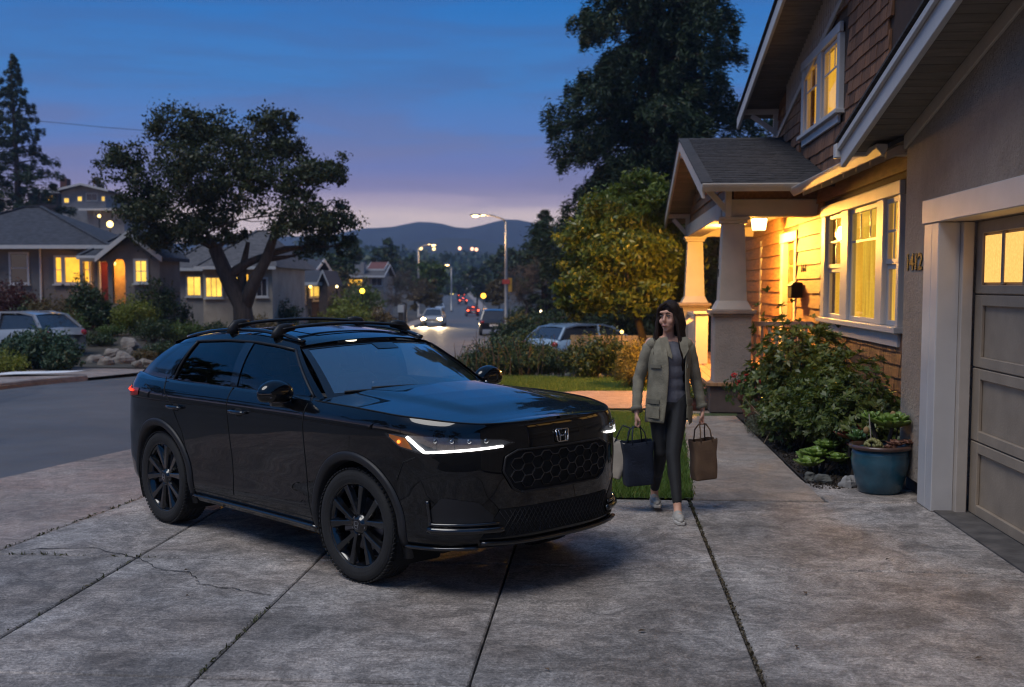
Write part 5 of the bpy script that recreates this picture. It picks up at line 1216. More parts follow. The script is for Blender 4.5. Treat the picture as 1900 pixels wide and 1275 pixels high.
# big oak across the street: clumps taken from its outline (metres from its foot)
OX, OY = -9.0, 38.0; oz = gzf(OX, OY)
def oc(px, py, dy, rx, rz_, ry=None): p = at(px, py, OY+dy); return ((p[0]-OX, dy, p[2]-oz), (rx*.92, ry or rx*.85, rz_*.9))
oak_cl = [oc(230, 300, 0, .95, .75), oc(275, 365, .8, 1.15, .9), oc(335, 240, .2, 1.2, .75), oc(350, 320, -1.0, 1.4, 1.1), oc(300, 430, .3, 1.3, .75), oc(400, 370, 1.0, 1.3, .9), oc(395, 250, .8, 1.1, .8), oc(440, 290, -.6, 1.1, 1.0), oc(500, 225, .2, .9, .55),
          oc(520, 270, .6, 1.2, .85), oc(560, 330, -.4, 1.25, .85), oc(610, 310, .3, .75, .65), oc(480, 340, -1.2, 1.0, .8), oc(545, 400, -.8, 1.25, .7), oc(610, 410, .2, 1.0, .75), oc(640, 450, .4, .55, .5), oc(580, 455, .8, .9, .45), oc(370, 425, -.9, 1.1, .6), oc(255, 390, -.8, .9, .6), oc(430, 440, 1.4, .8, .4)]
broadleaf('oak_tree', 'large spreading dark oak in front of the beige house across the street', (OX, OY, oz), [(0, 0, -.3), (.02, 0, .8), (-.05, 0, 1.5), (-.55, .1, 2.4), (-.95, .1, 3.4)], oak_cl, L_oak, 56000, .125, .40, seed=3, tips=7)
tr = bpy.data.objects['oak_tree']; MB().tube([(-.03, 0, 1.3), (.35, -.1, 2.2), (.8, -.1, 3.0), (1.1, 0, 3.9), (1.4, .1, 4.6)], [.26, .22, .18, .13, .07], 9).build('limb', m_bark, tr, smooth=True)
MB().tube([(-.05, 0, 1.4), (-.1, .3, 2.6), (.1, .4, 3.6)], [.2, .15, .07], 8).build('limb', m_bark, tr, smooth=True)
# redwood right of the street, pine on the hill
x, d, z = on(1212, 46)
conifer('redwood_tree', 'tall dark redwood rising behind the yellow leaved tree', (x, d, z), 24, lambda f: 5.6*(1-f)**.62*(.85+.15*math.sin(f*37))*(.95+.05*min(1, f*8))+.2, L_red, 380, seed=5, r0=.6, spray=3.9, size=.25, droop=.26, z0=.03, thick=.13, asp=.22, tuft=4, wild=True, wd=.26, wj=.12)
x, d, z = on(42, 88)
conifer('conifer', 'tapering conifer on the hillside at the left edge', (x, d, z), 19.0-z*.6, lambda f: 6.0*(1-f)**.9+.15, L_red, 110, seed=8, r0=.4, spray=1.3, size=.36, droop=.12, z0=.12, thick=.10, tuft=3)
x, d, z = on(1010, 75)
conifer('conifer', 'slender dark conifer below the redwood beside the street', (x, d, z), 8.0, lambda f: 2.4*(1-f)**.7+.1, L_red, 90, seed=9, r0=.3, spray=1.6, size=.34, droop=.2)
# yellow green tree by the porch
TX, TY, tz = *on(1170, 24.5)[:2], on(1170, 24.5)[2]
def tcl(px, py, dy, rx, rz_): p = at(px, py, TY+dy); return ((p[0]-TX, dy, p[2]-tz), (rx, rx*.9, rz_))
cit = [tcl(1195, 360, 0, .55, .45), tcl(1145, 400, -.2, .65, .5), tcl(1230, 410, .2, .6, .5), tcl(1090, 450, 0, .6, .45), tcl(1160, 470, -.6, .75, .55), tcl(1235, 480, -.3, .65, .55), tcl(1070, 510, .1, .45, .4), tcl(1115, 540, -.4, .65, .45), tcl(1190, 545, -.6, .7, .4), tcl(1255, 540, .1, .5, .4), tcl(1060, 565, .3, .4, .3)]
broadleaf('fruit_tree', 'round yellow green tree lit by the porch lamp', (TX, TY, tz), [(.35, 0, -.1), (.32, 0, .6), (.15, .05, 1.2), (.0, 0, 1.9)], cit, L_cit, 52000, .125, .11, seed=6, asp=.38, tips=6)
# ---------------------------------------------------------------- across the street, left
m_wgrey = stucco('grey_stucco', (.20, .175, .155), .4); m_wbeige = stucco('beige_stucco', (.36, .31, .25), .4); m_wlg = stucco('light_grey_stucco', (.27, .255, .25), .3); m_wblue = mat('blue_siding', (.12, .14, .175), .7, .15, 3, .3, 20, stretch=(.3, .3, 12))
m_droof = mat('dark_roof', (.040, .043, .055), .9, .4, 5, .6, 40, stretch=(1, 1, 4)); m_groof = mat('grey_roof', (.085, .078, .078), .9, .4, 5, .5, 40); m_rroof = mat('red_tile', (.15, .05, .035), .8, .3, 6, .5, 30)
m_wt = mat('window_trim', (.50, .49, .48), .5, .05); m_dg = mat('dark_pane', (.03, .035, .045), .08, .1, coat=.5); m_brickr = mat('red_brick', (.10, .04, .03), .9, .3, 20)
m_brown = mat('brown_siding', (.075, .05, .04), .8, .3, 4); m_reddoor = mat('red_door', (.10, .012, .010), .5)
m_lw = [emit('window_light_warm', (1.0, .46, .045), 1.7, .3, 2.2), emit('window_light_gold', (1.0, .56, .09), 1.7, .3, 1.6)]
def window(parent, x, z, w, h, y=0.0, lit=0, cols=2, rows=2, m=None, sill=True):
    m = m or m_wt; t = .07
    mb = MB(); mb.box(x-w/2-t, x-w/2, y-.05, y-.003, z-t, z+h+t); mb.box(x+w/2, x+w/2+t, y-.05, y-.003, z-t, z+h+t); mb.box(x-w/2, x+w/2, y-.05, y-.003, z+h, z+h+t); mb.box(x-w/2, x+w/2, y-.05, y-.003, z-t, z)
    o = mb.build('window', m, parent)
    dx, dz = w/cols, h/rows
    for i in range(cols):
        for j in range(rows): MB().box(x-w/2+i*dx+.012, x-w/2+(i+1)*dx-.012, y-.022, y-.004, z+j*dz+.012, z+(j+1)*dz-.012).build('pane', m_lw[lit-1] if lit else m_dg, o)
    if cols > 1 or rows > 1:
        mb = MB()
        for i in range(1, cols): mb.box(x-w/2+i*dx-.013, x-w/2+i*dx+.013, y-.034, y-.003, z, z+h)
        for j in range(1, rows): mb.box(x-w/2, x+w/2, y-.0335, y-.0035, z+j*dz-.013, z+j*dz+.013)
        mb.build('glazing_bar', m, o)
    if sill: MB().box(x-w/2-.12, x+w/2+.12, y-.11, y-.051, z-t-.04, z-t+.01).build('sill', m, o)
    return o
def gable_roof(parent, x0, x1, y0, y1, z, h, m, along='x', th=.12, name='roof', trim=None):
    trim = trim or m_wt
    if along == 'x':   # ridge runs along x
        ym = (y0+y1)/2; a = MB().prism([(y0, z), (ym, z+h), (ym, z+h+th), (y0, z+th)], x0, x1, 'x'); o = a.build(name, m, parent); MB().prism([(y1, z), (y1, z+th), (ym+.001, z+h+th), (ym+.001, z+h)], x0, x1, 'x').build('roof_slope', m, o)
        MB().box(x0, x1, y0-.06, y0-.002, z-.06, z+th).build('gutter', trim, o)
        for xx in (x0-.05, x1+.001): MB().prism([(y0, z-.05), (ym, z+h-.05), (y1, z-.05), (y1, z+th+.02), (ym, z+h+th+.02), (y0, z+th+.02)], xx, xx+.049, 'x').build('bargeboard', trim, o)
    else:
        xm = (x0+x1)/2; o = MB().prism([(x0, z), (x0, z+th), (xm, z+h+th), (xm, z+h)], y0, y1, 'y').build(name, m, parent); MB().prism([(x1, z), (xm+.001, z+h), (xm+.001, z+h+th), (x1, z+th)], y0, y1, 'y').build('roof_slope', m, o)
        MB().prism([(x0, z-.05), (xm, z+h-.05), (x1, z-.05), (x1, z+th+.02), (xm, z+h+th+.02), (x0, z+th+.02)], y0-.05, y0-.002, 'y').build('bargeboard', trim, o)
    return o
def hip_roof(parent, x0, x1, y0, y1, z, h, m, ins, name='roof', trim=None):
    ym = (y0+y1)/2; mb = MB(); v = [(x0, y0, z), (x1, y0, z), (x1, y1, z), (x0, y1, z), (x0+ins, ym, z+h), (x1-ins, ym, z+h)]
    o = mb.add(v, [(0, 1, 5, 4), (1, 2, 5), (2, 3, 4, 5), (3, 0, 4), (3, 2, 1, 0)]).build(name, m, parent)
    MB().box(x0-.02, x1+.02, y0-.08, y0-.002, z-.1, z+.03).build('gutter', trim or m_wt, o)
    for a, b in ((0, 4), (1, 5), (4, 5)): MB().bar(np.array(v[a])+np.array([0, 0, .02]), np.array(v[b])+np.array([0, 0, .02]), .16, .05).build('ridge_cap', m, o)
    return o
# --- grey stucco house
DA = 40.0; k = DA/F_PX
def ax(px): return (px-950)*k
A0 = ax(80); za = .6
hA = thing('grey_house', 'grey stucco bungalow with hip roof, arched lit porch and gable', 'house', (A0, DA, za), 0)
def X(px): return ax(px)-A0
def Zp(py, d=DA): return CAM_H+(530-py)*d/F_PX-za
MB().box(X(-160), X(212), .0, 4, -.6, Zp(458)).build('wall', m_wgrey, hA)
MB().prism([(X(178), -.6), (X(320), -.6), (X(320), Zp(482)), (X(278), Zp(441)), (X(228), Zp(482)), (X(178), Zp(482))], -1.3, -1.12, 'y') .build('porch_wall', m_wgrey, hA) if False else None
# porch wing: pieces round its openings
zt_, ze = Zp(481), Zp(482)
pw = MB(); y0, y1 = -1.35, -1.15
pw.box(X(228), X(236), y0, y1, -.6, zt_); pw.box(X(259), X(321), y0, y1, -.6, zt_); pw.box(X(236), X(259), y0, y1, -.6, Zp(562))
arch = [(X(236), zt_)]+[(X(247.5)-(X(259)-X(236))/2*math.cos(a), Zp(495)+.27*math.sin(a)) for a in np.linspace(0, math.pi, 13)]+[(X(259), zt_)]
pw.prism([(X(236), zt_)]+[(x, z) for x, z in arch[1:-1]]+[(X(259), zt_)], y0, y1, 'y')
pw.prism([(X(222), zt_+.001), (X(322), zt_+.001), (X(276), Zp(437))], y0, y1, 'y')
pw.build('porch_wall', m_wgrey, hA)
MB().box(X(321)-.15, X(321), -1.15, 1.0, -.6, zt_).build('side_wall', m_wgrey, hA)
MB().box(X(178), X(184), y0, y1, .0, zt_).build('porch_post', m_wgrey, hA)
MB().box(X(184), X(228), y0, y1, Zp(487), zt_).build('porch_lintel', m_wgrey, hA)
MB().box(X(180), X(262), -.5, -.003, -.6, Zp(578)).build('porch_floor', m_wbeige, hA)
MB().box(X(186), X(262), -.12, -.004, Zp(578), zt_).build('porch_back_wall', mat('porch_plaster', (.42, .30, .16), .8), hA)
dA = MB().box(X(194), X(212), -.18, -.122, Zp(577), Zp(487)).build('front_door', m_reddoor, hA); MB().box(X(191), X(193.8), -.2, -.122, Zp(577), Zp(484)).build('door_frame', m_wt, dA); MB().box(X(212.2), X(215), -.2, -.122, Zp(577), Zp(484)).build('door_frame', m_wt, dA)
lp = bpy.data.lights.new('porch_light', 'POINT'); lp.energy = 90; lp.color = (1, .42, .06); lp.shadow_soft_size = .1; lpo = bpy.data.objects.new('porch_light', lp); COL.objects.link(lpo); lpo.parent = hA; lpo.location = (X(228), -.7, Zp(492))
MB().ball((X(228), -.7, Zp(490)), .06, 8, 6).build('porch_bulb', emit('bulb', (1, .6, .15), 6), hA)
hip_roof(hA, X(-190), X(218), -.5, 5.5, Zp(458), Zp(390)-Zp(458)+.25, m_droof, 3.6)
gable_roof(hA, X(213), X(331), -1.7, 1.6, Zp(486), Zp(437)-Zp(483), m_droof, 'y', name='porch_roof')
hip_roof(hA, X(172), X(300), -1.2, 2.8, Zp(478), Zp(436)-Zp(478), m_droof, .8, name='link_roof')
window(hA, X(40), Zp(524), X(55)-X(25), Zp(472)-Zp(524), 0, 0, 1, 2)
for a, b, c in ((108, 118, 1), (125, 152, 1), (158, 169, 1)): window(hA, X((a+b)/2), Zp(524), X(b)-X(a), Zp(478)-Zp(524), 0, 1, c, 2 if b-a < 20 else 1)
window(hA, X(288), Zp(523), X(298)-X(279), Zp(486)-Zp(523), y0, 2, 2, 2)
MB().tube([(X(80), -.06, Zp(462)), (X(80), -.06, -.4)], .04, 6).build('downspout', m_wt, hA)
for kk in range(5): MB().box(X(188), X(222), -1.6-.3*kk, -1.3-.3*kk, -.6, Zp(578)-.16*(kk+1)).build('porch_step', mat('red_step', (.09, .03, .025), .7), hA)
# --- beige house
DB = 50.0; kB = DB/F_PX; zb = .5
hB = thing('beige_house', 'beige stucco cottage with lit windows behind the oak trunk', 'house', ((420-950)*kB, DB, zb), 0)
def X(px): return (px-420)*kB
def Zp(py): return CAM_H+(530-py)*kB-zb
MB().box(X(318), X(392), 0, 8, -.8, Zp(500)).build('wall', m_wlg, hB); MB().box(X(392.2), X(505), -1.2, 7, -.8, Zp(500)).build('bay_wall', m_wbeige, hB); MB().box(X(478), X(521), -1.6, 6, -.8, Zp(496)).build('side_wall', m_wbeige, hB)
hip_roof(hB, X(306), X(400), -.4, 8.4, Zp(499), 1.5, m_groof, 1.2); hip_roof(hB, X(386), X(530), -1.95, 8.5, Zp(497), 1.75, m_groof, 1.5)
window(hB, X(362), Zp(548), X(374)-X(350), Zp(514)-Zp(548), 0, 2, 2, 1); window(hB, X(412), Zp(550), X(427)-X(399), Zp(516)-Zp(550), -1.2, 2, 3, 1); window(hB, X(448), Zp(548), X(456)-X(441), Zp(515)-Zp(548), -1.2, 2, 2, 1)
window(hB, X(471), Zp(560), .35, 1.2, -1.2, 1, 1, 1); window(hB, X(502), Zp(548), X(511)-X(494), Zp(518)-Zp(548), -1.6, 0, 2, 1)
MB().hexa([(X(470), -2.6, Zp(568)), (X(520), -2.6, Zp(606)), (X(520), -2.5, Zp(606)), (X(470), -2.5, Zp(568))], [(X(470), -2.6, Zp(564)), (X(520), -2.6, Zp(602)), (X(520), -2.5, Zp(602)), (X(470), -2.5, Zp(564))]).build('stair_rail', m_wbeige, hB)
for kk in range(7): MB().box(X(468)+kk*.2, X(468)+kk*.2+.2, -2.5, -1.3, -1.2, Zp(580)-.17*kk).build('stair_step', m_wbeige, hB)
# --- blue grey house with porch
DC = 64.0; kC = DC/F_PX; zc = -.6
hC = thing('blue_house', 'blue grey gabled cottage with a lit porch post', 'house', ((560-950)*kC, DC, zc), 0)
def X(px): return (px-560)*kC
def Zp(py): return CAM_H+(530-py)*kC-zc
MB().box(X(500), X(572), 0, 9, -.6, Zp(522)).build('wall', m_wblue, hC); MB().prism([(X(548), Zp(530)), (X(570), Zp(530)), (X(570), Zp(520)), (X(560), Zp(497)), (X(548), Zp(520))], -.8, -.6, 'y').build('gable', m_wblue, hC)
gable_roof(hC, X(492), X(580), -.6, 9, Zp(520), Zp(482)-Zp(520), m_droof, 'x'); gable_roof(hC, X(544), X(574), -1.2, 4, Zp(524), Zp(494)-Zp(524), m_droof, 'y', name='front_gable', th=.1)
gable_roof(hC, X(566), X(612), -2.4, 2.4, Zp(528), Zp(506)-Zp(528), m_droof, 'x', name='porch_roof'); MB().prism([(X(606), Zp(600)), (X(620), Zp(600)), (X(622), Zp(530)), (X(614), Zp(506)), (X(606), Zp(530))], -2.4, 2.2, 'y').build('porch_gable', m_brown, hC)
gable_roof(hC, X(603), X(625), -2.6, 2.4, Zp(531), Zp(505)-Zp(531), m_droof, 'y', name='end_gable', th=.08)
MB().box(X(575), X(578), -2.3, -2.15, -.6, Zp(528)).build('porch_post', m_wt, hC); MB().box(X(580), X(606), -.3, -.1, -.6, Zp(528)).build('porch_back', m_brown, hC)
window(hC, X(587), Zp(550), .5, .55, -.3, 2, 1, 1); window(hC, X(594), Zp(556), .5, .9, -.3, 0, 1, 1); window(hC, X(556), Zp(562), .55, .9, 0, 0, 1, 1); window(hC, X(563), Zp(562), .25, .9, 0, 1, 1, 1); window(hC, X(537), Zp(552), .6, 1.0, 0, 0, 1, 1)
lp = bpy.data.lights.new('porch_light', 'POINT'); lp.energy = 30; lp.color = (1, .5, .1); lp.shadow_soft_size = .1; lpo = bpy.data.objects.new('porch_light', lp); COL.objects.link(lpo); lpo.parent = hC; lpo.location = (X(584), -1.2, Zp(534))
MB().ball((X(584), -1.2, Zp(532)), .08, 8, 6).build('porch_bulb', MATS['bulb'], hC)
MB().box(X(558), X(560.5), 1, 1.8, Zp(496), Zp(483)).build('chimney', m_wlg, hC)
# --- red roofed house down the street
DD = 112.0; kD = DD/F_PX; zd = -1.2
hD = thing('red_roof_house', 'cream house with red tiled dormer far down the street', 'house', ((675-950)*kD, DD, zd), 0)
def X(px): return (px-675)*kD
def Zp(py): return CAM_H+(530-py)*kD-zd
MB().box(X(635), X(712), 0, 9, 0, Zp(512)).build('wall', m_wbeige, hD); MB().box(X(683), X(708), 2, 8, Zp(512), Zp(500)).build('upper_wall', m_wlg, hD)
gable_roof(hD, X(632), X(716), -.8, 9.5, Zp(514), Zp(492)-Zp(514), m_groof, 'x'); gable_roof(hD, X(679), X(711), 1.4, 8.5, Zp(501), Zp(487)-Zp(501), m_rroof, 'x', name='dormer_roof')
MB().box(X(671), X(677), -.2, 1.2, Zp(514), Zp(487)).build('chimney', m_wlg, hD); window(hD, X(693), Zp(510), .8, .45, 2, 0, 2, 1, sill=False); window(hD, X(660), Zp(530), 1.4, .6, 0, 1, 2, 1, sill=False); window(hD, X(700), Zp(530), 1.0, .7, 0, 0, 2, 1, sill=False)
# --- houses up on the hill
def hillhouse(name, label, px0, px1, pyb, pye, pyr, d, m, mr, wins, along='x'):
    k = d/F_PX; zz = CAM_H+(530-pyb)*k; c = (px0+px1)/2; h = thing(name, label, 'house', ((c-950)*k, d, zz), 0); x0, x1 = (px0-c)*k, (px1-c)*k; ze = (pyb-pye)*k; hr = (pye-pyr)*k
    MB().box(x0, x1, 0, 8, -6, ze).build('wall', m, h)
    if along == 'y': MB().prism([(x0, ze), (x1, ze), ((x0+x1)/2, ze+hr)], 0, 8, 'y').build('gable', m, h)
    gable_roof(h, x0-.5, x1+.5, -.7, 8.5, ze, hr, mr, along)
    for a, b, y0_, y1_, lit in wins: window(h, ((a+b)/2-c)*k, (pyb-y1_)*k, (b-a)*k, (y1_-y0_)*k, 0, lit, 2, 1, sill=False)
    return h
h1 = hillhouse('hill_house', 'grey gabled house high on the hill with two lit windows', 122, 203, 398, 358, 346, 108, m_wlg, m_groof, [(127, 135, 370, 378, 2), (152, 159, 367, 375, 2), (168, 187, 362, 374, 0), (196, 201, 367, 375, 2)], 'y')
MB().box(-2.6, -1.95, 1, 2, 2, 3.4).build('chimney', m_brickr, h1)
hillhouse('hill_house', 'low dark house beside the chimney on the hill', 60, 116, 395, 360, 350, 112, m_brown, m_droof, [(84, 95, 365, 372, 0), (96, 108, 365, 374, 1)])
hillhouse('hill_house', 'pale lower house on the hill behind the oak', 168, 236, 432, 392, 384, 104, m_wlg, m_groof, [(182, 192, 394, 403, 0), (218, 226, 394, 408, 0)])
for i, (px, py, d, s) in enumerate([(184, 401, 103, .14), (204, 416, 98, .28)]):
    p = at(px, py, d); l = thing('garden_lamp', ['small warm lamp under the pale hill house', 'bright warm lamp on the hillside wall left of the oak'][i], 'lamp', (p[0], p[1], p[2]), 0); MB().ball((0, 0, 0), s, 10, 8).build('globe', emit('garden_glow', (1, .62, .2), 6), l, smooth=True); MB().tube([(0, 0, -s), (0, 0, -3)], .05, 6).build('post', m_dark, l)
    if i: ll = bpy.data.lights.new('lamp_light', 'POINT'); ll.energy = 260; ll.color = (1, .55, .15); ll.shadow_soft_size = .3; lo = bpy.data.objects.new('lamp_light', ll); COL.objects.link(lo); lo.parent = l; lo.location = (.3, -.8, 0)
# --- planting across the street
def sh(px, d, w, h, leaf, n, size, name, label, seed, **k):
    p = on(px, d); return shrub(name, label, p, (w/2, w/2*.9, h/2), leaf, n, size, seed, **k)
P = [(62, 26.9, 2.0, .95, L_jun, 9000, .10, 'juniper', 'dark spreading juniper beside the far pavement, left of the driveway', 21), (110, 26.2, .85, .62, L_jun, 3500, .09, 'juniper', 'small juniper at the right end of the spreading one', 22),
     (10, 24.6, .95, .55, L_yel, 3500, .055, 'low_shrub', 'bright yellow green low shrub at the left edge by the far pavement', 23),
     (22, 37, 1.9, 1.9, L_maroon, 4500, .10, 'maroon_shrub', 'maroon leaved shrub under the unlit window of the grey house', 24), (105, 35.5, 1.7, 1.25, L_brown, 4500, .09, 'bronze_shrub', 'bronze feathery shrub below the triple window of the grey house', 25),
     (165, 37, 1.6, 1.9, L_dark, 4500, .11, 'dark_shrub', 'dark camellia left of the red door', 26), (287, 38.5, 1.9, 2.1, L_dark, 5000, .10, 'dark_shrub', 'tall dark shrub below the right window of the grey house', 27),
     (250, 35, 1.3, 1.25, L_yel, 5000, .07, 'yellow_shrub', 'rounded yellow green shrub in front of the arched porch', 28), (283, 33.5, 1.2, .72, L_dark, 3500, .06, 'clipped_shrub', 'clipped dark round shrub right of the rock garden', 29),
     (318, 33.8, .9, .55, L_mid, 2500, .06, 'clipped_shrub', 'pale green clipped shrub further right of the rock garden', 30), (350, 35.5, 1.1, .55, L_mid, 2600, .07, 'clipped_shrub', 'low green shrub below the beige house', 31), (395, 37, 1.2, .7, L_dark, 2600, .07, 'clipped_shrub', 'dark shrub at the foot of the oak', 32),
     (150, 33.5, .9, .35, L_grey, 2000, .05, 'low_shrub', 'grey green cushion plant on the rock bank', 33), (205, 34.5, .9, .4, L_mid, 1800, .06, 'low_shrub', 'green cushion plant below the red steps', 34),
     (335, 43, 1.0, 1.3, L_dark, 1800, .09, 'dark_shrub', 'dark shrub between the grey and beige houses', 35),
     (525, 50, 1.7, 1.5, L_dark, 3000, .11, 'dark_shrub', 'dark round shrub left of the blue house door', 36), (545, 46, 1.6, .8, L_gold, 2200, .09, 'golden_shrub', 'golden shrub below the blue house', 37), (480, 44, 1.6, .8, L_brown, 2200, .09, 'bronze_shrub', 'bronze shrub by the beige stairs', 38),
     (640, 62, 3.2, 2.1, L_yel, 4500, .16, 'yellow_shrub', 'large bright green shrub right of the blue house', 39), (668, 74, 3.2, 3.0, L_mid, 3200, .2, 'green_shrub', 'green shrub with a lamp in front, down the street', 40),
     (600, 56, 2.2, 1.0, L_gold, 2000, .12, 'golden_shrub', 'golden low shrub under the brown porch', 41), (700, 66, 2.2, 1.7, L_brown, 3000, .14, 'bronze_shrub', 'brown hedge beside the pavement left of the street', 42), (722, 60, 1.5, .8, L_mid, 2000, .1, 'green_shrub', 'low green shrub by the wooden post', 43),
     (640, 92, 5, 4.4, L_brown, 3000, .24, 'bronze_shrub', 'olive tree like shrub below the red roof', 44)]
P += [(60, 36.5, 1.5, 1.1, L_dark, 3200, .09, 'dark_shrub', 'dark shrub between the maroon and bronze shrubs', 45), (130, 34.2, 1.2, .8, L_mid, 3000, .07, 'green_shrub', 'mid green shrub above the far driveway', 46), (222, 37.5, 1.2, 1.1, L_mid, 3000, .08, 'green_shrub', 'green shrub beside the porch steps', 47), (185, 32.4, .9, .4, L_dark, 2200, .06, 'low_shrub', 'dark mat of foliage among the rocks', 48), (303, 31.4, 1.1, .45, L_dark, 2600, .06, 'low_shrub', 'dark cushion at the right end of the rocks', 49), (335, 31.2, .9, .4, L_jun, 2400, .06, 'low_shrub', 'blue green cushion beyond the rocks', 50), (375, 33.5, 1.2, .6, L_mid, 2600, .07, 'green_shrub', 'green shrub left of the oak foot', 51), (265, 30.4, .8, .3, L_brown, 2000, .05, 'low_shrub', 'brown ground cover below the clipped shrub', 52)]
for a in P: sh(a[0], a[1], a[2], a[3], a[4], a[5], a[6], a[7], a[8], a[9], group='shrubs across the street')
# bushes covering the slope below the hill houses
rg = nrng(44)
pts = []; nn = []
for i in range(70):
    px = rg.uniform(-40, 330); d = rg.uniform(62, 100); x = (px-950)/F_PX*d; z = gzf(x, d); r = rg.uniform(1.0, 2.4); p, q = blob(900, (x, d, z+r*.5), (r*1.2, r*1.2, r*.9), rg, .5, .3, floor=z); pts.append(p); nn.append(q)
tag(link('hillside_brush', leafmesh('hillside_brush', np.concatenate(pts), L_mid, .3, .6, np.concatenate(nn), .4, rg)), 'green brush covering the slope below the hill houses', None, kind='stuff')
m_rock = mat('garden_rock', (.20, .175, .15), .9, .35, 6, .8, 25, world=True)
RK = [(207, 30.6, .50, .2, 'flat pale boulder at the top of the rock garden'), (243, 32, .55, .28, 'squarish grey boulder behind the rock garden'), (240, 31, .22, .18, 'small upright pale rock'), (225, 29.6, .55, .22, 'long grey rock in the middle of the bank'), (195, 28.9, .45, .2, 'brownish rock at the left of the bank'), (262, 28.4, .45, .16, 'pale slab at the right end of the rock garden'), (275, 27.9, .3, .18, 'broken grey rock below the pale slab'), (255, 27.8, .2, .14, 'small white stone below the slab'), (290, 27.7, .2, .12, 'rounded stone nearest the kerb'), (175, 29.6, .5, .16, 'low rock behind the driveway edge')]
for i, (px, d, w, h, l) in enumerate(RK): p = on(px, d); rock('rock', l, p, (w*.5, w*.36, h*.8), 60+i, m_rock, 'rocks of the garden bank')
bank = MB(); tag(MB().add([*[(x_, y_, gzf(x_, y_)+.005) for x_ in np.linspace(-12.6, -8.6, 6) for y_ in np.linspace(27.6, 38, 8)]], [(i*8+j, (i+1)*8+j, (i+1)*8+j+1, i*8+j+1) for i in range(5) for j in range(7)]).build('garden_bank', m_earth), kind='structure')
tag(MB().add([(-16, 24.0, .01), (-11.7, 25.0, .01), (-11.2, 26.4, .01), (-12.9, 28.0, .0), (-17, 29, .0)], [(0, 1, 2, 3, 4)]).build('verge', m_earth), kind='structure')
mb = MB().tube([(-15.2, 22.0, .05), (-12.9, 23.6, .05), (-11.8, 25.1, .05)], .07, 6); tag(mb.build('log_edging', m_bark), 'low wooden edging along the far pavement', 'edging')
# ---------------------------------------------------------------- middle ground, right of the street
def sh2(px, d, w, h, dp, leaf, n, size, name, label, seed, **k):
    p = on(px, d); return shrub(name, label, p, (w/2, dp/2, h/2), leaf, n, size, seed, **k)
sh2(955, 24.0, 2.5, .86, 1.1, L_jun, 24000, .085, 'hedge', 'low dark untrimmed hedge between the lawn and the street', 70, lobes=9, amp=.3, asp=.3, upw=.4)
hg = bpy.data.objects['hedge']; st = MB(); rg = nrng(2)
for k in range(26):
    x = rg.uniform(-1.2, 1.2); st.tube([(x, -.45+rg.normal(0, .1), 0), (x+rg.normal(0, .06), -.5, .4), (x+rg.normal(0, .12), -.45, rg.uniform(.55, 1.05))], [.012, .009, .004], 5)
st.build('bare_twigs', m_bark, hg)
sh2(1105, 22.6, 1.35, .95, .9, L_dark, 9000, .07, 'dark_shrub', 'dark loose shrub in front of the pale blue car', 71, amp=.5)
sh2(1178, 20.4, .82, .92, .8, L_gold, 12000, .05, 'golden_bush', 'golden round bush on the lawn just left of the walking woman', 72, asp=.35, upw=.4)
sh2(1100, 23.6, 1.0, .35, .5, L_brown, 2500, .06, 'low_shrub', 'dry brown plants under the dark shrub by the lawn', 73)
for i, (px, d, w, l) in enumerate([(1075, 22.6, .12, 'white stone at the lawn edge under the dark shrub'), (1118, 22.5, .14, 'larger pale stone at the lawn edge'), (1062, 22.9, .15, 'pale stone near the end of the hedge')]): rock('rock', l, on(px, d), (w, w*.7, w*.7), 90+i, mat('pale_stone', (.27, .26, .25), .9, .3, 6, .6, 30), 'stones at the lawn edge')
# shrubs further down the right side
Pm = [(960, 62, 2.0, 1.4, L_gold, 2500, .12, 'golden_shrub', 'golden brown shrub right of the street lamp'), (985, 55, 1.5, .9, L_brown, 2500, .1, 'bronze_shrub', 'brown rounded shrub by the right pavement'), (955, 82, 2.4, 1.7, L_dark, 2200, .16, 'dark_shrub', 'dark shrub behind the street lamp foot'), (1010, 48, 2.4, 1.5, L_mid, 3500, .12, 'green_shrub', 'green shrub behind the pale blue car'), (1045, 40, 2.0, 1.3, L_dark, 3500, .11, 'dark_shrub', 'dark shrub under the redwood beyond the pale blue car'), (975, 70, 1.8, 1.2, L_dark, 2200, .13, 'dark_shrub', 'clipped dark shrub right of the lamp post')]
for i, a in enumerate(Pm): sh2(a[0]+8, a[1], a[2], a[3], a[2]*.8, a[4], a[5], a[6], a[7], a[8], 100+i, group='shrubs along the right pavement')
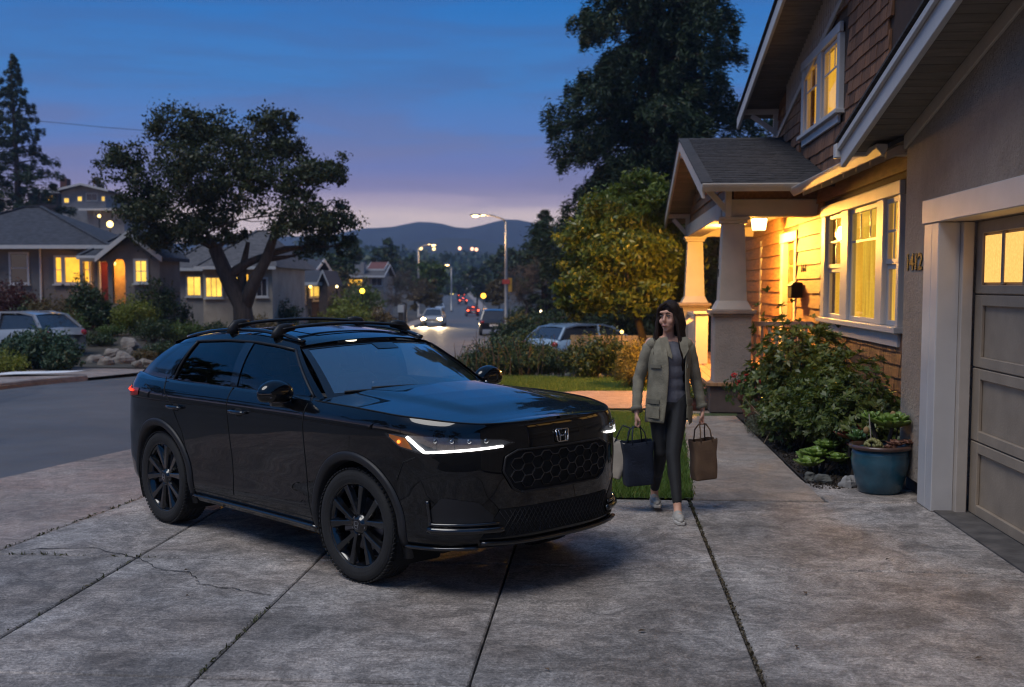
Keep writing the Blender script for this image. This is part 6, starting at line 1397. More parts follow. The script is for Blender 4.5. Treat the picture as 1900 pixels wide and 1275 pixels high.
# trees down the street
def far_tree(px, d, pyt, w, leaf, name, label, seed, n=4500, bare=False, py0=None):
    p = on(px, d); k = d/F_PX; H = CAM_H+(530-pyt)*k-p[2]; rw = w*k/2; rg = nrng(seed); cl = []
    for i in range(9):
        a = rg.uniform(0, 6.28); f = rg.uniform(.2, .62); z = rg.uniform(.42, .86)*H; cl.append(((math.cos(a)*rw*f, math.sin(a)*rw*f, z), (rw*.5, rw*.5, H*.17)))
    cl.append(((0, 0, H*.84), (rw*.5, rw*.5, H*.16)))
    return broadleaf(name, label, p, [(0, 0, -.2), (0, 0, H*.2), (.1, 0, H*.38)], cl, leaf, n, max(.12, d*.0034), max(.1, H*.03), 'trees down the street', seed, tips=(26 if bare else 3), asp=.6 if not bare else .07)
FT = [(752, 86, 492, 105, L_twig, 'bare_tree', 'leafless grey tree left of the white oncoming car', 2600, True), (800, 120, 486, 72, L_mid, 'round_tree', 'rounded green tree beyond the leafless one', 5000, False), (790, 105, 515, 60, L_brown, 'round_tree', 'smaller olive tree in front of the rounded one', 3500, False),
      (716, 150, 446, 66, L_dark, 'dark_tree', 'tall dark round tree behind the red roof', 5000, False), (660, 130, 440, 60, L_dark, 'dark_tree', 'dark tree at the right edge of the oak', 4500, False), (770, 175, 470, 70, L_dark, 'dark_tree', 'dark tree between the tall one and the lamp', 4000, False),
      (975, 72, 488, 95, L_twig, 'bare_tree', 'leafless brown tree right of the street lamp', 3000, True), (925, 115, 520, 50, L_brown, 'russet_tree', 'small russet tree left of the lamp post', 3000, False), (885, 170, 498, 60, L_dark, 'dark_tree', 'dark flat topped tree at the bend of the street', 4000, False), (940, 150, 462, 90, L_dark, 'dark_tree', 'dark tree behind the street lamp', 5000, False), (985, 120, 445, 60, L_dark, 'dark_tree', 'dark tree left of the redwood foot', 4500, False), (850, 260, 520, 50, L_dark, 'dark_tree', 'distant tree at the end of the street', 2500, False), (820, 230, 505, 60, L_mid, 'round_tree', 'distant green tree left of the street end', 3000, False), (905, 300, 505, 60, L_dark, 'dark_tree', 'distant tree right of the street end', 2500, False), (735, 210, 470, 60, L_dark, 'dark_tree', 'distant dark tree above the bare one', 2500, False),
      (185, 128, 332, 40, L_brown, 'round_tree', 'russet tree behind the grey hill house', 2600, False), (545, 95, 478, 70, L_dark, 'dark_tree', 'dark tree above the blue house roof', 2500, False), (620, 100, 470, 70, L_dark, 'dark_tree', 'dark tree behind the brown porch', 3000, False), (1290, 40, 300, 150, L_dark, 'dark_tree', 'dark tree behind the porch', 9000, False), (1420, 48, 200, 140, L_dark, 'dark_tree', 'dark tree behind the upper gable', 9000, False)]
for i, a in enumerate(FT): far_tree(a[0], a[1], a[2], a[3], a[4], a[5], a[6], 200+i, a[7], a[8])
# ---------------------------------------------------------------- other cars
def carpaint(name, c): return mat(name, c, .3, .05, coat=1.0)
def small_car(name, label, loc, rz_, m, L=4.3, Wd=1.78, Hh=1.48, kind='hatch', head=False, tail=False, group=None, wag=.0):
    T = thing(name, label, 'car', loc, rz_, group); w = Wd/2; hl = L/2; x0 = -hl
    # side profile stations: x, bottom, belt, half width factor
    S = [(-hl, .42, .80, .80), (-hl+.06, .30, .98, .90), (-hl+.35, .24, 1.0, .97), (-hl+.8, .22, .99, 1), (0, .22, .95, 1), (hl-1.2, .22, .92, 1), (hl-.6, .23, .84, .98), (hl-.15, .26, .74, .90), (hl, .40, .62, .78)]
    rows = [[(x, -w*f*.93, b), (x, -w*f, b+.12), (x, -w*f, (b+t)/2+.05), (x, -w*f*.97, t-.05), (x, -w*f*.86, t), (x, 0, t+.03), (x, w*f*.86, t), (x, w*f*.97, t-.05), (x, w*f, (b+t)/2+.05), (x, w*f, b+.12), (x, w*f*.93, b)] for x, b, t, f in S]
    mb = MB().grid(rows); n = len(rows[0]); mb.f += [tuple(range(n)), tuple(range(len(mb.v)-n, len(mb.v)))[::-1]]; mb.build('body', m, T, smooth=True, bevel=.0)
    rb = -hl+(.18 if kind == 'hatch' else .25); C = [(rb, .99, rb+.05), (rb+.45, Hh-.06, 0), (rb+.9, Hh, 0), (-.1, Hh-.01, 0), (.35, Hh-.10, 0), (hl-1.25, .93, 0)]
    top = [(rb+.38, Hh-.08), (rb+.85, Hh), (-.1, Hh-.005), (.30, Hh-.09)]
    g = MB(); yb, yt = w*.86, w*.66
    base = [(rb, .985), (hl-1.15, .92)]
    g.add([(rb, -yb, .985), (hl-1.15, -yb, .92), (hl-1.15, yb, .92), (rb, yb, .985)]+[(x, s*yt, z) for s in (-1, 1) for x, z in (top[0], top[3])], [(0, 1, 5, 4), (1, 2, 7, 5), (2, 3, 6, 7), (3, 0, 4, 6)])
    g.build('glasshouse', m_dg, T)
    r = MB(); rr = [[(x, yt*1.02*s, z+.03*(1-s*s)+.004) for s in np.linspace(-1, 1, 7)] for x, z in top]; r.grid(rr); r.build('roof', m, T, smooth=True)
    for s in (-1, 1):
        pl = MB()
        for a, b in (((rb, .985), top[0]), ((hl-1.15, .92), top[3])): pl.bar((a[0], s*yb, a[1]), (b[0], s*yt*1.0, b[1]+.01), .07, .07)
        pl.bar((-.35, s*yb*1.005, .95), (-.30, s*yt*1.01, Hh-.01), .05, .09); pl.bar((top[0][0], s*yt, top[0][1]), (top[1][0], s*yt, top[1][1]), .06, .05); pl.bar((top[1][0], s*yt, top[1][1]), (top[2][0], s*yt, top[2][1]), .06, .05); pl.bar((top[2][0], s*yt, top[2][1]), (top[3][0], s*yt, top[3][1]), .06, .05)
        pl.build('pillar_frame', m, T)
    for x in (-hl+.78, hl-.85):
        for s in (-1, 1):
            wh_ = MB().lathe([(.20, -.1), (.31, -.1), (.325, -.06), (.325, .06), (.31, .1), (.2, .1)], 20, (x, s*(w-.10), .325), 'y').build('wheel', m_rub, T); MB().lathe([(0, -.02), (.2, -.02), (.19, .105*1), (.05, .09), (0, .09)], 16, (x, s*(w-.10), .325), 'y').build('rim', m_steel, wh_)
    for s in (-1, 1):
        o = MB().ball((hl-.12, s*w*.72, .66), (.12, .19, .12), 12, 8).build('headlight', emit('headlamp_on', (1.0, .66, .26), 55) if head else m_refl, T, smooth=True)
        MB().ball((-hl+.06, s*w*.78, .86), (.09, .13, .09), 12, 8).build('tail_light', emit('brake_lamp', (1.0, .10, .03), 9) if tail else mat('tail_red', (.3, .01, .01), .2, coat=.5), T, smooth=True)
        MB().ball((hl-1.25, s*(w+.09), .97), (.06, .10, .06), 8, 6).build('mirror', m, T, smooth=True)
    MB().box(-hl-.012, -hl+.02, -.26, .26, .60, .73).build('number_plate', mat('plate', (.6, .6, .58), .5), T)
    if tail: MB().ball((-hl+.1, 0, Hh-.12), (.05, .2, .03), 8, 6).build('brake_strip', MATS['brake_lamp'], T)
    if head:
        for s in (-1, 1):
            l = bpy.data.lights.new('headlamp_beam', 'SPOT'); l.energy = 2600; l.color = (1, .72, .38); l.spot_size = R(70); l.spot_blend = .8; l.shadow_soft_size = .1
            o = bpy.data.objects.new('headlamp_beam', l); COL.objects.link(o); o.parent = T; o.location = (hl+.05, s*w*.72, .66); o.rotation_euler = (0, R(-80), 0)
            o.rotation_euler = Vector((1, 0, -.10)).to_track_quat('-Z', 'Y').to_euler()
    return T
def roadpos(px, d): x = (px-950)/F_PX*d; return (x, d, float(zdip(d))-.11)
small_car('oncoming_car', 'pale car coming up the street with bright headlights', roadpos(805, 95), R(-90-1), carpaint('champagne_paint', (.34, .31, .27)), 4.4, 1.85, 1.5, head=True)
small_car('parked_suv', 'black suv parked at the kerb beside the street lamp', roadpos(915, 72), R(90+2), carpaint('black_car_paint', (.012, .012, .014)), 4.5, 1.8, 1.62, tail=False)
small_car('red_car', 'red car driving away with lit brake lights', roadpos(876, 160), R(96), carpaint('red_paint', (.22, .02, .015)), 4.3, 1.8, 1.45, tail=True)
small_car('white_car', 'white car parked on the left behind the oncoming one', roadpos(815, 195), R(-86), carpaint('white_paint_car', (.5, .52, .55)), 4.4, 1.8, 1.55)
small_car('distant_car', 'farther car with red lights at the bend of the street', roadpos(858, 240), R(98), carpaint('dark_red_paint', (.09, .015, .012)), 4.3, 1.8, 1.45, tail=True)
small_car('distant_car', 'farthest car braking where the street ends', roadpos(855, 275), R(98), carpaint('dark_red_paint', (.09, .015, .012)), 4.3, 1.8, 1.45, tail=True)
x, y, z = on(1098, 36); small_car('pale_blue_car', 'pale blue wagon parked behind the dark shrub by the lawn', (x, y, z-.0), R(38), carpaint('pale_blue_paint', (.28, .36, .44)), 4.4, 1.8, 1.42)
x, y, z = on(18, 31.0); small_car('silver_hatchback', 'silver hatchback in the driveway at the left edge', (x, y, -.28), R(158), carpaint('silver_paint', (.24, .26, .29)), 4.0, 1.72, 1.42)
# ---------------------------------------------------------------- street lamps
m_galv = mat('galvanised_steel', (.26, .255, .25), .5, .15, 5, metal=.6)
def lamp_post(label, px, d, pyh, arm, pyarm, glow, s=1.0, light=0):
    p = on(px, d); k = d/F_PX; T = thing('street_lamp', label, 'street lamp', p, 0, 'street lamps'); H = CAM_H+(530-pyh)*k-p[2]; a = arm*k
    MB().lathe([(.16*s, 0), (.16*s, .25), (.11*s, .3), (.085*s, H*.6), (.065*s, H)], 12).build('post', m_galv, T, smooth=True)
    MB().tube([(0, 0, H-.05), (a*.1, 0, H+.12), (a*.5, 0, H+.34*s), (a, 0, H+.38*s)], .045*s, 8).build('arm', m_galv, T, smooth=True)
    h = MB().ball((a+.12*np.sign(a), 0, H+.36*s), (.36*s, .15*s, .08*s), 12, 8).build('lamp_head', m_galv, T, smooth=True); MB().ball((a+.14*np.sign(a), 0, H+.31*s), (.19*s, .12*s, .085*s), 12, 8).build('lamp_bowl', emit('sodium_glow', (1.0, .60, .22), glow), h, smooth=True)
    if light:
        l = bpy.data.lights.new('street_light', 'POINT'); l.energy = light; l.color = (1, .55, .2); l.shadow_soft_size = .2; o = bpy.data.objects.new('street_light', l); COL.objects.link(o); o.parent = T; o.location = (a+.14*np.sign(a), 0, H+.1)
    return T
T = lamp_post('tall steel street lamp with its arm over the road and signs on the post', 939, 66, 412, -52, 402, 12, 1.0, 700)
MB().box(-.22, .22, -.16, -.14, 3.0, 3.26).build('sign_plate', mat('red_sign', (.5, .06, .04), .5), T); MB().box(.12, .34, -.12, -.10, 2.55, 3.35).build('parking_sign', mat('amber_sign', (.5, .25, .03), .5), T); MB().tube([(.25, 0, .0), (.25, 0, 1.9)], .03, 6).build('meter_post', m_galv, T)
lamp_post('second street lamp farther on the left with two lights', 777, 130, 462, 26, 460, 14, 1.3, 500); lamp_post('third street lamp hanging over the far end of the street', 838, 190, 498, -6, 495, 20, 1.8)
for i, (px, py, d, s, c, l) in enumerate([(672, 540, 72, .26, (1, .66, .05), 'round yellow lamp in front of the green shrub'), (838, 543, 240, .75, (1, .75, .2), 'yellow light low at the end of the street'), (625, 532, 63, .12, (1, .75, .35), 'small lamp at the corner of the brown porch'), (897, 549, 120, .45, (1, .45, .04), 'amber light by the russet tree'), (1004, 578, 60, .12, (1, .8, .5), 'small white light in the shrubs right of the street')]):
    p = at(px, py, d); g0 = gzf(p[0], p[1]); T = thing('garden_lamp', l, 'lamp', (p[0], p[1], g0), 0); MB().ball((0, 0, p[2]-g0), s*.6, 10, 8).build('globe', emit('globe_glow_%d' % i, c, 5), T, smooth=True); MB().tube([(0, 0, 0), (0, 0, p[2]-g0-s*.5)], .04, 6).build('post', m_dark, T)
x, y, z = on(744, 62); T = thing('wooden_post', 'short wooden post with a white cap on the left pavement', 'post', (x, y, z)); MB().box(-.12, .12, -.12, .12, 0, 1.35).build('post', m_bark, T); MB().box(-.15, .15, -.15, .15, 1.36, 1.75).build('cap', m_wt, T)
# ---------------------------------------------------------------- next house beyond the porch, with a lit fence
nx_, ny_ = hw(5.2, 34)
hN = thing('neighbour_house', 'dark grey neighbouring house seen through the porch', 'house', (nx_, ny_, -.3), -PHI)
MB().box(-1.0, 8, -1, 8, 0, 3.2).build('wall', mat('dark_siding', (.07, .065, .06), .8, .2, 3, .3, 10, stretch=(.2, .2, 10)), hN); gable_roof(hN, -1.6, 8.5, -1.8, 8.6, 3.1, 1.9, m_groof, 'x'); window(hN, .3, 1.0, 1.1, 1.2, -1.0, 0, 2, 1); window(hN, 3.0, 1.0, 1.1, 1.2, -1.0, 1, 2, 1)
fp = on(1135, 33); T = thing('lit_fence', 'warmly lit board fence behind the yellow green tree', 'fence', fp, R(-6))
for i in range(16): MB().box(-1.2+.15*i, -1.2+.15*i+.14, -.02, .02, 0.0, 1.12).build('fence_board', mat('fence_board', (.40, .25, .11), .7, .2, 3, rnd=.15), T)
l = bpy.data.lights.new('fence_light', 'POINT'); l.energy = 26; l.color = (1, .5, .1); l.shadow_soft_size = .1; o = bpy.data.objects.new('fence_light', l); COL.objects.link(o); o.parent = T; o.location = (.3, -.7, 1.2); MB().ball((.3, -.7, 1.25), .05, 8, 6).build('fence_bulb', MATS['bulb'], T); MB().tube([(.3, -.7, 0), (.3, -.7, 1.2)], .02, 6).build('lamp_stake', m_dark, T)
# ---------------------------------------------------------------- plants and pots by the house
def at_h(q, p, z=0): return (*hw(q, p), z)
def leafshrub(name, label, q, p, r, n, size, seed, leaf, tilt=.6, cz=None):
    """rosettes of leaves on twig ends, larger leaves that can be told apart"""
    rg = nrng(seed); T = thing(name, label, 'shrub', at_h(q, p), -PHI, 'shrubs in the planting bed'); r = np.array(r)
    cs = [((0, 0, r[2]*.98), r*np.array([.82, .82, .95]))]+[((math.cos(a)*r[0]*.6, math.sin(a)*r[1]*.6, r[2]*rg.uniform(.6, 1.25)), r*rg.uniform(.38, .56)) for a in rg.uniform(0, 6.28, 7)]
    tips, dn = [], []
    for c, rr in cs: a, b = blob(n//len(cs), c, rr, rg, .35, .4); tips.append(a); dn.append(b)
    tips = np.concatenate(tips); dn = np.concatenate(dn); k = tips[:, 2] > .06; tips, dn = tips[k], dn[k]
    up = unit(dn*.7+np.array([0, 0, .65])+rg.normal(0, .25, dn.shape)); m = 7
    P, N, D = [], [], []
    for j in range(m):
        a = 2*math.pi*j/m+rg.uniform(0, 1, len(tips)); e1 = unit(np.cross(up, np.array([.3, .7, .2]))); e2 = np.cross(up, e1)
        d = unit(e1*np.cos(a)[:, None]+e2*np.sin(a)[:, None]+up*rg.uniform(.1, .9, len(tips))[:, None]); P.append(tips+d*size*.5); D.append(d); N.append(unit(up-d*np.sum(up*d, 1, keepdims=True)))
    link('leaves', leafmesh('leaves', np.concatenate(P), leaf, size, .42, np.concatenate(N), .9, rg, np.concatenate(D), .95, .3), T)
    st = MB()
    for i in rg.choice(len(tips), min(70, len(tips)), False): st.tube(bez((rg.normal(0, .06), rg.normal(0, .06), -.02), tips[i], rg.normal(0, .06, 3), 5), np.linspace(.014, .004, 5), 5)
    st.build('stems', m_bark, T); return T
leafshrub('glossy_shrub', 'tall glossy shrub lit by the porch lamp in front of the railing', 2.45, 14.5, (.62, .95, .80), 1250, .085, 31, L_gloss)
leafshrub('glossy_shrub', 'broad dark glossy shrub below the big window, next to the garage', 2.58, 12.1, (.50, 1.25, .60), 1700, .075, 32, L_gloss)
leafshrub('glossy_shrub', 'low dark front part of the planting, behind the succulents', 2.22, 13.0, (.38, .8, .40), 650, .07, 33, L_gloss)
shrub('lavender', 'low grey green lavender by the walkway', at_h(2.05, 14.0), (.26, .55, .17), L_grey, 5500, .035, 34, 'shrubs in the planting bed', 'shrub', .25, 5, .3, .8)
rg = nrng(77); T = thing('dry_stalks', 'pale dry stalks sticking out of the lavender', 'plant', at_h(2.12, 13.4)); st = MB()
for k in range(16): a = rg.uniform(0, 6.28); st.tube([(rg.normal(0, .15), rg.normal(0, .3), 0), (rg.normal(0, .2), rg.normal(0, .35), rg.uniform(.3, .6))], [.005, .003], 4)
st.build('stalks', mat('dry_stalk', (.30, .22, .14), .8), T)
# succulents
def rosette(mb, c, n, L, w, open_=1.0, rg=None, thick=.2, tiers=3):
    for t_ in range(tiers):
        m = n-t_*2; el = (.15+.32*t_)*open_
        for k in range(m):
            a = 2*math.pi*(k+t_*.5)/m+rg.normal(0, .06); l = L*(1-.2*t_)*rg.uniform(.85, 1.1); d = np.array([math.cos(a)*math.cos(el), math.sin(a)*math.cos(el), math.sin(el)]); s = np.array([-math.sin(a), math.cos(a), 0]); u = np.cross(d, s)
            if u[2] < 0: u = -u
            c0 = np.array(c); prof = [(0, .25), (.35, .7), (.7, 1), (.9, .75), (1, .12)]
            V = []
            for f, wf in prof:
                p = c0+d*l*f+np.array([0, 0, 1])*l*.25*f*f; V += [p+s*w*wf*.5+u*w*.18*wf, p-u*w*thick*wf*.4, p-s*w*wf*.5+u*w*.18*wf, p+u*w*thick*wf*.25]
            F = [(i*4+j, i*4+(j+1) % 4, (i+1)*4+(j+1) % 4, (i+1)*4+j) for i in range(4) for j in range(4)]; mb.add(V, F)
def succ(name, label, loc, specs, m, seed, stem=True):
    rg = nrng(seed); T = thing(name, label, 'succulent', loc, -PHI, 'succulents')
    for c, n, L, w, o in specs:
        mb = MB(); rosette(mb, c, n, L, w, o, rg); mb.build('rosette', m, T, smooth=True)
        if stem: MB().tube([(c[0]*.4, c[1]*.4, 0), c], [.022, .018], 6).build('stem', m_bark, T)
    return T
m_sg = mat('green_succulent', (.13, .22, .035), .4, .25, 8, spec=.5, col2=(.19, .28, .05)); m_sr = mat('red_succulent', (.17, .03, .025), .45, .35, 9, col2=(.24, .07, .04)); m_sb = mat('bronze_succulent', (.20, .09, .055), .5, .3, 9); m_sd = mat('dark_green_succulent', (.06, .12, .03), .4, .3, 8); m_so = mat('olive_succulent', (.17, .16, .05), .55, .3, 30)
succ('succulent', 'bright green succulent with broad leaves at the edge of the walkway', at_h(2.12, 11.25), [((.0, 0, .16), 9, .17, .12, 1.0), ((-.1, -.18, .1), 8, .15, .11, 1.1), ((.13, .1, .24), 8, .14, .10, 1.0), ((-.05, .2, .12), 8, .13, .09, 1), ((.18, -.12, .14), 8, .13, .10, 1.2)], m_sg, 41)
succ('succulent', 'dark red succulent rosettes between the green one and the blue pot', at_h(2.42, 11.15), [((.0, 0, .36), 11, .15, .09, 1.3), ((.16, .05, .42), 10, .13, .09, 1.2), ((.05, -.12, .28), 9, .12, .08, 1.2)], m_sr, 42)
succ('succulent', 'pale green rosette rising beside the blue pot rim', at_h(2.36, 10.55), [((.0, 0, .42), 9, .12, .07, 2.0)], m_sd, 43)
for i, (q, p, w, l) in enumerate([(2.1, 10.75, .085, 'dark mossy stone beside the blue pot'), (2.28, 10.52, .10, 'white pitted stone touching the blue pot'), (2.02, 10.9, .07, 'small dark stone at the slab edge')]): rock('rock', l, at_h(q, p), (w, w*.8, w*.75), 120+i, mat('mossy_stone', (.09, .09, .08), .95, .4, 10, .8, 30) if i != 1 else MATS['pale_stone'], 'stones by the pot')
# blue glazed pot
BP = at_h(2.50, 10.28)
pot = thing('blue_pot', 'large blue glazed pot in front of the garage corner', 'plant pot', BP)
mg = NT('blue_glaze'); P_ = mg.n('TexCoord').outputs['Object']; c_ = mg.mix(mg.ramp(mg.noise(P_, 6, 5, .6), .35, .7), (.012, .055, .085), (.022, .10, .145)); c_ = mg.mix(mg.math('MULTIPLY', mg.ramp(mg.noise(P_, 14, 4), .56, .7), .35), c_, (.07, .12, .14))
b_ = mg.n('BsdfPrincipled'); mg.set(b_.inputs['Base Color'], c_); b_.inputs['Roughness'].default_value = .28; b_.inputs['Coat Weight'].default_value = .5; m_blue = mg.out(b_.outputs[0])
MB().lathe([(.0, .0), (.165, .0), (.185, .02), (.21, .10), (.245, .24), (.252, .30), (.245, .345), (.250, .355), (.245, .365), (.243, .40), (.22, .40), (.22, .33), (0, .33)], 40, cap=False).build('pot_body', m_blue, pot, smooth=True)
MB().lathe([(.235, .395), (.268, .40), (.275, .418), (.268, .435), (.225, .435), (.22, .40)], 40, cap=False).build('pot_rim', mat('rim_glaze', (.07, .035, .025), .35, .4, 12, coat=.4), pot, smooth=True)
MB().lathe([(0, .37), (.222, .375), (.222, .36), (0, .36)], 24, cap=False).build('potting_soil', m_soil, pot)
rg = nrng(50)
succ('succulent', 'green rosette succulent growing at the back of the blue pot', (BP[0]+.06, BP[1]+.06, .375), [((.06, .0, .20), 12, .24, .10, .9), ((-.1, .1, .24), 9, .13, .06, 1.5)], m_sg, 51)
succ('succulent', 'pinkish bronze succulent hanging over the front of the blue pot', (BP[0]+.10, BP[1]-.13, .375), [((0, 0, .06), 9, .09, .05, 1.0), ((.1, .04, .07), 8, .08, .05, 1), ((-.06, -.03, .04), 7, .07, .04, .9)], m_sb, 52, False)
T = thing('succulent', 'beaded olive succulent mound in the blue pot', 'succulent', (BP[0]-.09, BP[1]-.08, .37), 0, 'succulents'); mb = MB()
for k in range(90): a, f = rg.uniform(0, 6.28), rg.uniform(0, 1)**.5; mb.ball((.105*f*math.cos(a), .105*f*math.sin(a), .10*(1-f*f)+.02), (.015, .015, .017), 6, 5)
mb.build('beads', m_so, T, smooth=True)
T = thing('succulent', 'dry seed heads on stalks standing in the blue pot', 'succulent', (BP[0]+.12, BP[1]+.10, .37), 0, 'succulents'); mb = MB(); mc = MB()
for x, y, h, lx_ in [(.0, .0, .30, .02), (.06, .04, .26, .03), (.12, -.02, .24, .16), (-.22, -.1, .17, -.03)]: mb.tube([(x, y, 0), (x+lx_*.5, y, h*.6), (x+lx_, y, h)], .006, 5); mc.ball((x+lx_, y, h+.02), (.028, .028, .034), 8, 6)
mb.build('stalks', m_bark, T); mc.build('seed_heads', mat('seed_head', (.24, .15, .06), .8), T, smooth=True)
mb = MB(); mb.tube([(-.2, -.12, .0), (-.24, -.14, .34)], .005, 5); mb.build('stake', m_trim, T)
# terracotta pots with geraniums
m_terra = mat('terracotta', (.17, .06, .035), .8, .3, 8, .3, 40)
L_ger = leafmat('geranium_leaf', (.03, .06, .012), (.09, .13, .03), .5, .3); m_flr = mat('red_petal', (.50, .02, .015), .5, .3, 20)
def terra(label, q, p, s, seed, flowers, plabel):
    b = at_h(q, p); T = thing('terracotta_pot', label, 'plant pot', b, 0, 'terracotta pots')
    MB().lathe([(0, 0), (.16*s, 0), (.235*s, .30*s), (.22*s, .30*s), (.21*s, .26*s), (0, .26*s)], 28, cap=False).build('pot_body', m_terra, T, smooth=True); MB().lathe([(.232*s, .285*s), (.258*s, .285*s), (.262*s, .37*s), (.235*s, .37*s), (.225*s, .30*s)], 28, cap=False).build('pot_rim', m_terra, T, smooth=True)
    rg = nrng(seed); G = thing('geranium', plabel, 'flower', (b[0], b[1], .27*s), 0, 'potted geraniums'); pt, nr_ = blob(int(900*s), (0, 0, .16*s), (.36*s, .36*s, .24*s), rg, .6, .35); k = pt[:, 2] > -.02
    link('leaves', leafmesh('leaves', pt[k], L_ger, .055*s+.01, .9, nr_[k], .6, rg), G)
    for k in range(flowers):
        a = rg.uniform(0, 6.28) if k > 2 else [3.6, 4.6, 2.9][k]; r_ = rg.uniform(.18, .36)*s; c = np.array([math.cos(a)*r_, math.sin(a)*r_, rg.uniform(.2, .46)*s]); f = MB(); 
        for j in range(14): d = unit(rg.normal(size=3)); f.ball(c+d*.028, (.016, .016, .012), 6, 4)
        f.build('flower_head', m_flr, G, smooth=True); MB().tube([(c[0]*.4, c[1]*.4, 0), tuple(c)], .005, 4).build('flower_stalk', m_bark, G)
terra('wide terracotta pot at the right of the porch pier', 2.12, 15.4, 1.05, 61, 8, 'red flowering geranium in the wide terracotta pot'); terra('small terracotta pot left of the porch pier, behind the woman', 1.38, 16.9, .62, 62, 1, 'leafy plant in the small terracotta pot')
# fallen leaves on the driveway
rg = nrng(88)
for k in range(14):
    q, p = rg.uniform(-3.5, 2.6), rg.uniform(5.0, 9.6); L_ = rg.uniform(.03, .06); o = MB().add([(-L_/2, 0, .004), (0, L_*.22, .010), (L_/2, 0, .006), (0, -L_*.22, .012)], [(0, 1, 2), (0, 2, 3)]).build('fallen_leaf', mat('dead_leaf', (.09, .055, .03), .8, .4, 5, rnd=.4)); o.location = (*hw(q, p), .004); o.rotation_euler = (rg.normal(0, .12), rg.normal(0, .12), rg.uniform(0, 6.28)); tag(o, 'small dry leaf lying on the driveway concrete', 'leaf', 'fallen leaves on the driveway')
# ---------------------------------------------------------------- the woman on the walkway (she faces -y, towards the viewer)
WX, WY = 1.268, 9.15
per = thing('person', 'woman with long dark hair in an olive jacket walking with a bag in each hand', 'person', (WX, WY, .004), R(0)); per.scale = (.97, 1.02, 1.05)
m_skin = mat('skin', (.62, .34, .235), .5, .08, 14, spec=.35); m_hair = mat('dark_brown_hair', (.024, .013, .008), .55, .5, 30, .6, 60, stretch=(6, 6, .6), spec=.25)
m_jack = mat('olive_jacket', (.24, .215, .155), .85, .22, 14, .5, 90, spec=.2); m_jackd = mat('olive_jacket_seam', (.16, .145, .105), .85, .2, 14); m_shirt = mat('grey_tee', (.12, .12, .14), .9, .15, 20, .3, 80); m_pant = mat('black_leggings', (.012, .012, .013), .7, .2, 12)
m_shoe = mat('pale_slip_on', (.36, .34, .31), .8, .15, 30); m_sole = mat('shoe_sole', (.45, .43, .40), .8)
def chain(mb, P, r, n=10):
    mb.tube(P, r, n)
    for p, q in zip(P, r if hasattr(r, '__len__') else [r]*len(P)): mb.ball(p, q, n, 8)
def remesh(o, vs, it=2):
    m = o.modifiers.new('remesh', 'REMESH'); m.mode = 'VOXEL'; m.voxel_size = vs; m.use_smooth_shade = True
    s_ = o.modifiers.new('smooth', 'SMOOTH'); s_.factor = .5; s_.iterations = it; return o
SHz = 1.325
J = dict(hipR=(-.085, .0, .86), hipL=(.085, -.01, .86), kneeR=(-.055, .00, .475), kneeL=(.025, -.14, .47), ankR=(-.075, .245, .125), ankL=(.045, -.285, .095),
         shR=(-.152, .0, SHz-.012), shL=(.158, .01, SHz-.012), elR=(-.245, .045, 1.03), elL=(.245, .06, 1.02), wrR=(-.268, -.04, .785), wrL=(.292, .02, .80))
b = MB(); h0 = np.array([0, -.005, 1.515]); YAW = R(-33)    # head turned towards her right
def hd(x, y, z): c, s = math.cos(YAW), math.sin(YAW); return (h0[0]+x*c-y*s, h0[1]+x*s+y*c, h0[2]+z)
chain(b, [(0, .02, .88), (0, .015, 1.0), (0, .015, 1.15), (0, .02, 1.27)], [.11, .10, .105, .085]); b.ball((0, .01, .86), (.145, .10, .09)); b.ball((0, .0, 1.17), (.10, .08, .065))
chain(b, [J['shR'], (0, .02, 1.34), J['shL']], [.040, .045, .040]); chain(b, [(0, .025, 1.30), (0, .012, 1.43)], [.052, .046])
for S_ in 'RL':
    chain(b, [J['hip'+S_], J['knee'+S_], J['ank'+S_]], [.082, .055, .034]); k_, a_ = np.array(J['knee'+S_]), np.array(J['ank'+S_]); b.ball(k_*.68+a_*.32+np.array([0, .02, 0]), (.05, .055, .10))
    chain(b, [J['sh'+S_], J['el'+S_], J['wr'+S_]], [.046, .037, .024]); w = np.array(J['wr'+S_]); sx_ = -1 if S_ == 'R' else 1
    b.ball(w+np.array([0, -.004, -.045]), (.017, .038, .048))                       # palm, hanging, knuckles down
    for k in range(4):                                                            # four fingers curled round the handle
        y = -.030+.0195*k; L_ = [.040, .045, .042, .034][k]; p0 = w+np.array([sx_*.004, y, -.080]); p1 = p0+np.array([sx_*.004, 0, -L_*.55]); p2 = p1+np.array([-sx_*L_*.55, 0, -L_*.25]); p3 = p2+np.array([-sx_*L_*.25, 0, L_*.5]); chain(b, [p0, p1, p2, p3], [.0092, .0088, .0082, .0074], 7)
    chain(b, [w+np.array([-sx_*.006, -.032, -.035]), w+np.array([-sx_*.022, -.046, -.062]), w+np.array([-sx_*.026, -.036, -.092])], [.0115, .010, .0085], 7)   # thumb from the side of the palm
    f0 = np.array(J['ank'+S_]); chain(b, [f0, f0+np.array([0, -.04, -.055]), f0+np.array([.0, -.15, -.075])], [.034, .034, .026])
b.ball(hd(0, .012, .03), (.074, .092, .098)); b.ball(hd(0, -.022, -.035), (.058, .066, .078)); b.ball(hd(0, -.056, -.092), (.026, .026, .022)); b.ball(hd(-.036, -.056, -.03), (.026, .026, .026)); b.ball(hd(.036, -.056, -.03), (.026, .026, .026))
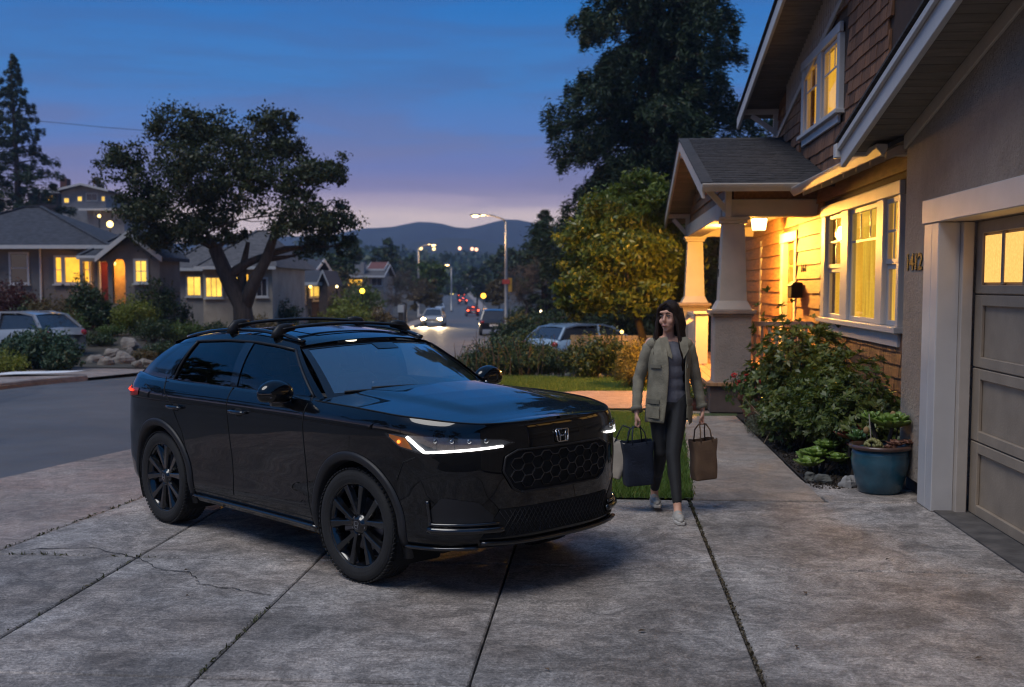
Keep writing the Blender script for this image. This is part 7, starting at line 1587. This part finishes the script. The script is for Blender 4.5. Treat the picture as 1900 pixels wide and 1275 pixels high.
b.tube([hd(0, -.078, .028), hd(0, -.094, -.004), hd(0, -.104, -.026)], [.010, .012, .0135], 8); b.ball(hd(0, -.097, -.028), (.017, .014, .011)); b.ball(hd(0, -.076, .040), (.05, .018, .014)); b.ball(hd(0, -.084, -.062), (.026, .014, .013)); b.ball(hd(-.076, .01, -.01), (.012, .02, .03)); b.ball(hd(.076, .01, -.01), (.012, .02, .03))
body = remesh(b.build('body', m_skin, per, smooth=True), .0062, 3)
for sx_ in (-1, 1):
    MB().ball(hd(sx_*.030, -.0790, .012), (.0135, .007, .0065), 10, 6).build('eye', mat('eye_white', (.42, .38, .35), .3), per, smooth=True); MB().ball(hd(sx_*.030-.002, -.0845, .011), (.0058, .003, .0058), 8, 6).build('iris', mat('iris', (.02, .012, .008), .2), per, smooth=True)
    MB().tube([hd(sx_*.014, -.094, .030), hd(sx_*.030, -.092, .036), hd(sx_*.048, -.080, .030)], [.004, .0045, .0025], 6).build('eyebrow', m_hair, per); MB().tube([hd(sx_*.016, -.0885, .017), hd(sx_*.030, -.0885, .020), hd(sx_*.045, -.078, .015)], .0022, 5).build('eyelid', m_hair, per)
MB().tube([hd(-.022, -.0925, -.064), hd(-.009, -.0985, -.061), hd(0, -.0985, -.063), hd(.009, -.0985, -.061), hd(.022, -.0925, -.064)], [.003, .006, .006, .006, .003], 6).build('lips', mat('lips', (.33, .12, .10), .4), per, smooth=True)
# hair: cap, curtain over the back and two falls over the shoulders
hm = MB(); hm.ball(hd(0, .020, .046), (.083, .098, .090), 16, 12); hm.ball(hd(0, .060, -.03), (.076, .055, .12), 14, 10)
falls = MB(); rg = nrng(17)
for sx_, xs, ye in ((-1, -.115, -.085), (1, .125, -.075)):
    for k in range(11):
        f = k/10; a = hd(sx_*(.045+.038*f), -.045+.10*f, .078-.03*f); m1 = hd(sx_*(.092+.004*f), -.035+.09*f, -.045); e = (xs+sx_*(.035*f-.015)+rg.normal(0, .008), ye+.10*f+rg.normal(0, .01), 1.10+rg.normal(0, .04)+.03*f); m2 = (np.array(m1)*.45+np.array(e)*.55+np.array([sx_*.010, .0, .0])); falls.tube([a, m1, tuple(m2), e], [.014, .018, .017, .005], 7)
for k in range(10):
    x = -.10+.022*k; falls.tube([hd(x*.6, .085, .07), hd(x*.8, .11, -.06), (x*1.15, .125, 1.3), (x*1.2, .135, 1.16+rg.normal(0, .02))], [.024, .028, .026, .008], 7)
strands = MB()
for k in range(200):
    sx_ = rg.choice([-1, 1]); f = rg.random(); a = hd(sx_*(.03+.05*f), -.04+.11*f, .09-.03*f); m1 = hd(sx_*(.094+.012*rg.random()), -.04+.11*f, -.05); e = (sx_*(.10+.05*rg.random()), -.085+.17*f, 1.17+rg.normal(0, .05)); strands.tube([a, m1, tuple(np.array(m1)*.4+np.array(e)*.6+rg.normal(0, .010, 3)), e], [.0025, .0038, .0034, .0012], 4)
hair = hm.build('hair', m_hair, per, smooth=True); strands.build('strands', m_hair, hair); falls.build('tresses', m_hair, hair, smooth=True)
fr = MB(); fr.tube([hd(.012, -.074, .112), hd(-.030, -.082, .090), hd(-.062, -.060, .060), hd(-.084, -.035, .0), hd(-.088, -.02, -.06)], [.010, .016, .018, .018, .014], 8); fr.tube([hd(.012, -.074, .112), hd(.044, -.076, .086), hd(.070, -.050, .055), hd(.088, -.03, -.01), hd(.088, -.012, -.07)], [.010, .016, .018, .018, .014], 8); fr.build('parting', m_hair, hair, smooth=True)
# leggings
p = MB(); p.ball((0, .01, .86), (.168, .122, .105)); p.ball((0, .015, .95), (.15, .112, .06))
for S_ in 'RL':
    k_, a_ = np.array(J['knee'+S_]), np.array(J['ank'+S_]); e_ = k_*.10+a_*.90; chain(p, [J['hip'+S_], k_, tuple(e_)], [.092, .063, .041]); p.ball(k_*.68+a_*.32+np.array([0, .02, 0]), (.056, .062, .11)); p.ball(np.array(J['hip'+S_])+np.array([0, .045, -.02]), (.085, .085, .10))
remesh(p.build('leggings', m_pant, per, smooth=True), .011, 3)
# grey shirt
t_ = MB(); 
for z, rx, ry in [(.90, .160, .122), (1.0, .150, .118), (1.1, .152, .125), (1.2, .16, .13), (1.28, .13, .088)]: t_.ball((0, .008, z), (rx, ry, .12 if z < 1.25 else .06), 16, 10)
remesh(t_.build('shirt', m_shirt, per, smooth=True), .011, 3)
# jacket: open shell with sleeves
rg = nrng(23); rows = []
ZL = [.70, .74, .80, .88, .96, 1.04, 1.12, 1.20, 1.27, 1.315, 1.345, 1.36]; RX = [.192, .193, .190, .182, .172, .168, .173, .178, .172, .150, .112, .085]; RY = [.165, .166, .165, .160, .155, .155, .158, .156, .138, .110, .090, .078]
for z, rx, ry in zip(ZL, RX, RY):
    op = np.interp(z, [.70, .9, 1.15, 1.36], [.62, .50, .42, .62]); cen = -math.pi/2+.32; a0, a1 = cen+op, cen-op+2*math.pi; row = []
    for k in range(57):
        a = a0+(a1-a0)*k/56; w = 1+.022*math.sin(a*7+z*19)+.015*math.sin(a*13-z*31); row.append((rx*w*math.cos(a)+.005, ry*w*math.sin(a)+.010, z+(.012*math.sin(a*2) if z < .72 else 0)))
    rows.append(row)
jk = MB().grid(rows).build('jacket', m_jack, per, smooth=True); s_ = jk.modifiers.new('solid', 'SOLIDIFY'); s_.thickness = .010; s_.offset = 0; sb = jk.modifiers.new('sub', 'SUBSURF'); sb.levels = sb.render_levels = 1
for S_ in 'RL':
    sx_ = -1 if S_ == 'R' else 1; s0, e0, w0 = (np.array(J[k_+S_]) for k_ in ('sh', 'el', 'wr')); P_ = []; Rr = []
    for k in range(17):
        f = k/16; q = s0+(e0-s0)*(f*2) if f < .5 else e0+(w0-e0)*((f-.5)*2)*.97
        P_.append(tuple(q+np.array([.003*math.sin(k*2.1), .004*math.cos(k*1.7), 0]))); Rr.append(float(np.interp(f, [0, .1, .5, .9, 1], [.056, .060, .050, .041, .043])+.003*math.sin(k*2.6)))
    sl_ = MB(); sl_.tube(P_, Rr, 14); sl_.ball(tuple(s0+np.array([-sx_*.012, 0, -.008])), (.060, .066, .054), 14, 10); sl_.build('sleeve', m_jack, jk, smooth=True, sub=1)
    MB().tube([P_[-2], P_[-1]], [.048, .048], 14).build('cuff', m_jackd, jk, smooth=True)
    # collar leaf, chest pocket, hip pocket
    cx_ = -.045 if S_ == 'R' else .115
    cb = MB(); cb.hexa([(cx_-.035, -.115, 1.285), (cx_+.035, -.118, 1.275), (cx_+.055*(1 if S_ == 'R' else -.2), -.135, 1.20), (cx_-.02, -.125, 1.25)], [(cx_-.045, -.085, 1.36), (cx_+.02, -.085, 1.372), (cx_+.06*(1 if S_ == 'R' else -.2), -.128, 1.225), (cx_-.03, -.12, 1.27)]); cb.build('collar', m_jack, jk, bevel=.006)
    for (x, z, w, h, nm) in [(-.118 if S_ == 'R' else .175, 1.145, .075, .028, 'pocket_flap'), (-.135 if S_ == 'R' else .178, .875, .085, .035, 'pocket_flap'), (-.135 if S_ == 'R' else .178, .79, .085, .085, 'hip_pocket')]:
        rx = np.interp(z, ZL, RX)*1.015; ry = np.interp(z, ZL, RY)*1.02; G_ = []
        for i in range(5):
            xx = x-w/2+w*i/4; xx = max(-.198, min(.198, xx)); yy = -ry*math.sqrt(max(.02, 1-((xx-.005)/rx)**2))+.006; G_.append([(xx, yy-.006, z-h/2+h*j/2) for j in range(3)])
        o = MB().grid(G_).build(nm, m_jackd if nm == 'pocket_flap' else m_jack, jk); sd = o.modifiers.new('solid', 'SOLIDIFY'); sd.thickness = .008
# shoes
for S_ in 'RL':
    f0 = np.array(J['ank'+S_]); lift = 0.0; sh_ = MB(); base = f0[2]-.095
    P_ = [(f0[0], f0[1]+.045, .0), (f0[0], f0[1]+.02, .0), (f0[0]-.003, f0[1]-.05, .0), (f0[0]-.004, f0[1]-.13, .0), (f0[0]-.004, f0[1]-.19, .0)]
    for (x, y, _), (w, h) in zip(P_, [(.028, .050), (.036, .058), (.043, .048), (.046, .036), (.030, .024)]): sh_.ball((x, y, base+.030), (w, .05, h), 12, 8)
    o = remesh(sh_.build('shoe', m_shoe, per, smooth=True), .008, 3); MB().prism([(f0[0]+dx, f0[1]+dy) for dx, dy in [(-.032, .065), (.032, .065), (.042, -.06), (.046, -.15), (.025, -.235), (-.03, -.235), (-.05, -.15), (-.044, -.06)]], base-.004, base+.022, 'z').build('sole', m_sole, o, bevel=.006)
    if S_ == 'R': o.rotation_euler = (0, 0, 0)
# bags (their own things)
def bag(name, label, hand, w, d, h, drop, m, mh, tilt, rz_, taper=.92, flap=False):
    T = thing(name, label, 'bag', hand, rz_); T.rotation_euler = (tilt[0], tilt[1], rz_); z1 = -drop; z0 = -drop-h
    n = 9; rows = []
    for k in range(7):
        z = z0+(z1-z0)*k/6; f = taper+(1-taper)*k/6; bl = 1+.05*math.sin(k*1.3); ring = []
        for i in range(24):
            a = 2*math.pi*i/24; cx_, cy_ = math.cos(a), math.sin(a); e = .35; ring.append((w/2*f*np.sign(cx_)*abs(cx_)**e*bl, d/2*f*np.sign(cy_)*abs(cy_)**e*(1+.08*math.sin(k*2+i)), z+(.006*math.sin(i*1.7) if k == 6 else 0)))
        rows.append(ring+[ring[0]])
    mb = MB().grid(rows); mb.add(rows[0][:-1], [tuple(range(24))]); o = mb.build('bag_body', m, T, smooth=False); s_ = o.modifiers.new('solid', 'SOLIDIFY'); s_.thickness = .004; bv = o.modifiers.new('sub', 'SUBSURF'); bv.levels = bv.render_levels = 1
    for y in (-d/2*.9, d/2*.9): MB().tube([(-w*.24, y, z1-.02), (-w*.20, y*.8, z1+drop*.6), (-.03, y*.12, -.006), (.03, y*.12, -.006), (w*.20, y*.8, z1+drop*.6), (w*.24, y, z1-.02)], .009, 7, flat=.5).build('handle', mh, T, smooth=True)
    return T
m_navy = mat('navy_canvas', (.010, .016, .032), .8, .25, 12, .4, 70); m_paper = mat('paper_bag', (.46, .40, .32), .8, .12, 6, .3, 20); m_brown_p = mat('brown_paper', (.17, .10, .055), .8, .2, 6, .3, 20)
hR = np.array([WX, WY, 0])+(np.array(J['wrR'])+np.array([-.0, 0, -.105]))*np.array([.97, 1.02, 1.05]); hL = np.array([WX, WY, 0])+(np.array(J['wrL'])+np.array([0, 0, -.105]))*np.array([.97, 1.02, 1.05])
bag('tote_bag', 'navy canvas tote bag in her hand nearer the car', tuple(hR), .26, .14, .36, .12, m_navy, m_navy, (.05, -.06), R(12))
bag('paper_bag', 'pale paper bag carried behind the navy tote', tuple(hR+np.array([-.075, .05, -.005])), .20, .12, .30, .13, m_paper, m_navy, (0, .32), R(-10))
bag('paper_bag', 'brown paper shopping bag in her hand nearer the house', tuple(hL), .22, .13, .33, .13, m_brown_p, m_brown_p, (.03, -.07), R(20))
# ---------------------------------------------------------------- hills and air
m_hill = mat('wooded_hill', (.022, .026, .018), .95, .4, .012, 0, world=True)
def ridge(name, d, pts, depth, seed, m=m_hill, rough=3.0):
    rg = nrng(seed); n = 160; pxs = np.linspace(-900, 2800, n); base = np.interp(pxs, [p[0] for p in pts], [p[1] for p in pts]); k = d/F_PX
    fr = [(rg.uniform(.008, .06), rg.uniform(0, 6.28), rg.uniform(.3, 1)) for _ in range(14)]; base = base+sum(a*np.sin(pxs*f+ph) for f, ph, a in fr)*rough*.35
    rows = []
    for f, hz in [(-1, 0), (-.75, .18), (-.5, .42), (-.25, .75), (0, 1), (.3, .8), (1, 0)]:
        jit = rg.normal(0, 1, n); jit = np.convolve(jit, np.ones(5)/5, 'same')
        rows.append([((px-950)*k*(1+f*depth/d*.5), d+f*depth*.5+(jit[i]*depth*.04 if abs(f) < 1 else 0), -12+((CAM_H+(530-b)*k)+12)*hz*(1+.06*jit[i]*(hz < 1))) for i, (px, b) in enumerate(zip(pxs, base))])
    return tag(MB().grid(rows).build(name, m, smooth=True), kind='structure')
ridge('far_mountains', 1250, [(-900, 470), (200, 455), (560, 440), (665, 432), (720, 424), (780, 413), (820, 416), (860, 425), (900, 419), (945, 406), (975, 409), (1015, 421), (1300, 440), (2800, 460)], 420, 1)
ridge('near_hill', 900, [(-900, 500), (500, 490), (680, 470), (760, 452), (830, 437), (880, 442), (940, 458), (1050, 475), (1500, 480), (2800, 500)], 300, 2)
ridge('valley_rise', 560, [(-900, 490), (300, 490), (650, 492), (800, 483), (900, 470), (1000, 480), (1300, 470), (2800, 480)], 200, 3, rough=5)
rg = nrng(9)
pts = []; nn = []
for i in range(150):
    d = rg.uniform(320, 540); px = rg.uniform(560, 1300); x = (px-950)/F_PX*d; z = gzf(x, d); r = rg.uniform(4, 8); p, q = blob(130, (x, d, z+r*.6), (r, r, r*.9), rg, .5, .3); pts.append(p); nn.append(q)
tag(link('distant_woods', leafmesh('distant_woods', np.concatenate(pts), L_dark, 2.2, .7, np.concatenate(nn), .4, rg)), kind='stuff')
for i, (px, py) in enumerate([(853, 461), (876, 462), (884, 463), (781, 461), (805, 462)]):
    p = at(px, py, 440); o = MB().ball((0, 0, 0), .65, 8, 6).build('hill_light', emit('hill_light_%d' % (i < 3), (1.0, .5, .3) if i < 3 else (1, .7, .3), 3.5), loc=p); tag(o, ['pale house light on the far hill left of two others', 'middle house light on the far hill', 'right house light on the far hill', 'small light left of the second street lamp head', 'small light right of the second street lamp head'][i], 'light', 'lights on the far hill')
# overhead cable
tag(MB().tube([at(35, 221, 60), at(190, 236, 60), at(330, 247, 60), at(440, 252, 60)], .012, 4).build('overhead_cable', m_dark), 'thin overhead cable between the conifer and the oak', 'cable')
# trees behind the camera and beyond the frame's left edge: they show only in the paint of the car
for i, (x, y, h) in enumerate([(-15.5, 14, 6), (-17, 7, 8), (-17, -1, 8), (-11, -9, 9), (-3, -15, 9)]):
    rg = nrng(300+i); cl = [((rg.normal(0, h*.16), rg.normal(0, h*.16), rg.uniform(.45, .9)*h), (h*.2, h*.2, h*.13)) for _ in range(9)]
    broadleaf('street_tree', ['tree out of frame across the street', 'tree out of frame left of the driveway', 'tree out of frame beyond the road bend', 'tree behind the viewer at the street', 'tree behind the viewer on the driveway side'][i], (x, y, 0), [(0, 0, -.1), (0, 0, h*.3), (.1, 0, h*.5)], cl, L_dark, 3500, .28, .16, 'trees behind the viewer', 300+i, tips=3)
# evening haze
hz = NT('evening_haze'); v = hz.n('VolumePrincipled'); hz.set(v.inputs['Color'], (.50, .66, 1.0)); v.inputs['Density'].default_value = .00042; v.inputs['Anisotropy'].default_value = .2
m_haze = hz.out(None, v.outputs[0])
tag(MB().box(-1900, 1900, -60, 1700, -16, 92).build('haze', m_haze), kind='stuff')
